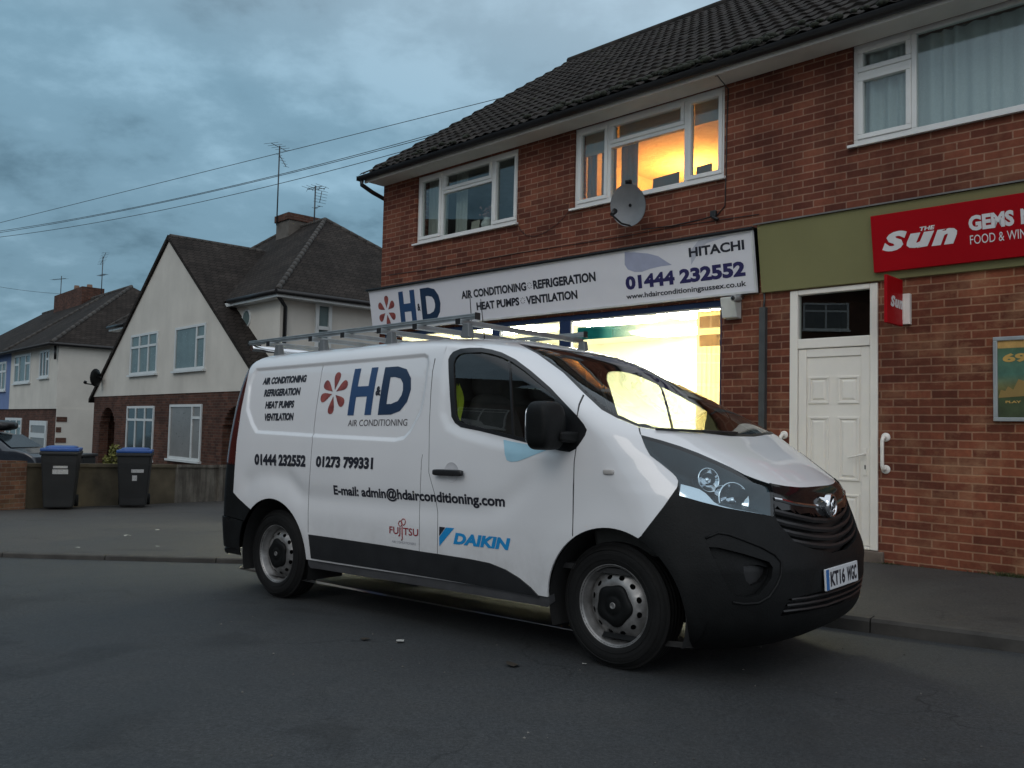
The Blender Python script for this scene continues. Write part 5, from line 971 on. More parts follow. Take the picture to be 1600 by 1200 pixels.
dirt = kw_.math('MULTIPLY', kw_.ramp(sxv.outputs[2], (0.30, 1.0), (0.75, 0.0)), kw_.ramp(kw_.noise(7, 6, 0.7), (0.35, 0.15), (0.75, 1.0)))
vc = kw_.mix(kw_.math('MULTIPLY', dirt, 0.5), vc, (0.22, 0.19, 0.16))
PAINT = kw_.bsdf(vc, 0.38, 0, 0.5, 1.0)
GASKET = plain('window_rubber', (0.010, 0.010, 0.011), 0.35, 0, 0.2, 6)
STRIP = plain('rubbing_strip_plastic', (0.013, 0.0135, 0.015), 0.5, 0, 0.25, 8, 0.15)
TAIL = plain('tail_lamp_red', (0.060, 0.012, 0.010), 0.12, 0, 0.2, 5, 0, 0.5)
HL_BACK = plain('headlight_housing_dark', (0.032, 0.052, 0.062), 0.5, 0, 0.2, 5, 0, 0, 0.2)
arch = IN['arch'] | IN['arch2']
gap = np.zeros(len(CF), bool)
for k in GAPS: gap |= IN[k]
win = IN['window']; ws = IN['windscreen']; hlm = IN['headlight']; bump = IN['bumper'] & ~hlm; hood = IN['hood'] & ~hlm & ~bump & ~ws
rear = IN['rear_trim'] & ~arch; sill = IN['sill'] & ~arch & ~rear & ~bump
strip = IN['strip'] & ~arch
base = ok & ~arch & ~win & ~ws & ~hlm & ~bump & ~rear & ~sill
gapb = gap & base
door = IN['door'] & base & ~gap & ~hood
shell = base & ~door & ~hood & ~gap
patch('body_shell', shell, PAINT)
hp_ = S(np.array([q[0] for q in hl + hl[:1]]), np.array([q[1] for q in hl + hl[:1]]), True); HLD = np.full(len(PT), 9.0)
for a_, b_ in zip(hp_[:-1], hp_[1:]):
    ab = b_ - a_; t = np.clip(((PT - a_) @ ab) / max(ab @ ab, 1e-9), 0, 1); HLD = np.minimum(HLD, np.linalg.norm(PT - a_ - t[:, None] * ab, axis=1))
HLOFF = -(0.022 + 0.11 * np.clip(HLD / 0.09, 0, 1))
for sd_ in ('right', 'left'):
    d_ = patch('door', door, PAINT, sides=sd_, skirt=0.012)
    patch('window_gasket', win & ~IN['glass'], GASKET, d_, 0.002, 0.02, sd_)
    patch('window_gasket', IN['glass'] & IN['div'], GASKET, d_, 0.0, 0.01, sd_)
    patch('window_pane', IN['glass'] & ~IN['div'], SIDE_GLASS, d_, -0.006, 0, sd_)
    patch('rubbing_strip', strip & (CEN[:, 0] < to_x(float(inv_side(1.68, .45)[0]))), STRIP, van, 0.009, 0.012, sd_)
    patch('rubbing_strip', strip & (CEN[:, 0] >= to_x(float(inv_side(1.68, .45)[0]))), STRIP, d_, 0.009, 0.012, sd_)
    patch('tail_lamp', rear & (CEN[:, 1] > 1.02) & (CEN[:, 1] < 1.78), TAIL, van, 0.004, 0.02, sd_)
    hm = patch('headlight', hlm, HL_BACK, van, HLOFF, 0, sd_, cn=False)
    patch('lens', hlm, LENS_GLASS, hm, 0.003, 0.0, sd_)
    kq = patch('lamp_rim', hlm, DARK_TRIM, hm, 0.002, 0.035, sd_)
    # keep only the skirt of the rim
    me = kq.data; bm = bmesh.new(); bm.from_mesh(me); bmesh.ops.delete(bm, geom=[f for f in bm.faces if len(f.verts) == 3], context='FACES'); bm.to_mesh(me); bm.free()
    patch('reflector', IN['chromebit'] & hlm, CHROME, hm, -0.012, 0.03, sd_)
    sgn_ = 1 if sd_ == 'right' else -1
    for bk, rr_, dep in (('bulb1', 0.060, 0.066), ('bulb2', 0.088, 0.090)):
        mk = IN[bk] & hlm & ~IN['chromebit']; c0_ = PT[np.unique(CF[mk])].mean(0)
        n0_ = SN_(*[np.array([v]) for v in (U_[CF[mk]].mean(), CV[CF[mk]][:, :, 1].mean())])[1][0]; q_ = c0_ - n0_ * dep
        mb = MB(); mb.lathe([(0.0001, -0.055), (0.45 * rr_, -0.046), (0.75 * rr_, -0.028), (rr_, 0.0), (rr_ * 1.06, 0.004), (rr_ * 1.10, -0.004), (rr_ * 1.10, -0.06)], ax='x', n=30)
        mb.lathe([(0.0001, 0.0), (0.016, -0.004), (0.018, -0.05)], ax='x', n=16)
        o_ = mb.build('reflector', CHROME, hm); o_.matrix_local = Matrix.Translation((q_[0], -q_[1] * sgn_, q_[2])) @ Vector((0.86, -0.46 * sgn_, 0.18)).to_track_quat('X', 'Z').to_matrix().to_4x4()
patch('bonnet', hood & ~gap, PAINT, skirt=0.014)
patch('windscreen', ws, CAR_GLASS, off=-0.003)
# black ceramic border round the windscreen
def dist_edge(poly):
    px = np.array([to_x(q[0]) for q in poly]); pz = np.array([q[1] for q in poly]); d = np.full(len(CEN), 9.0)
    Q = S(U_, CV[:, 1], True)[CF].mean(1)
    pts = S(np.array([q[0] for q in poly]), np.array([q[1] for q in poly]), True)
    for a_, b_ in zip(pts[:-1], pts[1:]):
        ab = b_ - a_; t = np.clip(((Q - a_) @ ab) / max(ab @ ab, 1e-9), 0, 1); d = np.minimum(d, np.linalg.norm(Q - a_ - t[:, None] * ab, axis=1))
    return d
db = dist_edge(WSB + [(2.0, WSB[-1][1])]); dt = dist_edge(WST)
patch('windscreen_border', ws & ((db < 0.028) | (dt < 0.03)), GASKET, off=0.001)
patch('panel_gap', gapb & (IN['g1'] | IN['g5'] | IN['g6'] | IN['g7']), BLACK_PLASTIC, off=-0.004)
patch('panel_gap', gapb & ~(IN['g1'] | IN['g5'] | IN['g6'] | IN['g7']), plain('shaded_gap_grey', (0.20, 0.20, 0.205), 0.6), off=-0.003)
rt_ = rear & ~((CEN[:, 1] > 1.02) & (CEN[:, 1] < 1.78)) & ~gap
for sd_ in ('right', 'left'): patch('rear_trim', rt_ & (CEN[:, 1] > 0.575), DARK_TRIM, van, 0.002, 0.01, sd_)
patch('rear_bumper', rt_ & (CEN[:, 1] <= 0.575) & (CEN[:, 1] > 0.30), DARK_TRIM, skirt=0.01, off=0.012)
for sd_ in ('right', 'left'): patch('sill', sill & (CEN[:, 1] > 0.285), plain('sill_grey', (0.10, 0.10, 0.105), 0.5, 0.3, 0.2, 6), van, -0.012, 0.05, sd_)
bm_mask = bump & ~arch & ~IN['grille'] & ~IN['fog'] & ~IN['low_grille'] & ~IN['g6'] & ~gap
BUMP = patch('front_bumper', bm_mask, DARK_TRIM, off=0.005, skirt=0.03)
gr = IN['grille'] & bump
GR = patch('grille', gr, BLACK_PLASTIC, off=-0.045)
LG = patch('lower_grille', IN['low_grille'] & bump, BLACK_PLASTIC, off=-0.03)
for sd_ in ('right', 'left'):
    patch('fog_lamp_recess', IN['fog'] & bump & ~IN['fog_hole'], DARK_TRIM, BUMP, -0.028, 0.03, sd_)
    patch('fog_lamp', IN['fog_hole'] & bump, BLACK_PLASTIC, BUMP, -0.06, 0, sd_)
def rib(name, line, off, half, depth, mat, parent, centre=True):
    """bar that follows the surface along a (u, h) line, across both halves"""
    ln = list(line)
    if centre: ln += [(1.9999, ln[-1][1] - 0.001)]
    p, n = SN_([q[0] for q in ln], [q[1] for q in ln]); up = np.array([0, 0, 1.0])
    pr = [p + n * off + up * half, p + n * (off + 0.004), p + n * off - up * half, p + n * (off - depth) - up * half * 0.8, p + n * (off - depth) + up * half * 0.8]
    rows = np.stack(pr, 1); rows = rows * np.array([1, -1, 1]); mir = rows[::-1][1:] * np.array([1, -1, 1]); rows = np.concatenate([rows, mir])
    b = MB(); m_ = 5; b.smooth = False
    b.add(rows.reshape(-1, 3), [(i * m_ + j, (i + 1) * m_ + j, (i + 1) * m_ + (j + 1) % m_, i * m_ + (j + 1) % m_) for i in range(len(rows) - 1) for j in range(m_)])
    return b.build(name, mat, parent)
SLAT = plain('grille_slat_plastic', (0.016, 0.016, 0.017), 0.4, 0, 0.2, 7)
for k_ in ('slat_a', 'slat_b', 'slat_c', 'slat_d'): rib('grille_slat', O[k_], -0.006, 0.013, 0.035, SLAT, GR)
rib('chrome_strip', O['chrome'], 0.006, 0.009, 0.02, CHROME, GR)
for k_ in ('lg_a', 'lg_b', 'lg_c'): rib('grille_slat', [q for q in O[k_] if q[1] < 0.425] or O[k_], 0.0, 0.006, 0.03, SLAT, LG)
for sg in (1, -1):
    p, n = SN_([q[0] for q in O['fog_rim']], [q[1] for q in O['fog_rim']]); q = (p + n * 0.006) * np.array([1, -sg, 1]); mb = MB(); mb.smooth = True; mb.tube(q.tolist(), 0.007, 8); mb.build('fog_lamp_rim', DARK_TRIM, BUMP)
# gloss panel between bonnet and first slat
pl_ = O['panel_low'] + [(2.0, O['panel_low'][-1][1])]
def above(line):
    xs_ = to_x([q[0] for q in line]); hs_ = [q[1] for q in line]; return CEN[:, 1] > np.interp(CEN[:, 0], xs_, hs_)
patch('grille_panel', gr & above(pl_), GLOSS_BLACK, GR, 0.0, 0.03)
# badge: ring with a winged figure reduced to its curves
p_, n_ = SN_(1.9999, 0.868); bc = Vector((float(p_[0]) + 0.03, 0.0, 0.868))
mb = MB(); mb.lathe([(0.052, 0.004), (0.053, 0.010), (0.060, 0.012), (0.067, 0.006), (0.067, -0.02)], bc, 'x', 36); badge = mb.build('badge', CHROME, GR)
MB().lathe([(0.0001, 0.002), (0.054, 0.002)], bc, 'x', 36).build('badge_disc', GLOSS_BLACK, GR)
for sg in (1, -1):
    mb = MB(); mb.hexa([bc + Vector(q) for q in ((-0.05, -0.06 * sg, -0.045), (0.004, -0.05 * sg, -0.03), (0.0, -0.062 * sg, 0.0), (-0.05, -0.17 * sg, 0.0), (-0.05, -0.06 * sg, 0.05), (0.002, -0.045 * sg, 0.045), (0.0, -0.066 * sg, 0.02), (-0.05, -0.17 * sg, 0.012))]); mb.build('chrome_wing', CHROME, GR)
mb = MB(); mb.smooth = True
mb.tube([bc + Vector((0.008, y, z)) for y, z in ((0.03, 0.03), (0.01, 0.036), (-0.012, 0.02), (0.008, 0.002), (0.022, -0.016), (0.0, -0.034), (-0.022, -0.028))], 0.0075, 6)
mb.tube([bc + Vector((0.008, y, z)) for y, z in ((-0.03, 0.022), (-0.016, 0.0), (-0.028, -0.018))], 0.006, 6); mb.build('badge_figure', CHROME, GR)
# number plate
pp = empty('number_plate', None, van); pp.location = (4.018, -0.03, 0.497); pp.scale = (1, 0.93, 1); pp.rotation_euler = (0, rad(-2), 0)
tag(pp, None, None)
MB().box(-0.008, 0.004, -0.26, 0.26, -0.056, 0.056).build('plate', plain('plate_white', (0.62, 0.64, 0.66), 0.35, 0, 0.04, 9), pp, 0.003)
MB().box(0.004, 0.0052, -0.258, -0.215, -0.053, 0.053).build('blue_band', flat('plate_blue', (0.03, 0.14, 0.38), 0.4), pp)
letters(pp, [('KT16', -0.195, 0.035, -0.04, 0.04, dict(bold=0.035)), ('WGC', 0.07, 0.232, -0.04, 0.04, dict(bold=0.035))], lambda x, z, e: (0.0045 + e, x, z), INK, 'plate_lettering', 0.001)
# the number plate is a part: an Empty grouping plate, band and lettering

# lettering on the flank (right side faces the road)
def FL(s, z, e=0.0):
    u, h = inv_side(s, z); p, n = SN_(u, h); q = p + n * e; return (float(q[0]), -float(q[1]), float(q[2]))
def flank(items, mat, name='lettering', step=0.035, e=0.0025):
    for it in items:
        b = MB(); v, f = fit(it[0], *it[1:5], **(it[5] if len(it) > 5 else {})); v, f = cut_rows(v, f, step)
        s_ = np.array([q[0] for q in v]); z_ = np.array([q[1] for q in v]); u, h = inv_side(s_, z_); p, n = SN_(u, h); q = (p + n * e) * np.array([1, -1, 1])
        b.add(q.tolist(), f); b.build(name, mat, van)
def flank_poly(ps, mat, name, e=0.0025):
    b = MB()
    for pg in ps:
        v, f = cut_rows(pg, [tuple(range(len(pg)))], 0.03); s_ = np.array([q[0] for q in v]); z_ = np.array([q[1] for q in v]); u, h = inv_side(s_, z_); p, n = SN_(u, h); b.add(((p + n * e) * np.array([1, -1, 1])).tolist(), f)
    return b.build(name, mat, van)
C1 = dict(bold=0.055)
flank([('AIR CONDITIONING', -0.252, 0.318, 1.648, 1.706, dict(bold=0.06)), ('REFRIGERATION', -0.20, 0.272, 1.550, 1.610, C1), ('HEAT PUMPS', -0.155, 0.222, 1.454, 1.512, C1), ('VENTILATION', -0.148, 0.236, 1.358, 1.417, C1),
       ('01444 232552', -0.192, 0.47, 1.013, 1.101, C1), ('01273 799331', 0.593, 1.222, 1.014, 1.097, C1), ('E-mail: admin@hdairconditioning.com', 0.80, 2.395, 0.808, 0.898, dict(bold=0.032))], INK)
flank([('H', 0.878, 1.132, 1.387, 1.722, dict(bold=0.04))], LBLUE, 'logo_letter'); flank([('D', 1.205, 1.505, 1.386, 1.717, dict(bold=0.04))], LNAVY, 'logo_letter'); flank([('&', 1.150, 1.205, 1.520, 1.586, C1)], INK, 'logo_letter')
flank([('AIR CONDITIONING', 0.897, 1.510, 1.310, 1.355)], flat('grey_lettering', (0.05, 0.04, 0.045)), 'lettering')
flank_poly([petal(0.690, 1.553, rad(a), 0.024, 0.155, 0.052) for a in (86, 28, -35, -95, -165, 148)], PETAL, 'logo_petals')
flank([('FUJITSU', 1.397, 1.672, 0.587, 0.648, dict(bold=0.012))], flat('red_lettering', (0.26, 0.012, 0.02)), 'lettering')
RINGM = flat('red_ring', (0.28, 0.03, 0.03))
mb = MB(); mb.smooth = True
for cx, cz, rr_ in ((1.502, 0.672, 0.017), (1.530, 0.684, 0.020)):
    mb.tube([FL(cx + rr_ * math.cos(t * math.pi / 8), cz + rr_ * math.sin(t * math.pi / 8), 0.002) for t in range(17)], 0.003, 5)
mb.tube([FL(1.521, 0.655, .002), FL(1.521, 0.572, .002), FL(1.512, 0.565, .002)], 0.004, 5); mb.build('logo_rings', RINGM, van)
flank([('AIR CONDITIONERS', 1.42, 1.65, 0.543, 0.558)], flat('faint_lettering', (0.30, 0.30, 0.33)), 'lettering')
DK = flat('cyan_logo', (0.012, 0.25, 0.56), 0.4)
flank([('DAIKIN', 1.985, 2.448, 0.580, 0.650, dict(bold=0.05, shear=0.2))], DK, 'logo_letter')
flank_poly([[(1.921, 0.676), (1.992, 0.676), (1.862, 0.556), (1.862, 0.612)]], DK, 'logo_mark'); flank_poly([[(1.862, 0.676), (1.915, 0.676), (1.862, 0.618)]], INK, 'logo_mark')
patch('print_swirl', IN['flash'] & base, flat('pale_blue_print', (0.33, 0.55, 0.66), 0.4), van, 0.002, 0, 'right')
# handle, indicator, mirror
for sg in (1, -1):
    q = Vector(FL(1.957, 1.018)); q.y *= sg
    mb = MB(); mb.lathe([(0.0001, 0.0), (0.05, 0.002), (0.062, -0.002)], (1.965, q.y, 1.018), 'y', 28); b_ = mb.build('handle_recess', plain('handle_cup_white', (0.62, 0.62, 0.64), 0.4), van); b_.location = (0, -0.0015 * sg, 0)
    mb = MB(); mb.ell((1.957, q.y - 0.028 * sg, 1.016), (0.128, 0.017, 0.020), 5, 24, 12); mb.box(1.85, 1.89, q.y - 0.02 * sg, q.y, 1.0, 1.03); mb.build('door_handle', BLACK_PLASTIC, van)
    q = Vector(FL(3.13, 1.053)); mb = MB(); mb.ell((3.13, q.y * sg, 1.053), (0.034, 0.012, 0.014), 4, 20, 10); mb.build('side_indicator', plain('indicator_clear', (0.42, 0.40, 0.38), 0.2), van)
    # mirror: tall rounded housing on a stub arm
    mi = MB(); mi.ell((2.79, -1.10 * sg, 1.30), (0.066, 0.102, 0.134), 4.2, 44, 26)
    mi.v = [(x + (0.05 if x > 2.79 else 0.0) * (1 - ((z - 1.3) / 0.16) ** 2) * 0.6, y, z) for x, y, z in mi.v]
    mo = mi.build('door_mirror', DARK_TRIM, van)
    mb = MB(); mb.hexa([(2.80, -0.94 * sg, 1.20), (2.93, -0.93 * sg, 1.20), (2.90, -1.08 * sg, 1.215), (2.80, -1.08 * sg, 1.215), (2.80, -0.94 * sg, 1.275), (2.93, -0.93 * sg, 1.265), (2.90, -1.08 * sg, 1.265), (2.80, -1.08 * sg, 1.275)]); mb.build('mirror_arm', DARK_TRIM, mo, 0.012)
    MB().ell((2.727, -1.10 * sg, 1.30), (0.006, 0.088, 0.108), 4, 20, 10).build('mirror_glass', CHROME, mo)
    # triangular sail at the front of the side window
    mb = MB(); sail = [(2.66, 1.205), (2.90, 1.175), (2.93, 1.21), (2.84, 1.33), (2.78, 1.40), (2.70, 1.38)]
    mb.add([(a, (FL(a, b_, 0.008)[1]) * sg, b_) for a, b_ in sail], [tuple(range(len(sail)))]); mb.build('mirror_sail', GASKET, van)

# wheels
def wheel(cx, y_out, sg):
    """sg=1: right (towards the road)"""
    t = empty('wheel', None, van); t.location = (cx, -y_out * sg, 0.335); t.rotation_euler = (0, RND.uniform(0, 6), 0)
    w_ = 0.215; R_ = 0.336
    f = lambda r, d: (r, d * sg)          # d: distance inward from the outer sidewall plane
    prof = [(0.212, 0.012), (0.222, 0.003), (0.238, 0.000), (0.262, -0.004), (0.286, -0.004), (0.305, 0.004), (0.320, 0.018), (0.330, 0.036)]
    tread = []
    for a in (0.040, 0.075, 0.105, 0.14, 0.175): tread += [(R_ - 0.001, a - 0.012), (R_, a - 0.004), (R_, a + 0.006), (R_ - 0.009, a + 0.009), (R_ - 0.009, a + 0.013)]
    prof2 = [(0.330, 0.180), (0.318, 0.198), (0.29, 0.212), (0.25, 0.214), (0.212, 0.20)]
    mb = MB(); mb.lathe([f(*q) for q in prof + tread + prof2], ax='y', n=72, flip=sg < 0)
    # sidewall ribs
    for rr_ in (0.247, 0.272, 0.298): mb.lathe([f(rr_ - 0.002, 0.0), f(rr_, -0.0065), f(rr_ + 0.002, 0.0)], ax='y', n=72)
    mb.build('tyre', RUBBER, t)
    # steel rim with pierced disc
    mb = MB(); mb.lathe([f(0.205, 0.02), f(0.216, 0.008), f(0.2205, 0.004), f(0.218, 0.010), f(0.208, 0.020), f(0.204, 0.045), f(0.195, 0.055), f(0.190, 0.075), f(0.188, 0.19)], ax='y', n=64)
    def dz(r):
        return float(np.interp(r, [0, 0.06, 0.085, 0.105, 0.125, 0.15, 0.172, 0.189], [0.038, 0.036, 0.030, 0.024, 0.028, 0.040, 0.062, 0.078]))
    pts = [Vector((0, 0))]; eds = []
    for r in (0.03, 0.06, 0.08, 0.10, 0.115, 0.128, 0.17, 0.182, 0.189):
        o = len(pts); n = 64; pts += [Vector((r * math.cos(2 * math.pi * i / n), r * math.sin(2 * math.pi * i / n))) for i in range(n)]
        if r in (0.189,): eds += [(o + i, o + (i + 1) % n) for i in range(n)]
    holes = []
    for i in range(12):
        a = 2 * math.pi * i / 12; c = Vector((0.149 * math.cos(a), 0.149 * math.sin(a))); o = len(pts); n = 14
        er, et = Vector((math.cos(a), math.sin(a))), Vector((-math.sin(a), math.cos(a)))
        pts += [c + er * 0.0115 * math.cos(2 * math.pi * j / n) + et * 0.017 * math.sin(2 * math.pi * j / n) for j in range(n)]; eds += [(o + j, o + (j + 1) % n) for j in range(n)]; holes.append((c, er, et))
    v2, _, f2, _, _, _ = delaunay_2d_cdt(pts, eds, [], 0, 1e-6)
    fs = []
    for q in f2:
        c = sum((v2[i] for i in q), Vector((0, 0))) / 3
        if any(((c - h[0]).dot(h[1]) / 0.0115) ** 2 + ((c - h[0]).dot(h[2]) / 0.017) ** 2 < 0.98 for h in holes): continue
        fs.append(tuple(q))
    mb.smooth = True; mb.add([(p.x, dz(p.length) * sg, p.y) for p in v2], fs)
    mb.build('rim', STEEL, t)
    MB().lathe([f(0.0001, 0.16), f(0.186, 0.16)], ax='y', n=32).build('brake', DARK_INSIDE, t)
    # five lobed black centre cap
    mb = MB(); n = 60; ring = lambda k, d, lob: [((k + lob * math.cos(5 * a)) * math.cos(a), d * sg, (k + lob * math.cos(5 * a)) * math.sin(a)) for a in (2 * math.pi * i / n for i in range(n))]
    rows = [ring(0.110, 0.032, 0.007), ring(0.108, 0.016, 0.007), ring(0.098, 0.008, 0.006), ring(0.06, 0.006, 0.001), ring(0.052, 0.010, 0), ring(0.045, 0.006, 0), ring(0.022, 0.004, 0), ring(0.0005, 0.004, 0)]
    mb.smooth = True; mb.add([q for r in rows for q in r], [(i * n + k, i * n + (k + 1) % n, (i + 1) * n + (k + 1) % n, (i + 1) * n + k) for i in range(len(rows) - 1) for k in range(n)]); cap = mb.build('hub_cap', DARK_TRIM, t)
    mb = MB(); mb.lathe([f(0.0001, 0.002), f(0.012, 0.002), f(0.0135, 0.0005), f(0.017, 0.0005), f(0.018, 0.004)], ax='y', n=20); mb.build('hub_badge', STEEL, t)
for cx in (0.0, 3.098):
    for sg in (1, -1): wheel(cx, 0.893, sg)
# wheel housings and underbody
HOUSING = plain('wheel_housing_black', (0.008, 0.008, 0.008), 0.9)
for cx, r in ((0.06, 0.435), (3.14, 0.43)):
    for sg in (1, -1):
        mb = MB(); mb.grid(lambda a, b, cx=cx, r=r, sg=sg: (cx + r * math.cos(-0.35 + a * (math.pi + 0.7)), sg * (0.62 + 0.325 * b), 0.335 + r * math.sin(-0.35 + a * (math.pi + 0.7))), 24, 2)
        mb.grid(lambda a, b, cx=cx, r=r, sg=sg: (cx + r * b * math.cos(-0.35 + a * (math.pi + 0.7)), sg * 0.62, 0.335 + r * b * math.sin(-0.35 + a * (math.pi + 0.7))), 24, 2)
        mb.build('wheel_housing', HOUSING, van)
mb = MB(); mb.box(0.55, 2.66, -0.90, 0.90, 0.33, 0.36); mb.box(-0.86, -0.42, -0.55, 0.55, 0.36, 0.40); mb.box(-0.42, 0.55, -0.6, 0.6, 0.33, 0.5); mb.box(2.66, 3.6, -0.6, 0.6, 0.24, 0.5)
mb.smooth = True; mb.tube([(0, -0.8, 0.33), (0, 0.8, 0.33)], 0.045); mb.tube([(3.098, -0.8, 0.33), (3.098, 0.8, 0.33)], 0.04); mb.tube([(0.3, 0.3, 0.28), (2.4, 0.25, 0.28)], 0.04)
mb.build('underbody', plain('underbody_black', (0.010, 0.010, 0.010), 0.9), van)

# cab
cabm = (U_[CF].mean(1) > 0.60) & base & ~hood
patch('cab_lining', cabm & (CEN[:, 1] > 0.5), DARK_INSIDE, van, -0.05, 0, 'both', None, True)
mb = MB(); mb.box(1.70, 1.73, -0.78, 0.78, 0.4, 1.79); mb.box(1.695, 1.735, -0.88, 0.88, 0.4, 1.5); mb.build('bulkhead', DARK_INSIDE, van)
mb = MB(); mb.box(1.73, 3.3, -0.86, 0.86, 0.5, 0.53); mb.build('cab_floor', DARK_INSIDE, van)
mb = MB(); mb.hexa([(2.95, -0.84, 0.6), (3.40, -0.80, 0.6), (3.40, 0.80, 0.6), (2.95, 0.84, 0.6), (2.84, -0.84, 1.20), (3.30, -0.76, 1.245), (3.30, 0.76, 1.245), (2.84, 0.84, 1.20)]); mb.build('dashboard', plain('dashboard_grey', (0.03, 0.03, 0.028), 0.75, 0, 0.2, 8), van, 0.03)
def seat(y, wd):
    t = empty('seat', None, van); t.location = (1.98, y, 0.53)
    mb = MB(); mb.ell((0.27, 0, 0.30), (0.26, wd, 0.10), 4, 20, 12); mb.build('cushion', DARK_CLOTH, t)
    mb = MB(); mb.ell((0.0, 0, 0.66), (0.075, wd * 0.95, 0.34), 3.4, 20, 16); mb.v = [(x - (z - 0.4) * 0.24, yy * (1.0 - 0.25 * max(0, z - 0.7)), z) for x, yy, z in mb.v]; mb.build('seat_back', DARK_CLOTH, t)
    for k in ((0,) if wd < 0.3 else (-wd * .5, wd * .5)):
        mb = MB(); mb.ell((-0.17, k, 1.075), (0.05, 0.13, 0.10), 3.2, 18, 12); mb.build('headrest', DARK_CLOTH, t)
    mb = MB(); mb.box(-0.05, 0.45, -wd * .9, wd * .9, 0.0, 0.2); mb.build('seat_base', DARK_INSIDE, t)
seat(-0.48, 0.25); seat(0.32, 0.42)
sw = MB(); sw.smooth = True; q = [(2.74 - 0.10 * math.sin(a) * 1.2, -0.48 + 0.19 * math.cos(a), 1.10 + 0.15 * math.sin(a)) for a in (2 * math.pi * i / 28 for i in range(29))]; sw.tube(q, 0.015, 8); sw.tube([(2.74, -0.66, 1.10), (2.80, -0.48, 1.06), (2.74, -0.30, 1.10)], 0.02, 8); sw.tube([(2.78, -0.48, 1.06), (2.98, -0.48, 0.95)], 0.03, 8); sw.build('steering_wheel', BLACK_PLASTIC, van)
hv = MB(); hv.smooth = True; hv.grid(lambda a, b: (1.76 + 0.05 * b + 0.01 * math.sin(9 * a), -0.80 + 0.07 * a + 0.03 * math.sin(5 * b), 1.58 - 0.30 * b + 0.02 * math.sin(7 * a)), 8, 10)
hv.grid(lambda a, b: (1.78 + 0.05 * b + 0.01 * math.sin(9 * a), -0.80 + 0.07 * a + 0.03 * math.sin(5 * b), 1.58 - 0.30 * b + 0.02 * math.sin(7 * a)), 8, 10)
o = hv.build('hi_vis_vest', plain('hi_vis_yellow', (0.45, 0.55, 0.03), 0.7, 0, 0.15, 14), None); o.matrix_world = VM; tag(o, 'yellow hi-vis vest hanging behind the driver seat inside the van', 'vest')
# roof rack
rk = empty('roof_rack', None, van)
for y in (-0.62, 0.62):
    mb = MB(); mb.box(-0.85, 1.84, y - 0.018, y + 0.018, 2.028, 2.066); mb.box(-0.85, 1.84, y - 0.024, y + 0.024, 2.043, 2.049); r_ = mb.build('rail', ALU, rk, 0.004)
    for x in (-0.856, 1.84): MB().box(x, x + 0.006, y - 0.024, y + 0.024, 2.022, 2.07).build('end_cap', BLACK_PLASTIC, rk)
for x in (-0.46, 0.12, 0.52, 0.94, 1.32, 1.74):
    mb = MB(); mb.box(x - 0.02, x + 0.02, -0.70, 0.70, 1.992, 2.027); cb_ = mb.build('cross_bar', ALU, rk, 0.004)
    for y in (-0.706, 0.70): MB().box(x - 0.021, x + 0.021, y, y + 0.006, 1.99, 2.029).build('end_cap', BLACK_PLASTIC, rk)
for x in (-0.36, 0.24, 1.03, 1.79):
    for y in (-0.66, 0.66):
        mb = MB(); mb.hexa([(x - 0.04, y - 0.03, 1.90), (x + 0.04, y - 0.03, 1.90), (x + 0.04, y + 0.03, 1.90), (x - 0.04, y + 0.03, 1.90), (x - 0.025, y - 0.022, 1.998), (x + 0.025, y - 0.022, 1.998), (x + 0.025, y + 0.022, 1.998), (x - 0.025, y + 0.022, 1.998)]); mb.build('rack_foot', plain('rack_foot_grey', (0.14, 0.15, 0.155), 0.5, 0.3), rk, 0.006)
mb = MB(); mb.smooth = True; mb.tube([(-0.80, -0.64, 2.0), (-0.80, 0.64, 2.0)], 0.026, 14); mb.build('roller', CHROME, rk)
mb = MB(); mb.smooth = True; mb.tube([(1.50, -0.30, 1.95), (1.46, -0.29, 2.26)], [0.005, 0.003], 6); mb.tube([(1.35, 0.0, 1.95), (1.30, 0.0, 2.3)], [0.005, 0.003], 6); mb.build('aerial', BLACK_PLASTIC, van)
# wipers
mb = MB(); mb.smooth = True
for (a0, a1) in (((1.56, 1.275), (1.86, 1.265)), ((1.87, 1.268), (1.999, 1.262))):
    pts = []
    for t in np.linspace(0, 1, 8):
        p, n = SN_(a0[0] + (a1[0] - a0[0]) * t, a0[1] + (a1[1] - a0[1]) * t); q = p + n * 0.012; pts.append((q[0], -q[1], q[2]))
    mb.tube(pts, 0.008, 6)
mb.build('wiper', BLACK_PLASTIC, van)
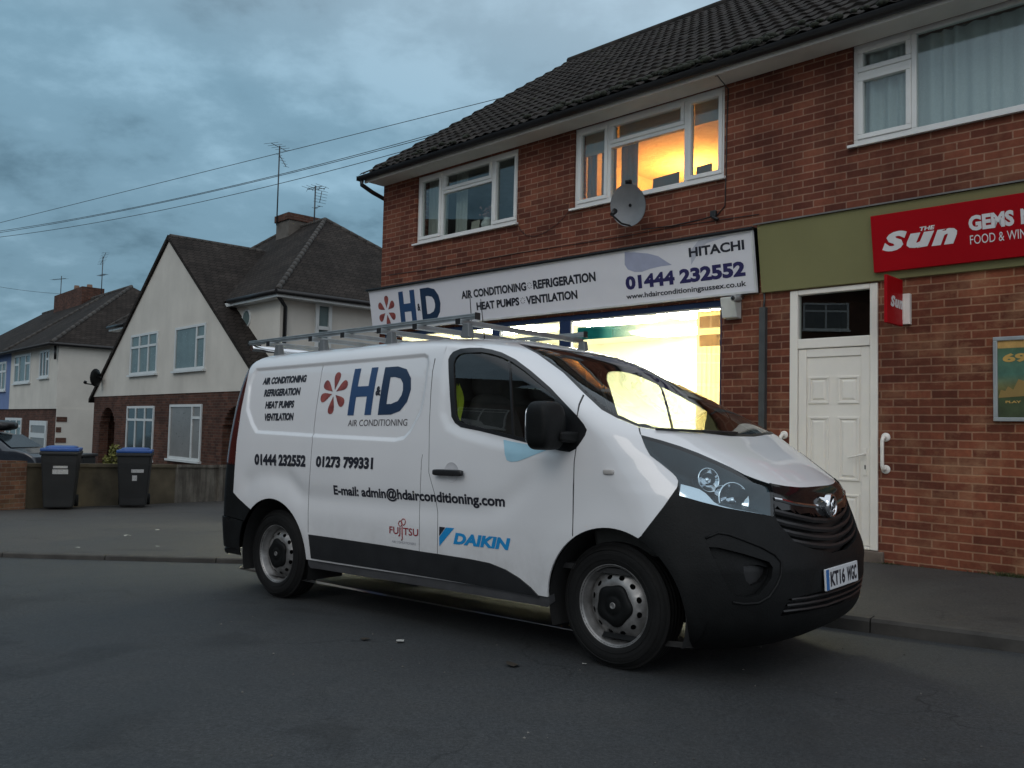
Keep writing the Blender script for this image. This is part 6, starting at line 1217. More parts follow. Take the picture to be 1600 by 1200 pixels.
# ------------------------------------------------------------------ houses across the side road
RENDER = plain('cream_render', (0.47, 0.42, 0.355), 0.9, 0, 0.09, 0.9, 0.15)
kd = Mat('weathered_cream_render'); cR = kd.ramp(kd.noise(0.8, 6, 0.6), (0.3, (0.56, 0.53, 0.475)), (0.65, (0.66, 0.625, 0.56)))
streak = kd.ramp(kd.noise(0.7, 5, 0.6, st=(1.5, 1.5, 0.35)), (0.45, 1.0), (0.75, 0.90)); cR = kd.mix(1.0, cR, streak, 'MULTIPLY'); RENDER = kd.bsdf(cR, 0.9, 0, 0.2, 0, kd.noise(60, 4), 0.3, 0.004)
BLUE_R = plain('blue_render', (0.14, 0.20, 0.37), 0.9, 0, 0.1, 1.2)
def tile_mat(name, base):
    k = Mat(name); tcn = k.new('ShaderNodeTexCoord'); sx = k.new('ShaderNodeSeparateXYZ'); k.link(tcn.outputs['Object'], sx.inputs[0])
    cb = k.new('ShaderNodeCombineXYZ'); k.link(k.math('ADD', sx.outputs[0], sx.outputs[1]), cb.inputs[0]); k.link(k.math('MULTIPLY', sx.outputs[2], 1.7), cb.inputs[1])
    b = k.new('ShaderNodeTexBrick'); k.link(cb.outputs[0], b.inputs['Vector'])
    for nm, v in (('Scale', 1), ('Brick Width', 0.2), ('Row Height', 0.17), ('Mortar Size', 0.012), ('Mortar Smooth', 0.3)): b.inputs[nm].default_value = v
    b.inputs['Color1'].default_value = tuple(x * 0.8 for x in base) + (1,); b.inputs['Color2'].default_value = tuple(x * 1.25 for x in base) + (1,); b.inputs['Mortar'].default_value = tuple(x * 0.4 for x in base) + (1,)
    c = k.mix(1.0, b.outputs['Color'], k.ramp(k.noise(0.9, 7, 0.65), (0.3, 0.6), (0.7, 1.35)), 'MULTIPLY')
    c = k.mix(k.math('MULTIPLY', k.ramp(k.noise(3.5, 6, 0.7), (0.62, 0.0), (0.72, 1.0)), 0.35), c, (0.09, 0.085, 0.075))
    return k.bsdf(c, 0.95, 0, 0.15, 0, k.math('MULTIPLY', b.outputs['Fac'], -1.0), 0.6, 0.02)
CLAY = tile_mat('old_clay_tiles', (0.031, 0.0255, 0.022)); HIPT = plain('hip_tile', (0.055, 0.049, 0.043), 0.9, 0, 0.4, 2)
FRAMEW = plain('house_window_white', (0.62, 0.64, 0.63), 0.4, 0, 0.06, 3)
HG = plain('dark_house_glass', (0.03, 0.045, 0.048), 0.08, 0, 0.25, 0.8, 0, 0, 0.8)
NETG = plain('net_behind_glass', (0.13, 0.18, 0.18), 0.25, 0, 0.18, 2.5)
BLINDG = plain('blind_behind_glass', (0.20, 0.195, 0.185), 0.3, 0, 0.12, 2.0)
def hwin(parent, a0, a1, z0, z1, cols, split, glass_, bay=None, y=0.0, ax='x', t=0.07):
    """small house window: frame with mullions at the given fractions, panes behind"""
    mb = MB(); y0, y1 = y - 0.035, y + 0.06
    def bx(p, q, r, s, d0=y0, d1=y1):
        if ax == 'x': mb.box(p, q, d0, d1, r, s)
        else: mb.box(d0, d1, p, q, r, s)
    bx(a0, a1, z0, z0 + t); bx(a0, a1, z1 - t, z1); bx(a0, a0 + t, z0 + t, z1 - t); bx(a1 - t, a1, z0 + t, z1 - t)
    for c in cols: m_ = a0 + (a1 - a0) * c; bx(m_ - t / 2, m_ + t / 2, z0 + t, z1 - t)
    fr = [0] + list(cols) + [1]
    for i in range(len(fr) - 1):
        if split and (bay is None or i in bay):
            p = a0 + (a1 - a0) * fr[i] + t / 2; q = a0 + (a1 - a0) * fr[i + 1] - t / 2; zz = z0 + (z1 - z0) * split; bx(p, q, zz - t / 2, zz + t / 2)
    bx(a0 - 0.06, a1 + 0.06, z0 - 0.06, z0, y0 - 0.06, y1)
    fo = mb.build('window', FRAMEW, parent)
    mb = MB(); bx_ = (a0 + 0.01, a1 - 0.01, z0 + 0.01, z1 - 0.01)
    if ax == 'x': mb.box(bx_[0], bx_[1], y - 0.008, y + 0.05, bx_[2], bx_[3])
    else: mb.box(y - 0.05, y + 0.008, bx_[0], bx_[1], bx_[2], bx_[3])
    mb.build('glass_pane', glass_, fo); return fo
HM = frame_matrix(-10.288, 25, 0, 0.829)
h1 = empty('house', HM); tag(h1, 'cream rendered semi-detached house with a wide front gable and dark hipped roof', 'house')
GX, GZ, GF, SLO = 0.25, 5.30, 0.80, 0.70
half = (GZ - GF) / SLO
mb = MB(); mb.add([(GX - half, 0, GF), (GX + half, 0, GF), (GX, 0, GZ), (GX - half, 0.3, GF), (GX + half, 0.3, GF), (GX, 0.3, GZ)], [(0, 1, 2), (5, 4, 3), (0, 3, 4, 1), (1, 4, 5, 2), (2, 5, 3, 0)])
mb.build('gable_wall', RENDER, h1)
# brick ground floor with arched porches
def arch_wall(mb, x0, x1, z0, z1, holes, y0, y1):
    """wall with arched openings: (xa, xb, spring height); built column by column so the curve shows"""
    xs_ = [x0, x1]
    for a, b, s in holes: xs_ += [a + (b - a) * i / 14 for i in range(15)]
    xs_ = sorted(set(xs_))
    for p, q in zip(xs_[:-1], xs_[1:]):
        m_ = (p + q) / 2; lo = z0
        for a, b, s in holes:
            if a < m_ < b:
                r = (b - a) / 2; lo = s + math.sqrt(max(0, r * r - (m_ - (a + b) / 2) ** 2))
        mb.box(p, q, y0, y1, lo, z1)
mb = MB(); arch_wall(mb, GX - half + 0.12, GX + half - 0.12, -2.3, GF - 0.002, [(-5.35, -3.85, -0.32), (4.35, 5.85, -0.32)], 0.02, 0.3)
mb.build('brick_wall', BRICK_OLD, h1)
mb = MB(); mb.box(-5.9, -3.5, 0.3, 0.34, -2.3, 0.79); mb.box(-3.5, -3.46, 0.3, 1.6, -2.3, 0.79); mb.box(-5.9, -3.5, 1.6, 1.64, -2.3, 0.79); mb.v = [(x, y + (1.26 if y < 0.35 and x < -3.49 and False else 0), z) for x, y, z in mb.v]
mb = MB()
for a in (-5.75, 3.95):
    mb.box(a, a + 2.0, 1.5, 1.54, -2.3, 0.79); mb.box(a, a + 0.04, 0.31, 1.5, -2.3, 0.79); mb.box(a + 1.96, a + 2.0, 0.31, 1.5, -2.3, 0.79); mb.box(a, a + 2.0, 0.31, 1.54, 0.75, 0.79)
mb.build('porch', BRICK_OLD, h1)
mb = MB(); mb.box(-4.35, -3.80, 1.40, 1.49, -2.0, 0.2); mb.build('porch_door', FRAMEW, h1)
mb = MB()
for p, q in (((GX - half - 0.22, GF - 0.13), (GX, GZ + 0.10)), ((GX, GZ + 0.10), (GX + half + 0.22, GF - 0.13))):
    mb.hexa([(p[0], -0.07, p[1] - 0.07), (q[0], -0.07, q[1] - 0.07), (q[0], 3.0, q[1] - 0.07), (p[0], 3.0, p[1] - 0.07), (p[0], -0.07, p[1] + 0.06), (q[0], -0.07, q[1] + 0.06), (q[0], 3.0, q[1] + 0.06), (p[0], 3.0, p[1] + 0.06)])
mb.build('gable_roof', CLAY, h1)
# main block behind the gable
EX, EB, EZ, RUN, RA, RZ = 6.42, 0.33, 3.24, 3.9, 1.75, 6.45
mb = MB(); mb.box(-5.55, 6.08, 0.60, 8.2, -2.3, EZ - 0.02); mb.build('main_wall', RENDER, h1)
L_, B_ = -5.9, EB + 2 * RUN
mb = MB()
mb.add([(L_, EB, EZ), (EX, EB, EZ), (EX, B_, EZ), (L_, B_, EZ), (-1.2, EB + RUN, RZ), (RA, EB + RUN, RZ)], [(0, 1, 5, 4), (1, 2, 5), (2, 3, 4, 5), (3, 0, 4), (0, 3, 2, 1)])
mb.build('roof', CLAY, h1)
mb = MB(); mb.smooth = True
for p, q in (((EX, EB, EZ), (RA, EB + RUN, RZ)), ((RA, EB + RUN, RZ), (-1.2, EB + RUN, RZ)), ((-1.2, EB + RUN, RZ), (L_, EB, EZ)), ((RA, EB + RUN, RZ), (EX, B_, EZ))):
    n = 22; mb = MB(); mb.smooth = True
    for i in range(n):
        a = Vector(p).lerp(Vector(q), i / n); b = Vector(p).lerp(Vector(q), (i + 0.96) / n); mb.tube([a, b], [0.075, 0.068], 8)
    mb.build('hip_tiles', HIPT, h1)
mb = MB(); mb.smooth = True
for i in range(12):
    a = Vector((GX, 0.0, GZ + 0.12)).lerp(Vector((GX, 2.9, GZ + 0.12)), i / 12); b = Vector((GX, 0.0, GZ + 0.12)).lerp(Vector((GX, 2.9, GZ + 0.12)), (i + 0.95) / 12); mb.tube([a, b], 0.08, 8)
mb.build('hip_tiles', HIPT, h1)
mb = MB(); mb.smooth = True
for p, q in (((GX + half - 2.9, EB - 0.04, EZ - 0.04), (EX + 0.04, EB - 0.04, EZ - 0.04)), ((EX + 0.04, EB - 0.04, EZ - 0.04), (EX + 0.04, B_, EZ - 0.04)), ((L_, EB - 0.04, EZ - 0.04), (-4.2, EB - 0.04, EZ - 0.04))):
    mb = MB(); mb.smooth = True; mb.tube([p, q], 0.06, 8); mb.build('gutter', BLACK_PLASTIC, h1)
mb = MB(); mb.smooth = True
mb.tube([(6.3, 0.4, EZ - 0.1), (6.15, 0.70, EZ - 0.35), (6.14, 0.72, -2.0)], 0.05, 8)
mb.build('downpipe', BLACK_PLASTIC, h1)
mb = MB(); mb.box(2.6, EX, EB, 0.60, EZ - 0.16, EZ - 0.06); mb.box(6.08, EX, 0.60, B_, EZ - 0.16, EZ - 0.06); mb.build('soffit', FRAMEW, h1)
mb = MB(); mb.box(L_, -3.9, EB, 0.60, EZ - 0.16, EZ - 0.06); mb.build('soffit', FRAMEW, h1)
mb = MB(); mb.lathe([(0.0001, 0.02), (0.20, 0.02), (0.20, -0.01), (0.235, -0.02), (0.25, 0.0), (0.25, 0.03)], (0, 0, 0), 'y', 28); mb.v = [(x + 4.25, y + 0.585, z + 2.74) for x, y, z in mb.v]; rw = mb.build('round_window', FRAMEW, h1)
mb = MB(); mb.lathe([(0.0001, 0.0), (0.20, 0.0)], (4.25, 0.60, 2.74), 'y', 28); mb.v = [(x, y - 0.02, z) for x, y, z in mb.v]; mb.build('glass_pane', NETG, rw)
hwin(h1, 1.56, 2.02, 0.8, 3.12, [], 0.72, NETG, None, 6.08, 'y', 0.09)
hwin(h1, -2.55, -0.28, 1.43, 2.68, [0.34, 0.68], 0.68, NETG); hwin(h1, 1.06, 3.16, 1.43, 2.66, [0.72], 0.70, NETG, [1])
hwin(h1, -2.68, -0.38, -1.15, 0.46, [0.34, 0.68], 0.74, HG, None, 0.02); hwin(h1, 0.84, 3.06, -1.03, 0.49, [0.72], 0.76, BLINDG, [1], 0.02)
mb = MB(); mb.box(-0.55, 0.30, 3.75, 4.9, 5.6, 6.62); mb.build('chimney', plain('render_chimney', (0.12, 0.105, 0.09), 0.9, 0, 0.25, 3), h1)
mb = MB(); mb.box(-0.60, 0.35, 3.70, 4.95, 6.62, 6.84); mb.build('chimney_cap', BRICK_OLD, h1)
def aerial(name, base, hgt, M, label, arms):
    t = empty(name, M @ Matrix.Translation(base)); tag(t, label, 'tv aerial')
    mb = MB(); mb.smooth = True; mb.tube([(0, 0, -0.3), (0, 0, hgt)], 0.023, 8); mb.build('mast', plain('aerial_mast_grey', (0.05, 0.055, 0.06), 0.5, 0.4), t)
    mb = MB(); mb.smooth = True
    for z, l0, l1, dirx, diry, ne, es, dz in arms:
        d = Vector((dirx, diry, 0)).normalized(); pv = Vector((-d.y, d.x, 0)); a = d * l0 + Vector((0, 0, z)); b = d * l1 + Vector((0, 0, z + dz)); mb.tube([a, b], 0.011, 6)
        for i in range(ne):
            c = a.lerp(b, i / max(1, ne - 1)); mb.tube([c - pv * es, c + pv * es], 0.006, 5)
    mb.build('antenna', plain('antenna_metal', (0.06, 0.065, 0.07), 0.45, 0.5), t); return t
aerial('tv_aerial', (-0.35, 3.66, 6.8), 2.35, HM, 'tall mast aerial on the rendered chimney of the gabled house', [(2.3, -0.35, 0.45, 0.5, -1, 5, 0.28, 0.0), (2.05, 0.0, 0.5, 1, 0, 5, 0.1, -0.5)])
aerial('tv_aerial', (0.95, 4.3, 6.35), 1.35, HM, 'short leaning mast with two aerials beside the hip of the gabled house', [(1.3, -0.3, 0.3, 1, 0.3, 4, 0.3, 0.0), (1.2, -0.25, 0.3, 0.4, 1, 4, 0.25, 0.1), (0.62, 0.0, 0.35, 1, 0, 2, 0.1, 0.0), (0.75, 0.3, 0.42, 1, 0, 5, 0.22, 0.35)])
ds2 = empty('satellite_dish', HM @ Matrix.Translation((-5.15, -0.25, 1.42)) @ Matrix.Rotation(rad(-50), 4, 'Z')); tag(ds2, 'dark satellite dish on the left slope of the cream gable', 'satellite dish')
mb = MB(); mb.lathe([(0.0001, 0.08), (0.15, 0.06), (0.30, 0.0), (0.30, 0.015), (0.15, 0.075), (0.0001, 0.095)], ax='y', n=24); mb.build('reflector', DARK_TRIM, ds2)
mb = MB(); mb.smooth = True; mb.tube([(0, 0.05, -0.25), (0, -0.38, -0.2)], 0.02); mb.tube([(0, -0.38, -0.2), (0, -0.34, -0.12)], 0.05); mb.tube([(0, 0.08, 0), (0.1, 0.3, 0)], 0.03); mb.build('lnb_arm', DARK_TRIM, ds2)

# ---- the house beyond, cream with a blue half
FM = frame_matrix(-17.956, 34, 0, 0.829)
h2 = empty('house', FM); tag(h2, 'cream house farther off, joined to a blue half, brick below and hipped roof', 'house')
def far_block(x0, x1, mat, name):
    mb = MB(); mb.box(x0, x1, 0.0, 9.0, 0.42, 3.12); mb.build(name, mat, h2)
far_block(-8.2, -0.42, RENDER, 'upper_wall'); far_block(-24, -8.2, BLUE_R, 'blue_wall')
mb = MB(); mb.box(-24, -0.42, 0.06, 9.0, -2.6, 0.42); mb.build('brick_wall', BRICK_OLD, h2)
mb = MB(); mb.box(-0.44, -0.40, 0.02, 9.0, -2.6, 0.44); mb.build('side_wall', RENDER, h2)
mb = MB()
for i in range(6):
    if i % 2 == 0: mb.box(-0.46, -0.38, 0.03, 0.22, -2.2 + i * 0.42, -2.2 + i * 0.42 + 0.20)
    else: mb.box(-0.46, -0.38, 0.03, 0.42, -2.2 + i * 0.42, -2.2 + i * 0.42 + 0.20)
mb.build('quoin', BRICK_OLD, h2)
RX, RB_, RZ2 = -5.0, 4.2, 6.4
mb = MB(); mb.add([(-24.5, -0.35, 3.05), (-0.2, -0.35, 3.05), (-0.2, 9.3, 3.05), (-24.5, 9.3, 3.05), (-20.5, RB_, RZ2), (RX, RB_, RZ2)], [(0, 1, 5, 4), (1, 2, 5), (2, 3, 4, 5), (3, 0, 4), (0, 3, 2, 1)]); mb.build('roof', CLAY, h2)
mb = MB(); mb.smooth = True
for p, q in (((-0.2, -0.35, 3.05), (RX, RB_, RZ2)), ((RX, RB_, RZ2), (-20.5, RB_, RZ2)), ((-8.2, -0.35, 3.08), (-8.2, RB_, RZ2))):
    mb = MB(); mb.smooth = True
    for i in range(20): mb.tube([Vector(p).lerp(Vector(q), i / 20), Vector(p).lerp(Vector(q), (i + 0.96) / 20)], 0.08, 7)
    mb.build('hip_tiles', HIPT, h2)
mb = MB(); mb.smooth = True; mb.tube([(-24.5, -0.38, 3.0), (-0.18, -0.38, 3.0), (-0.18, 9.3, 3.0)], 0.07, 8); mb.tube([(-0.5, -0.12, 2.95), (-0.5, -0.1, 2.4)], 0.05); mb.build('gutter', BLACK_PLASTIC, h2)
mb = MB(); mb.box(-16.2, -11.0, RB_ - 0.5, RB_ + 0.6, 5.6, 7.0); mb.build('chimney', BRICK_OLD, h2)
mb = MB()
for i, x in enumerate((-14.6, -13.2, -12.0, -10.9)): mb.lathe([(0.16, 6.98), (0.13, 7.2 + 0.2 * (i == 1)), (0.10, 7.2 + 0.2 * (i == 1)), (0.0001, 7.15)], (x - .6, RB_, 0), 'z', 12)
mb.build('chimney_pots', plain('terracotta', (0.15, 0.09, 0.06), 0.9), h2)
hwin(h2, -7.45, -4.6, 1.58, 2.88, [0.3, 0.7], 0.66, NETG, [0, 2], 0, 'x', 0.1); hwin(h2, -3.12, -1.65, 1.72, 2.88, [0.36, 0.68], 0.66, HG, [2], 0, 'x', 0.1); hwin(h2, -10.6, -9.0, 1.3, 2.7, [0.5], 0.66, NETG, None, 0, 'x', 0.1)
hwin(h2, -8.9, -5.9, -0.9, 0.02, [0.3, 0.7], 0.6, NETG, None, 0.06, 'x', 0.12)
dd = hwin(h2, -4.37, -1.75, -1.9, -0.08, [], 0.66, BLINDG, None, 0.04, 'x', 0.2)
aerial('tv_aerial', (-9.5, RB_, 6.3), 2.15, FM, 'tall aerial mast with two long arms above the far roof', [(2.1, -2.3, 2.6, 1, -0.25, 9, 0.16, -0.2), (1.35, -1.5, 1.6, 1, -0.2, 8, 0.14, -0.35)])
aerial('tv_aerial', (-16.9, RB_, 6.3), 2.0, FM, 'thin leaning aerial left of the far brick chimney', [(2.0, -1.9, 0.9, 1, 0, 8, 0.14, -0.25)])

# ------------------------------------------------------------------ garden walls, bins, shrub and the car behind
def gz(x, y): return zroad(x, y) + 0.07
WA, WB_ = Vector((-8.62, 14.4)), Vector((-4.25, 22.3)); wd = (WB_ - WA).normalized(); wn_ = Vector((wd.y, -wd.x))
def wpt(t, off=0.0): p = WA + wd * t + wn_ * off; return p
def seg_wall(mb, t0, t1, th, h0, base=-0.25, extra=0.0):
    a, b, c, d = wpt(t0, th / 2), wpt(t1, th / 2), wpt(t1, -th / 2), wpt(t0, -th / 2); zs = [gz(*q) for q in (a, b, c, d)]
    mb.hexa([(q.x, q.y, z + base) for q, z in zip((a, b, c, d), zs)] + [(q.x, q.y, z + h0 + extra) for q, z in zip((a, b, c, d), zs)])
mb = MB(); seg_wall(mb, -6.0, 0.0, 0.22, 0.76); seg_wall(mb, 0.0, 0.44, 0.34, 0.80); gw = mb.build('garden_wall', GARDEN_BRICK); tag(gw, 'brown brick garden wall ending in a pier left of the bins', 'wall')
k = Mat('stained_concrete'); cc = k.ramp(k.noise(3, 6, 0.65), (0.3, (0.14, 0.122, 0.10)), (0.7, (0.26, 0.235, 0.195))); cc = k.mix(1.0, cc, k.ramp(k.noise(2.0, 6, 0.7, st=(3, 3, 0.3)), (0.42, 0.55), (0.65, 1.15)), 'MULTIPLY')
tcz = k.new('ShaderNodeTexCoord'); sz = k.new('ShaderNodeSeparateXYZ'); k.link(tcz.outputs['Object'], sz.inputs[0])
CONC = k.bsdf(cc, 0.95, 0, 0.15, 0, k.noise(40, 5), 0.5, 0.008)
mb = MB(); seg_wall(mb, 0.46, 3.6, 0.16, 0.72); seg_wall(mb, 0.46, 3.6, 0.22, 0.76, 0.70); lw = mb.build('garden_wall', plain('mossy_rendered_wall', (0.115, 0.092, 0.058), 0.95, 0, 0.4, 2.2, 0.4)); tag(lw, 'low mossy rendered wall behind the two bins', 'wall')
fence = empty('concrete_fence', Matrix.Translation((0, 0, 0))); tag(fence, 'low grey concrete panel fence running back from the second bin to the van', 'fence')
t = 3.62; i = 0
while t < 8.2:
    mb = MB(); seg_wall(mb, t + 0.06, t + 1.12, 0.06, 0.70); mb.build('panel', CONC, fence)
    mb = MB(); seg_wall(mb, t + 0.06, t + 1.12, 0.12, 0.755, 0.70); mb.build('coping', CONC, fence)
    mb = MB(); seg_wall(mb, t - 0.055, t + 0.055, 0.14, 0.72); mb.build('post', CONC, fence); t += 1.18
BINB = plain('bin_black_plastic', (0.012, 0.0125, 0.013), 0.5, 0, 0.2, 4, 0.1); BINL = plain('bin_blue_lid', (0.020, 0.075, 0.27), 0.4, 0, 0.1, 3)
def wheelie_bin(x, y, yaw, label, sticker):
    t = empty('wheelie_bin', Matrix.Translation((x, y, gz(x, y))) @ Matrix.Rotation(yaw, 4, 'Z')); tag(t, label, 'wheelie bin', 'blue lidded wheelie bins by the garden wall')
    mb = MB()
    lv = [(0.02, 0.225, -0.25, 0.20), (0.16, 0.235, -0.26, 0.25), (0.80, 0.275, -0.335, 0.33), (0.93, 0.285, -0.345, 0.345)]
    rows = [[(-w_, f, z), (w_, f, z), (w_, b, z), (-w_, b, z)] for z, w_, f, b in lv]
    mb.add([q for r in rows for q in r], [(i * 4 + k_, i * 4 + (k_ + 1) % 4, (i + 1) * 4 + (k_ + 1) % 4, (i + 1) * 4 + k_) for i in range(3) for k_ in range(4)] + [(3, 2, 1, 0), (12, 13, 14, 15)])
    mb.build('body', BINB, t, 0.02)
    mb = MB(); mb.box(-0.305, 0.305, -0.375, 0.36, 0.925, 0.985); mb.build('rim', BINB, t, 0.015)
    mb = MB(); mb.box(-0.30, 0.30, -0.37, 0.36, 0.988, 1.04); mb.ell((0, 0, 1.035), (0.25, 0.32, 0.045), 4, 24, 12); mb.smooth = True
    mb.build('lid', BINL, t, 0.015)
    mb = MB(); mb.smooth = True; mb.tube([(-0.24, 0.35, 0.96), (-0.24, 0.45, 0.96), (0.24, 0.45, 0.96), (0.24, 0.35, 0.96)], 0.02, 8); mb.build('handle', BINB, t)
    for sx_ in (-1, 1):
        mb = MB(); mb.lathe([(0.0001, 0.0), (0.10, 0.0), (0.105, 0.015), (0.105, 0.045), (0.10, 0.06), (0.0001, 0.06)], (0.24 * sx_ - 0.03, 0.24, 0.105), 'x', 20); mb.build('wheel', RUBBER, t)
    mb = MB()
    for q in sticker: mb.hexa([(q[0], -0.264 - (q[2] - .16) * 0.117 - 0.002, q[2]), (q[1], -0.264 - (q[2] - .16) * 0.117 - 0.002, q[2]), (q[1], -0.25 - (q[2] - .16) * .117, q[2]), (q[0], -0.25 - (q[2] - .16) * .117, q[2]),
                                   (q[0], -0.264 - (q[3] - .16) * 0.117 - 0.002, q[3]), (q[1], -0.264 - (q[3] - .16) * 0.117 - 0.002, q[3]), (q[1], -0.25 - (q[3] - .16) * .117, q[3]), (q[0], -0.25 - (q[3] - .16) * .117, q[3])])
    mb.build('sticker', plain('sticker_white', (0.42, 0.42, 0.42), 0.5, 0, 0.3, 60), t)
wheelie_bin(-7.83, 15.0, rad(22), 'black wheelie bin with a blue lid beside the brick pier, left of two', [(-0.10, 0.14, 0.60, 0.68), (-0.09, 0.13, 0.70, 0.74)])
wheelie_bin(-6.98, 16.0, rad(20), 'black wheelie bin with a blue lid and two white stickers, right of two', [(-0.04, 0.17, 0.63, 0.69), (-0.02, 0.06, 0.48, 0.58)])
p = wpt(0.9, -0.55); mb = MB()
b3 = empty('wheelie_bin', Matrix.Translation((-8.32, 16.5, gz(-8.32, 16.5)))); tag(b3, 'dark bin handle showing behind the left wheelie bin', 'wheelie bin')
mb = MB(); mb.box(-0.25, 0.25, -0.25, 0.25, 0.02, 0.88); mb.build('body', BINB, b3, 0.03); mb = MB(); mb.box(-0.28, 0.28, -0.3, 0.28, 0.88, 0.94); mb.build('lid', BINB, b3, 0.02)
# small yellow-green shrub in the front garden
def leaf_cloud(name, centre, size, n, mat, ls, seed, parent=None):
    rr = random.Random(seed); mb = MB()
    for i in range(n):
        while True:
            q = Vector((rr.uniform(-1, 1), rr.uniform(-1, 1), rr.uniform(-1, 1)))
            if 0.25 < q.length < 1 + 0.15 * math.sin(5 * q.x + 3 * q.z): break
        c = Vector((q.x * size[0], q.y * size[1], q.z * size[2])); d = Vector((rr.uniform(-1, 1), rr.uniform(-1, 1), rr.uniform(-0.3, 1))).normalized(); e_ = d.orthogonal().normalized(); l = ls * rr.uniform(0.6, 1.4)
        mb.add([c - d * l, c + e_ * l * 0.5, c + d * l, c - e_ * l * 0.5], [(0, 1, 2, 3)])
    o = mb.build(name, mat, parent); o.location = centre; return o
kl = Mat('shrub_leaves'); LEAF = kl.bsdf(kl.ramp(kl.noise(9, 3), (0.3, (0.05, 0.06, 0.012)), (0.7, (0.19, 0.18, 0.03))), 0.7)
sx_, sy_ = -9.35, 20.4
sh = empty('shrub', Matrix.Translation((sx_, sy_, gz(sx_, sy_)))); tag(sh, 'small yellow-green shrub behind the low wall in front of the arched porch', 'shrub')
leaf_cloud('foliage', (0, 0, 0.72), (0.26, 0.26, 0.42), 700, LEAF, 0.045, 4, sh)
mb = MB(); mb.smooth = True
for a in range(5): mb.tube([(0, 0, -0.1), (0.12 * math.cos(a * 1.3), 0.12 * math.sin(a * 1.3), 0.9)], 0.012, 5)
mb.build('stem', plain('shrub_stem', (0.05, 0.035, 0.02), 0.9), sh)
# dark estate car with a roof box, parked in the drive
CX, CY = -16.9, 28.0
car = empty('parked_car', Matrix.Translation((CX, CY, gz(CX, CY))) @ Matrix.Rotation(rad(-8), 4, 'Z')); tag(car, 'dark blue car with a black roof box parked behind the brick wall', 'car')
CP = plain('car_dark_blue', (0.018, 0.024, 0.034), 0.3, 0, 0.1, 3, 0, 0.7)
prof = [(-2.2, 0.45, 0.95), (-2.15, 0.9, 1.0), (-1.9, 1.0, 1.42), (-1.2, 1.0, 1.52), (0.0, 1.0, 1.52), (0.55, 0.99, 1.42), (1.25, 0.98, 1.02), (1.9, 0.95, 0.88), (2.2, 0.85, 0.72), (2.25, 0.4, 0.5)]
mb = MB()
def carfn(a, b):
    x = -2.2 + 4.45 * a; top = float(np.interp(x, [q[0] for q in prof], [q[2] for q in prof])); wd_ = 0.88 * float(np.interp(x, [q[0] for q in prof], [min(1, 0.9 + q[1] * .1) for q in prof]))
    t_ = (b - 0.5) * 2; s_ = abs(t_)
    belt = min(0.92, top - 0.04)
    if s_ > 0.7: z = 0.28 + (belt - 0.28) * (1 - s_) / 0.3; y = wd_
    elif s_ > 0.42: f_ = (0.7 - s_) / 0.28; z = belt + (top - belt) * f_ * 0.94; y = wd_ * (1 - 0.22 * f_ * min(1, (top - belt) / 0.4))
    else: z = top - (top - belt) * 0.06 * (s_ / 0.42) ** 2; y = wd_ * (0.78 if top - belt > .3 else 0.9) * s_ / 0.42
    return (x, math.copysign(y, t_), z)
mb.grid(carfn, 50, 40); mb.build('body', CP, car)
mb = MB()
for sg in (1, -1):
    for a, b in ((-1.75, -0.75), (-0.70, 0.25)): mb.add([(a + (0.12 if a < -1 else 0), 0.875 * sg, 0.97), (b, 0.875 * sg, 0.97), (b - 0.02, 0.735 * sg, 1.42), (a + 0.25 * (a < -1), 0.735 * sg, 1.42)], [(0, 1, 2, 3)])
    mb.add([(0.30, 0.875 * sg, 0.97), (0.95, 0.875 * sg, 0.97), (0.5, 0.74 * sg, 1.38), (0.28, 0.735 * sg, 1.42)], [(0, 1, 2, 3)])
mb.add([(1.27, -0.74, 1.045), (1.27, 0.74, 1.045), (0.60, 0.60, 1.435), (0.60, -0.60, 1.435)], [(0, 1, 2, 3)])
mb.build('window', plain('car_window_dark', (0.03, 0.04, 0.045), 0.05, 0, 0.2, 1), car)
for x in (-1.35, 1.4):
    for sg in (1, -1):
        mb = MB(); mb.lathe([(0.0001, -0.1), (0.19, -0.1), (0.2, -0.11), (0.31, -0.1), (0.32, 0.0), (0.31, 0.1), (0.2, 0.11), (0.0001, 0.1)], (x, 0.80 * sg, 0.32), 'y', 24); mb.build('wheel', RUBBER, car)
mb = MB(); mb.ell((-0.35, 0.1, 1.72), (1.05, 0.42, 0.18), 3.2, 28, 14); rb = mb.build('roof_box', plain('roof_box_black', (0.012, 0.012, 0.013), 0.35, 0, 0.15, 3), car)
mb = MB(); mb.box(-1.0, -0.94, -0.62, 0.62, 1.55, 1.62); mb.box(0.1, 0.16, -0.62, 0.62, 1.55, 1.62); mb.build('roof_bar', BLACK_PLASTIC, car)
MB().ell((0.85, -0.98, 1.03), (0.08, 0.11, 0.08), 3, 14, 8).build('wing_mirror', CP, car); MB().ell((0.85, 0.98, 1.03), (0.08, 0.11, 0.08), 3, 14, 8).build('wing_mirror', CP, car)

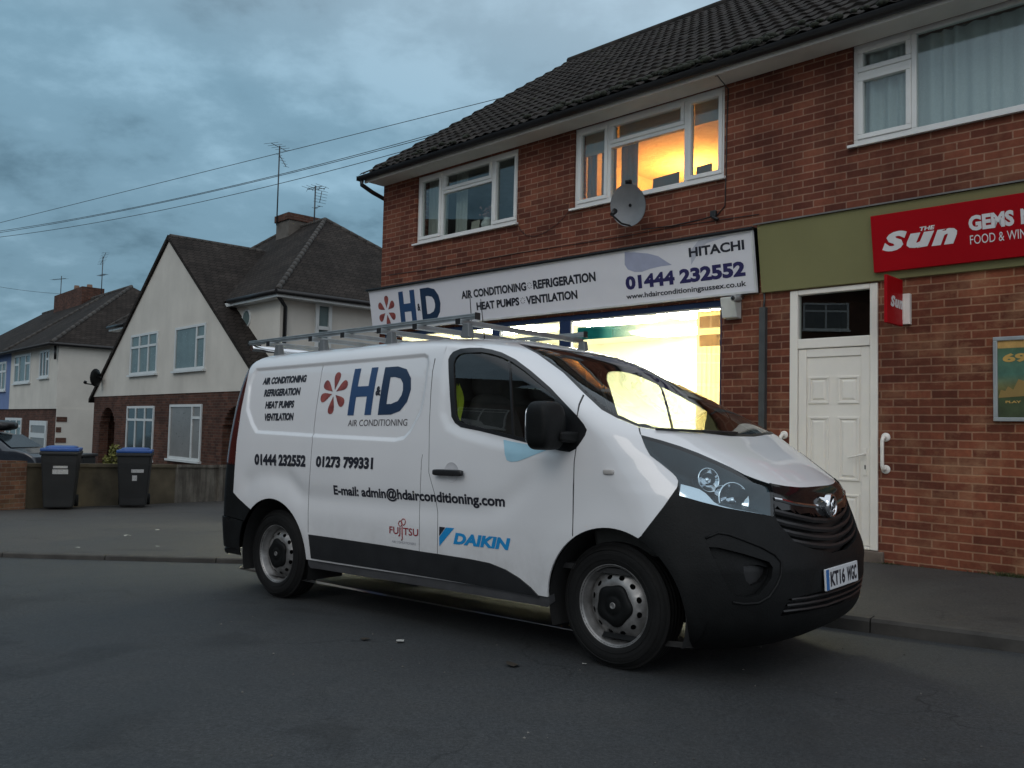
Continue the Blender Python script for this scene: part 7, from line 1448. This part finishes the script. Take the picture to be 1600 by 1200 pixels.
# ------------------------------------------------------------------ unseen brick terrace, added only to darken the reflections
OM = Matrix.Translation((-23.0, 3.0, -1.0)) @ Matrix.Rotation(rad(96), 4, 'Z')
opp = empty('added_terrace', OM); tag(opp, 'unseen tall brick terrace added to darken the reflections in the glass', 'building')
mb = MB(); mb.box(-15, 13, 0, 8, -1.6, 7.0); mb.build('wall', BRICK_OLD, opp)
mb = MB(); mb.add([(-15.4, -0.4, 6.9), (13.4, -0.4, 6.9), (13.4, 8.4, 6.9), (-15.4, 8.4, 6.9), (-15.4, 4, 10.8), (13.4, 4, 10.8)], [(0, 1, 5, 4), (1, 2, 5), (2, 3, 4, 5), (3, 0, 4), (0, 3, 2, 1)]); mb.build('roof', CLAY, opp)
for i in range(-3, 3):
    for z0_, z1_ in ((0.3, 1.7), (3.0, 4.3), (5.3, 6.4)): hwin(opp, i * 4.6 - 0.9, i * 4.6 + 0.9, z0_, z1_, [0.5], 0.7, HG)
# ------------------------------------------------------------------ overhead wires
WIRE = plain('wire_black', (0.025, 0.028, 0.032), 0.6)
def wire(label, a, b, sag, r):
    a, b = Vector(a), Vector(b); mb = MB(); mb.smooth = True
    mb.tube([a.lerp(b, t / 24) - Vector((0, 0, sag * 4 * (t / 24) * (1 - t / 24))) for t in range(25)], r, 5, False); o = mb.build('overhead_wire', WIRE); tag(o, label, 'overhead wire', 'telephone wires across the sky'); return o
def ray_pt(px, py, Y):
    v = np.array([(px - 800) / FPX, -(py - 600) / FPX, 1.0]) @ Mx; v = v * Y / v[1]; return tuple(v)
wire('upper single telephone wire crossing the sky to the shop roof', (-16.99, 26.0, 5.66), (0.25, 17.0, 6.87), 0, 0.0075)
wire('middle pair of wires, upper strand, crossing behind the tall mast', (-16.98, 26.0, 5.54), (-1.15, 17.0, 6.1), 0.25, 0.0075)
wire('middle pair of wires, lower strand, running just beneath its twin', (-16.98, 26.0, 5.48), (-1.15, 17.0, 6.05), 0.22, 0.0075)
wire('lowest wire of the three crossing the sky above the houses', (-16.98, 26.0, 5.38), (-1.15, 17.0, 5.92), 0.3, 0.0075)
wire('short wire at the far left reaching the brick chimney', (-24.71, 38.0, 6.16), (-20.28, 38.0, 5.6), 0.1, 0.0075)

# ------------------------------------------------------------------ small litter on the road and pavement
def litter(name, label, x, y, z, s, rot, mat, cat):
    mb = MB(); rr = random.Random(int(abs(x * 1000))); n = 7; c = [(s * rr.uniform(0.6, 1) * math.cos(a), s * rr.uniform(0.4, 0.9) * math.sin(a), 0.004 + rr.uniform(0, s * 0.3)) for a in (6.283 * i / n for i in range(n))]
    mb.add(c + [(0, 0, s * 0.35)], [(i, (i + 1) % n, n) for i in range(n)] + [tuple(reversed(range(n)))]); o = mb.build(name, mat); o.location = (x, y, z); o.rotation_euler = (0, 0, rot); tag(o, label, cat); return o
PAPER = plain('litter_paper', (0.42, 0.41, 0.38), 0.8); LEAFD = plain('dead_leaf', (0.03, 0.022, 0.014), 0.9)
litter('paper_scrap', 'torn white paper scrap lying on the road below the van door', -0.628, 5.179, -1.28, 0.035, 2, PAPER, 'litter')
litter('paper_scrap', 'pale fleck on the road near the front wheel', 0.429, 4.734, -1.268, 0.02, 1, PAPER, 'litter')
litter('paper_scrap', 'white scrap on the pavement midway between bin and van', -4.531, 11.137, -1.403, 0.04, 0, PAPER, 'litter')
litter('paper_scrap', 'white scrap on the pavement nearest the kerb and van', -3.747, 9.23, -1.339, 0.035, 0, PAPER, 'litter')
litter('paper_scrap', 'long pale scrap on the pavement near the kerb', -4.443, 8.927, -1.326, 0.04, 2, PAPER, 'litter')
litter('paper_scrap', 'flat grey scrap on the middle of the left pavement', -4.547, 10.302, -1.374, 0.05, 1, PAPER, 'litter')
litter('paper_scrap', 'white scrap at the foot of the concrete fence by the right bin', -7.134, 17.344, -1.612, 0.09, 2, PAPER, 'litter')
litter('leaf', 'dark leaf lying on the road left of the front wheel', 0.035, 4.663, -1.264, 0.05, 2, LEAFD, 'leaf')
litter('leaf', 'curled dark leaf lying on the road below the sill', -0.85, 5.225, -1.282, 0.04, 0, LEAFD, 'leaf')


# grit on the road and weeds at the wall foot: nobody could count them
rg = random.Random(21); mb = MB()
for i in range(420):
    x, y = rg.uniform(-5.5, 4.0), rg.uniform(1.4, 8.2)
    if i > 260:
        j = rg.randrange(20, len(KP) - 20); q_ = Vector(KP[j]) - KN[j] * abs(rg.gauss(0, 0.10)); x, y = q_.x, q_.y
    s_ = rg.uniform(0.003, 0.009); z = zroad(x, y) + 0.002; a_ = rg.uniform(0, 6.28)
    mb.add([(x + s_ * math.cos(a_ + t), y + s_ * rg.uniform(.6, 1) * math.sin(a_ + t), z) for t in (0, 2.1, 4.2)] + [(x, y, z + s_ * 0.7)], [(0, 1, 3), (1, 2, 3), (2, 0, 3)])
kg = Mat('road_grit'); GRIT = kg.bsdf(kg.ramp(kg.noise(3, 3), (0.35, (0.05, 0.045, 0.04)), (0.7, (0.20, 0.19, 0.17))), 0.9)
tag(mb.build('gravel', GRIT), None, None, kind='stuff')
mb = MB()
for i in range(900):
    t_ = rg.random()
    if t_ < 0.55: u = rg.gauss(8.98, 0.12)
    elif t_ < 0.75: u = rg.gauss(7.93, 0.06)
    else: u = rg.uniform(7.9, 11)
    p_ = MB_ @ Vector((u, -abs(rg.gauss(0.0, 0.03)) - 0.005, 0)); z = zpave(p_.x, p_.y, 2.1) - 0.005
    h_ = rg.uniform(0.008, 0.05) * (1.0 if t_ < 0.55 else 0.55); a_ = rg.uniform(0, 6.28); w_ = 0.004; b_ = (math.cos(a_) * w_, math.sin(a_) * w_); l_ = (rg.gauss(0, h_ * 0.5), rg.gauss(0, h_ * 0.5))
    mb.add([(p_.x - b_[0], p_.y - b_[1], z), (p_.x + b_[0], p_.y + b_[1], z), (p_.x + l_[0], p_.y + l_[1], z + h_)], [(0, 1, 2)])
tag(mb.build('weeds', plain('weed_green', (0.045, 0.055, 0.016), 0.8, 0, 0.4, 12)), None, None, kind='stuff')
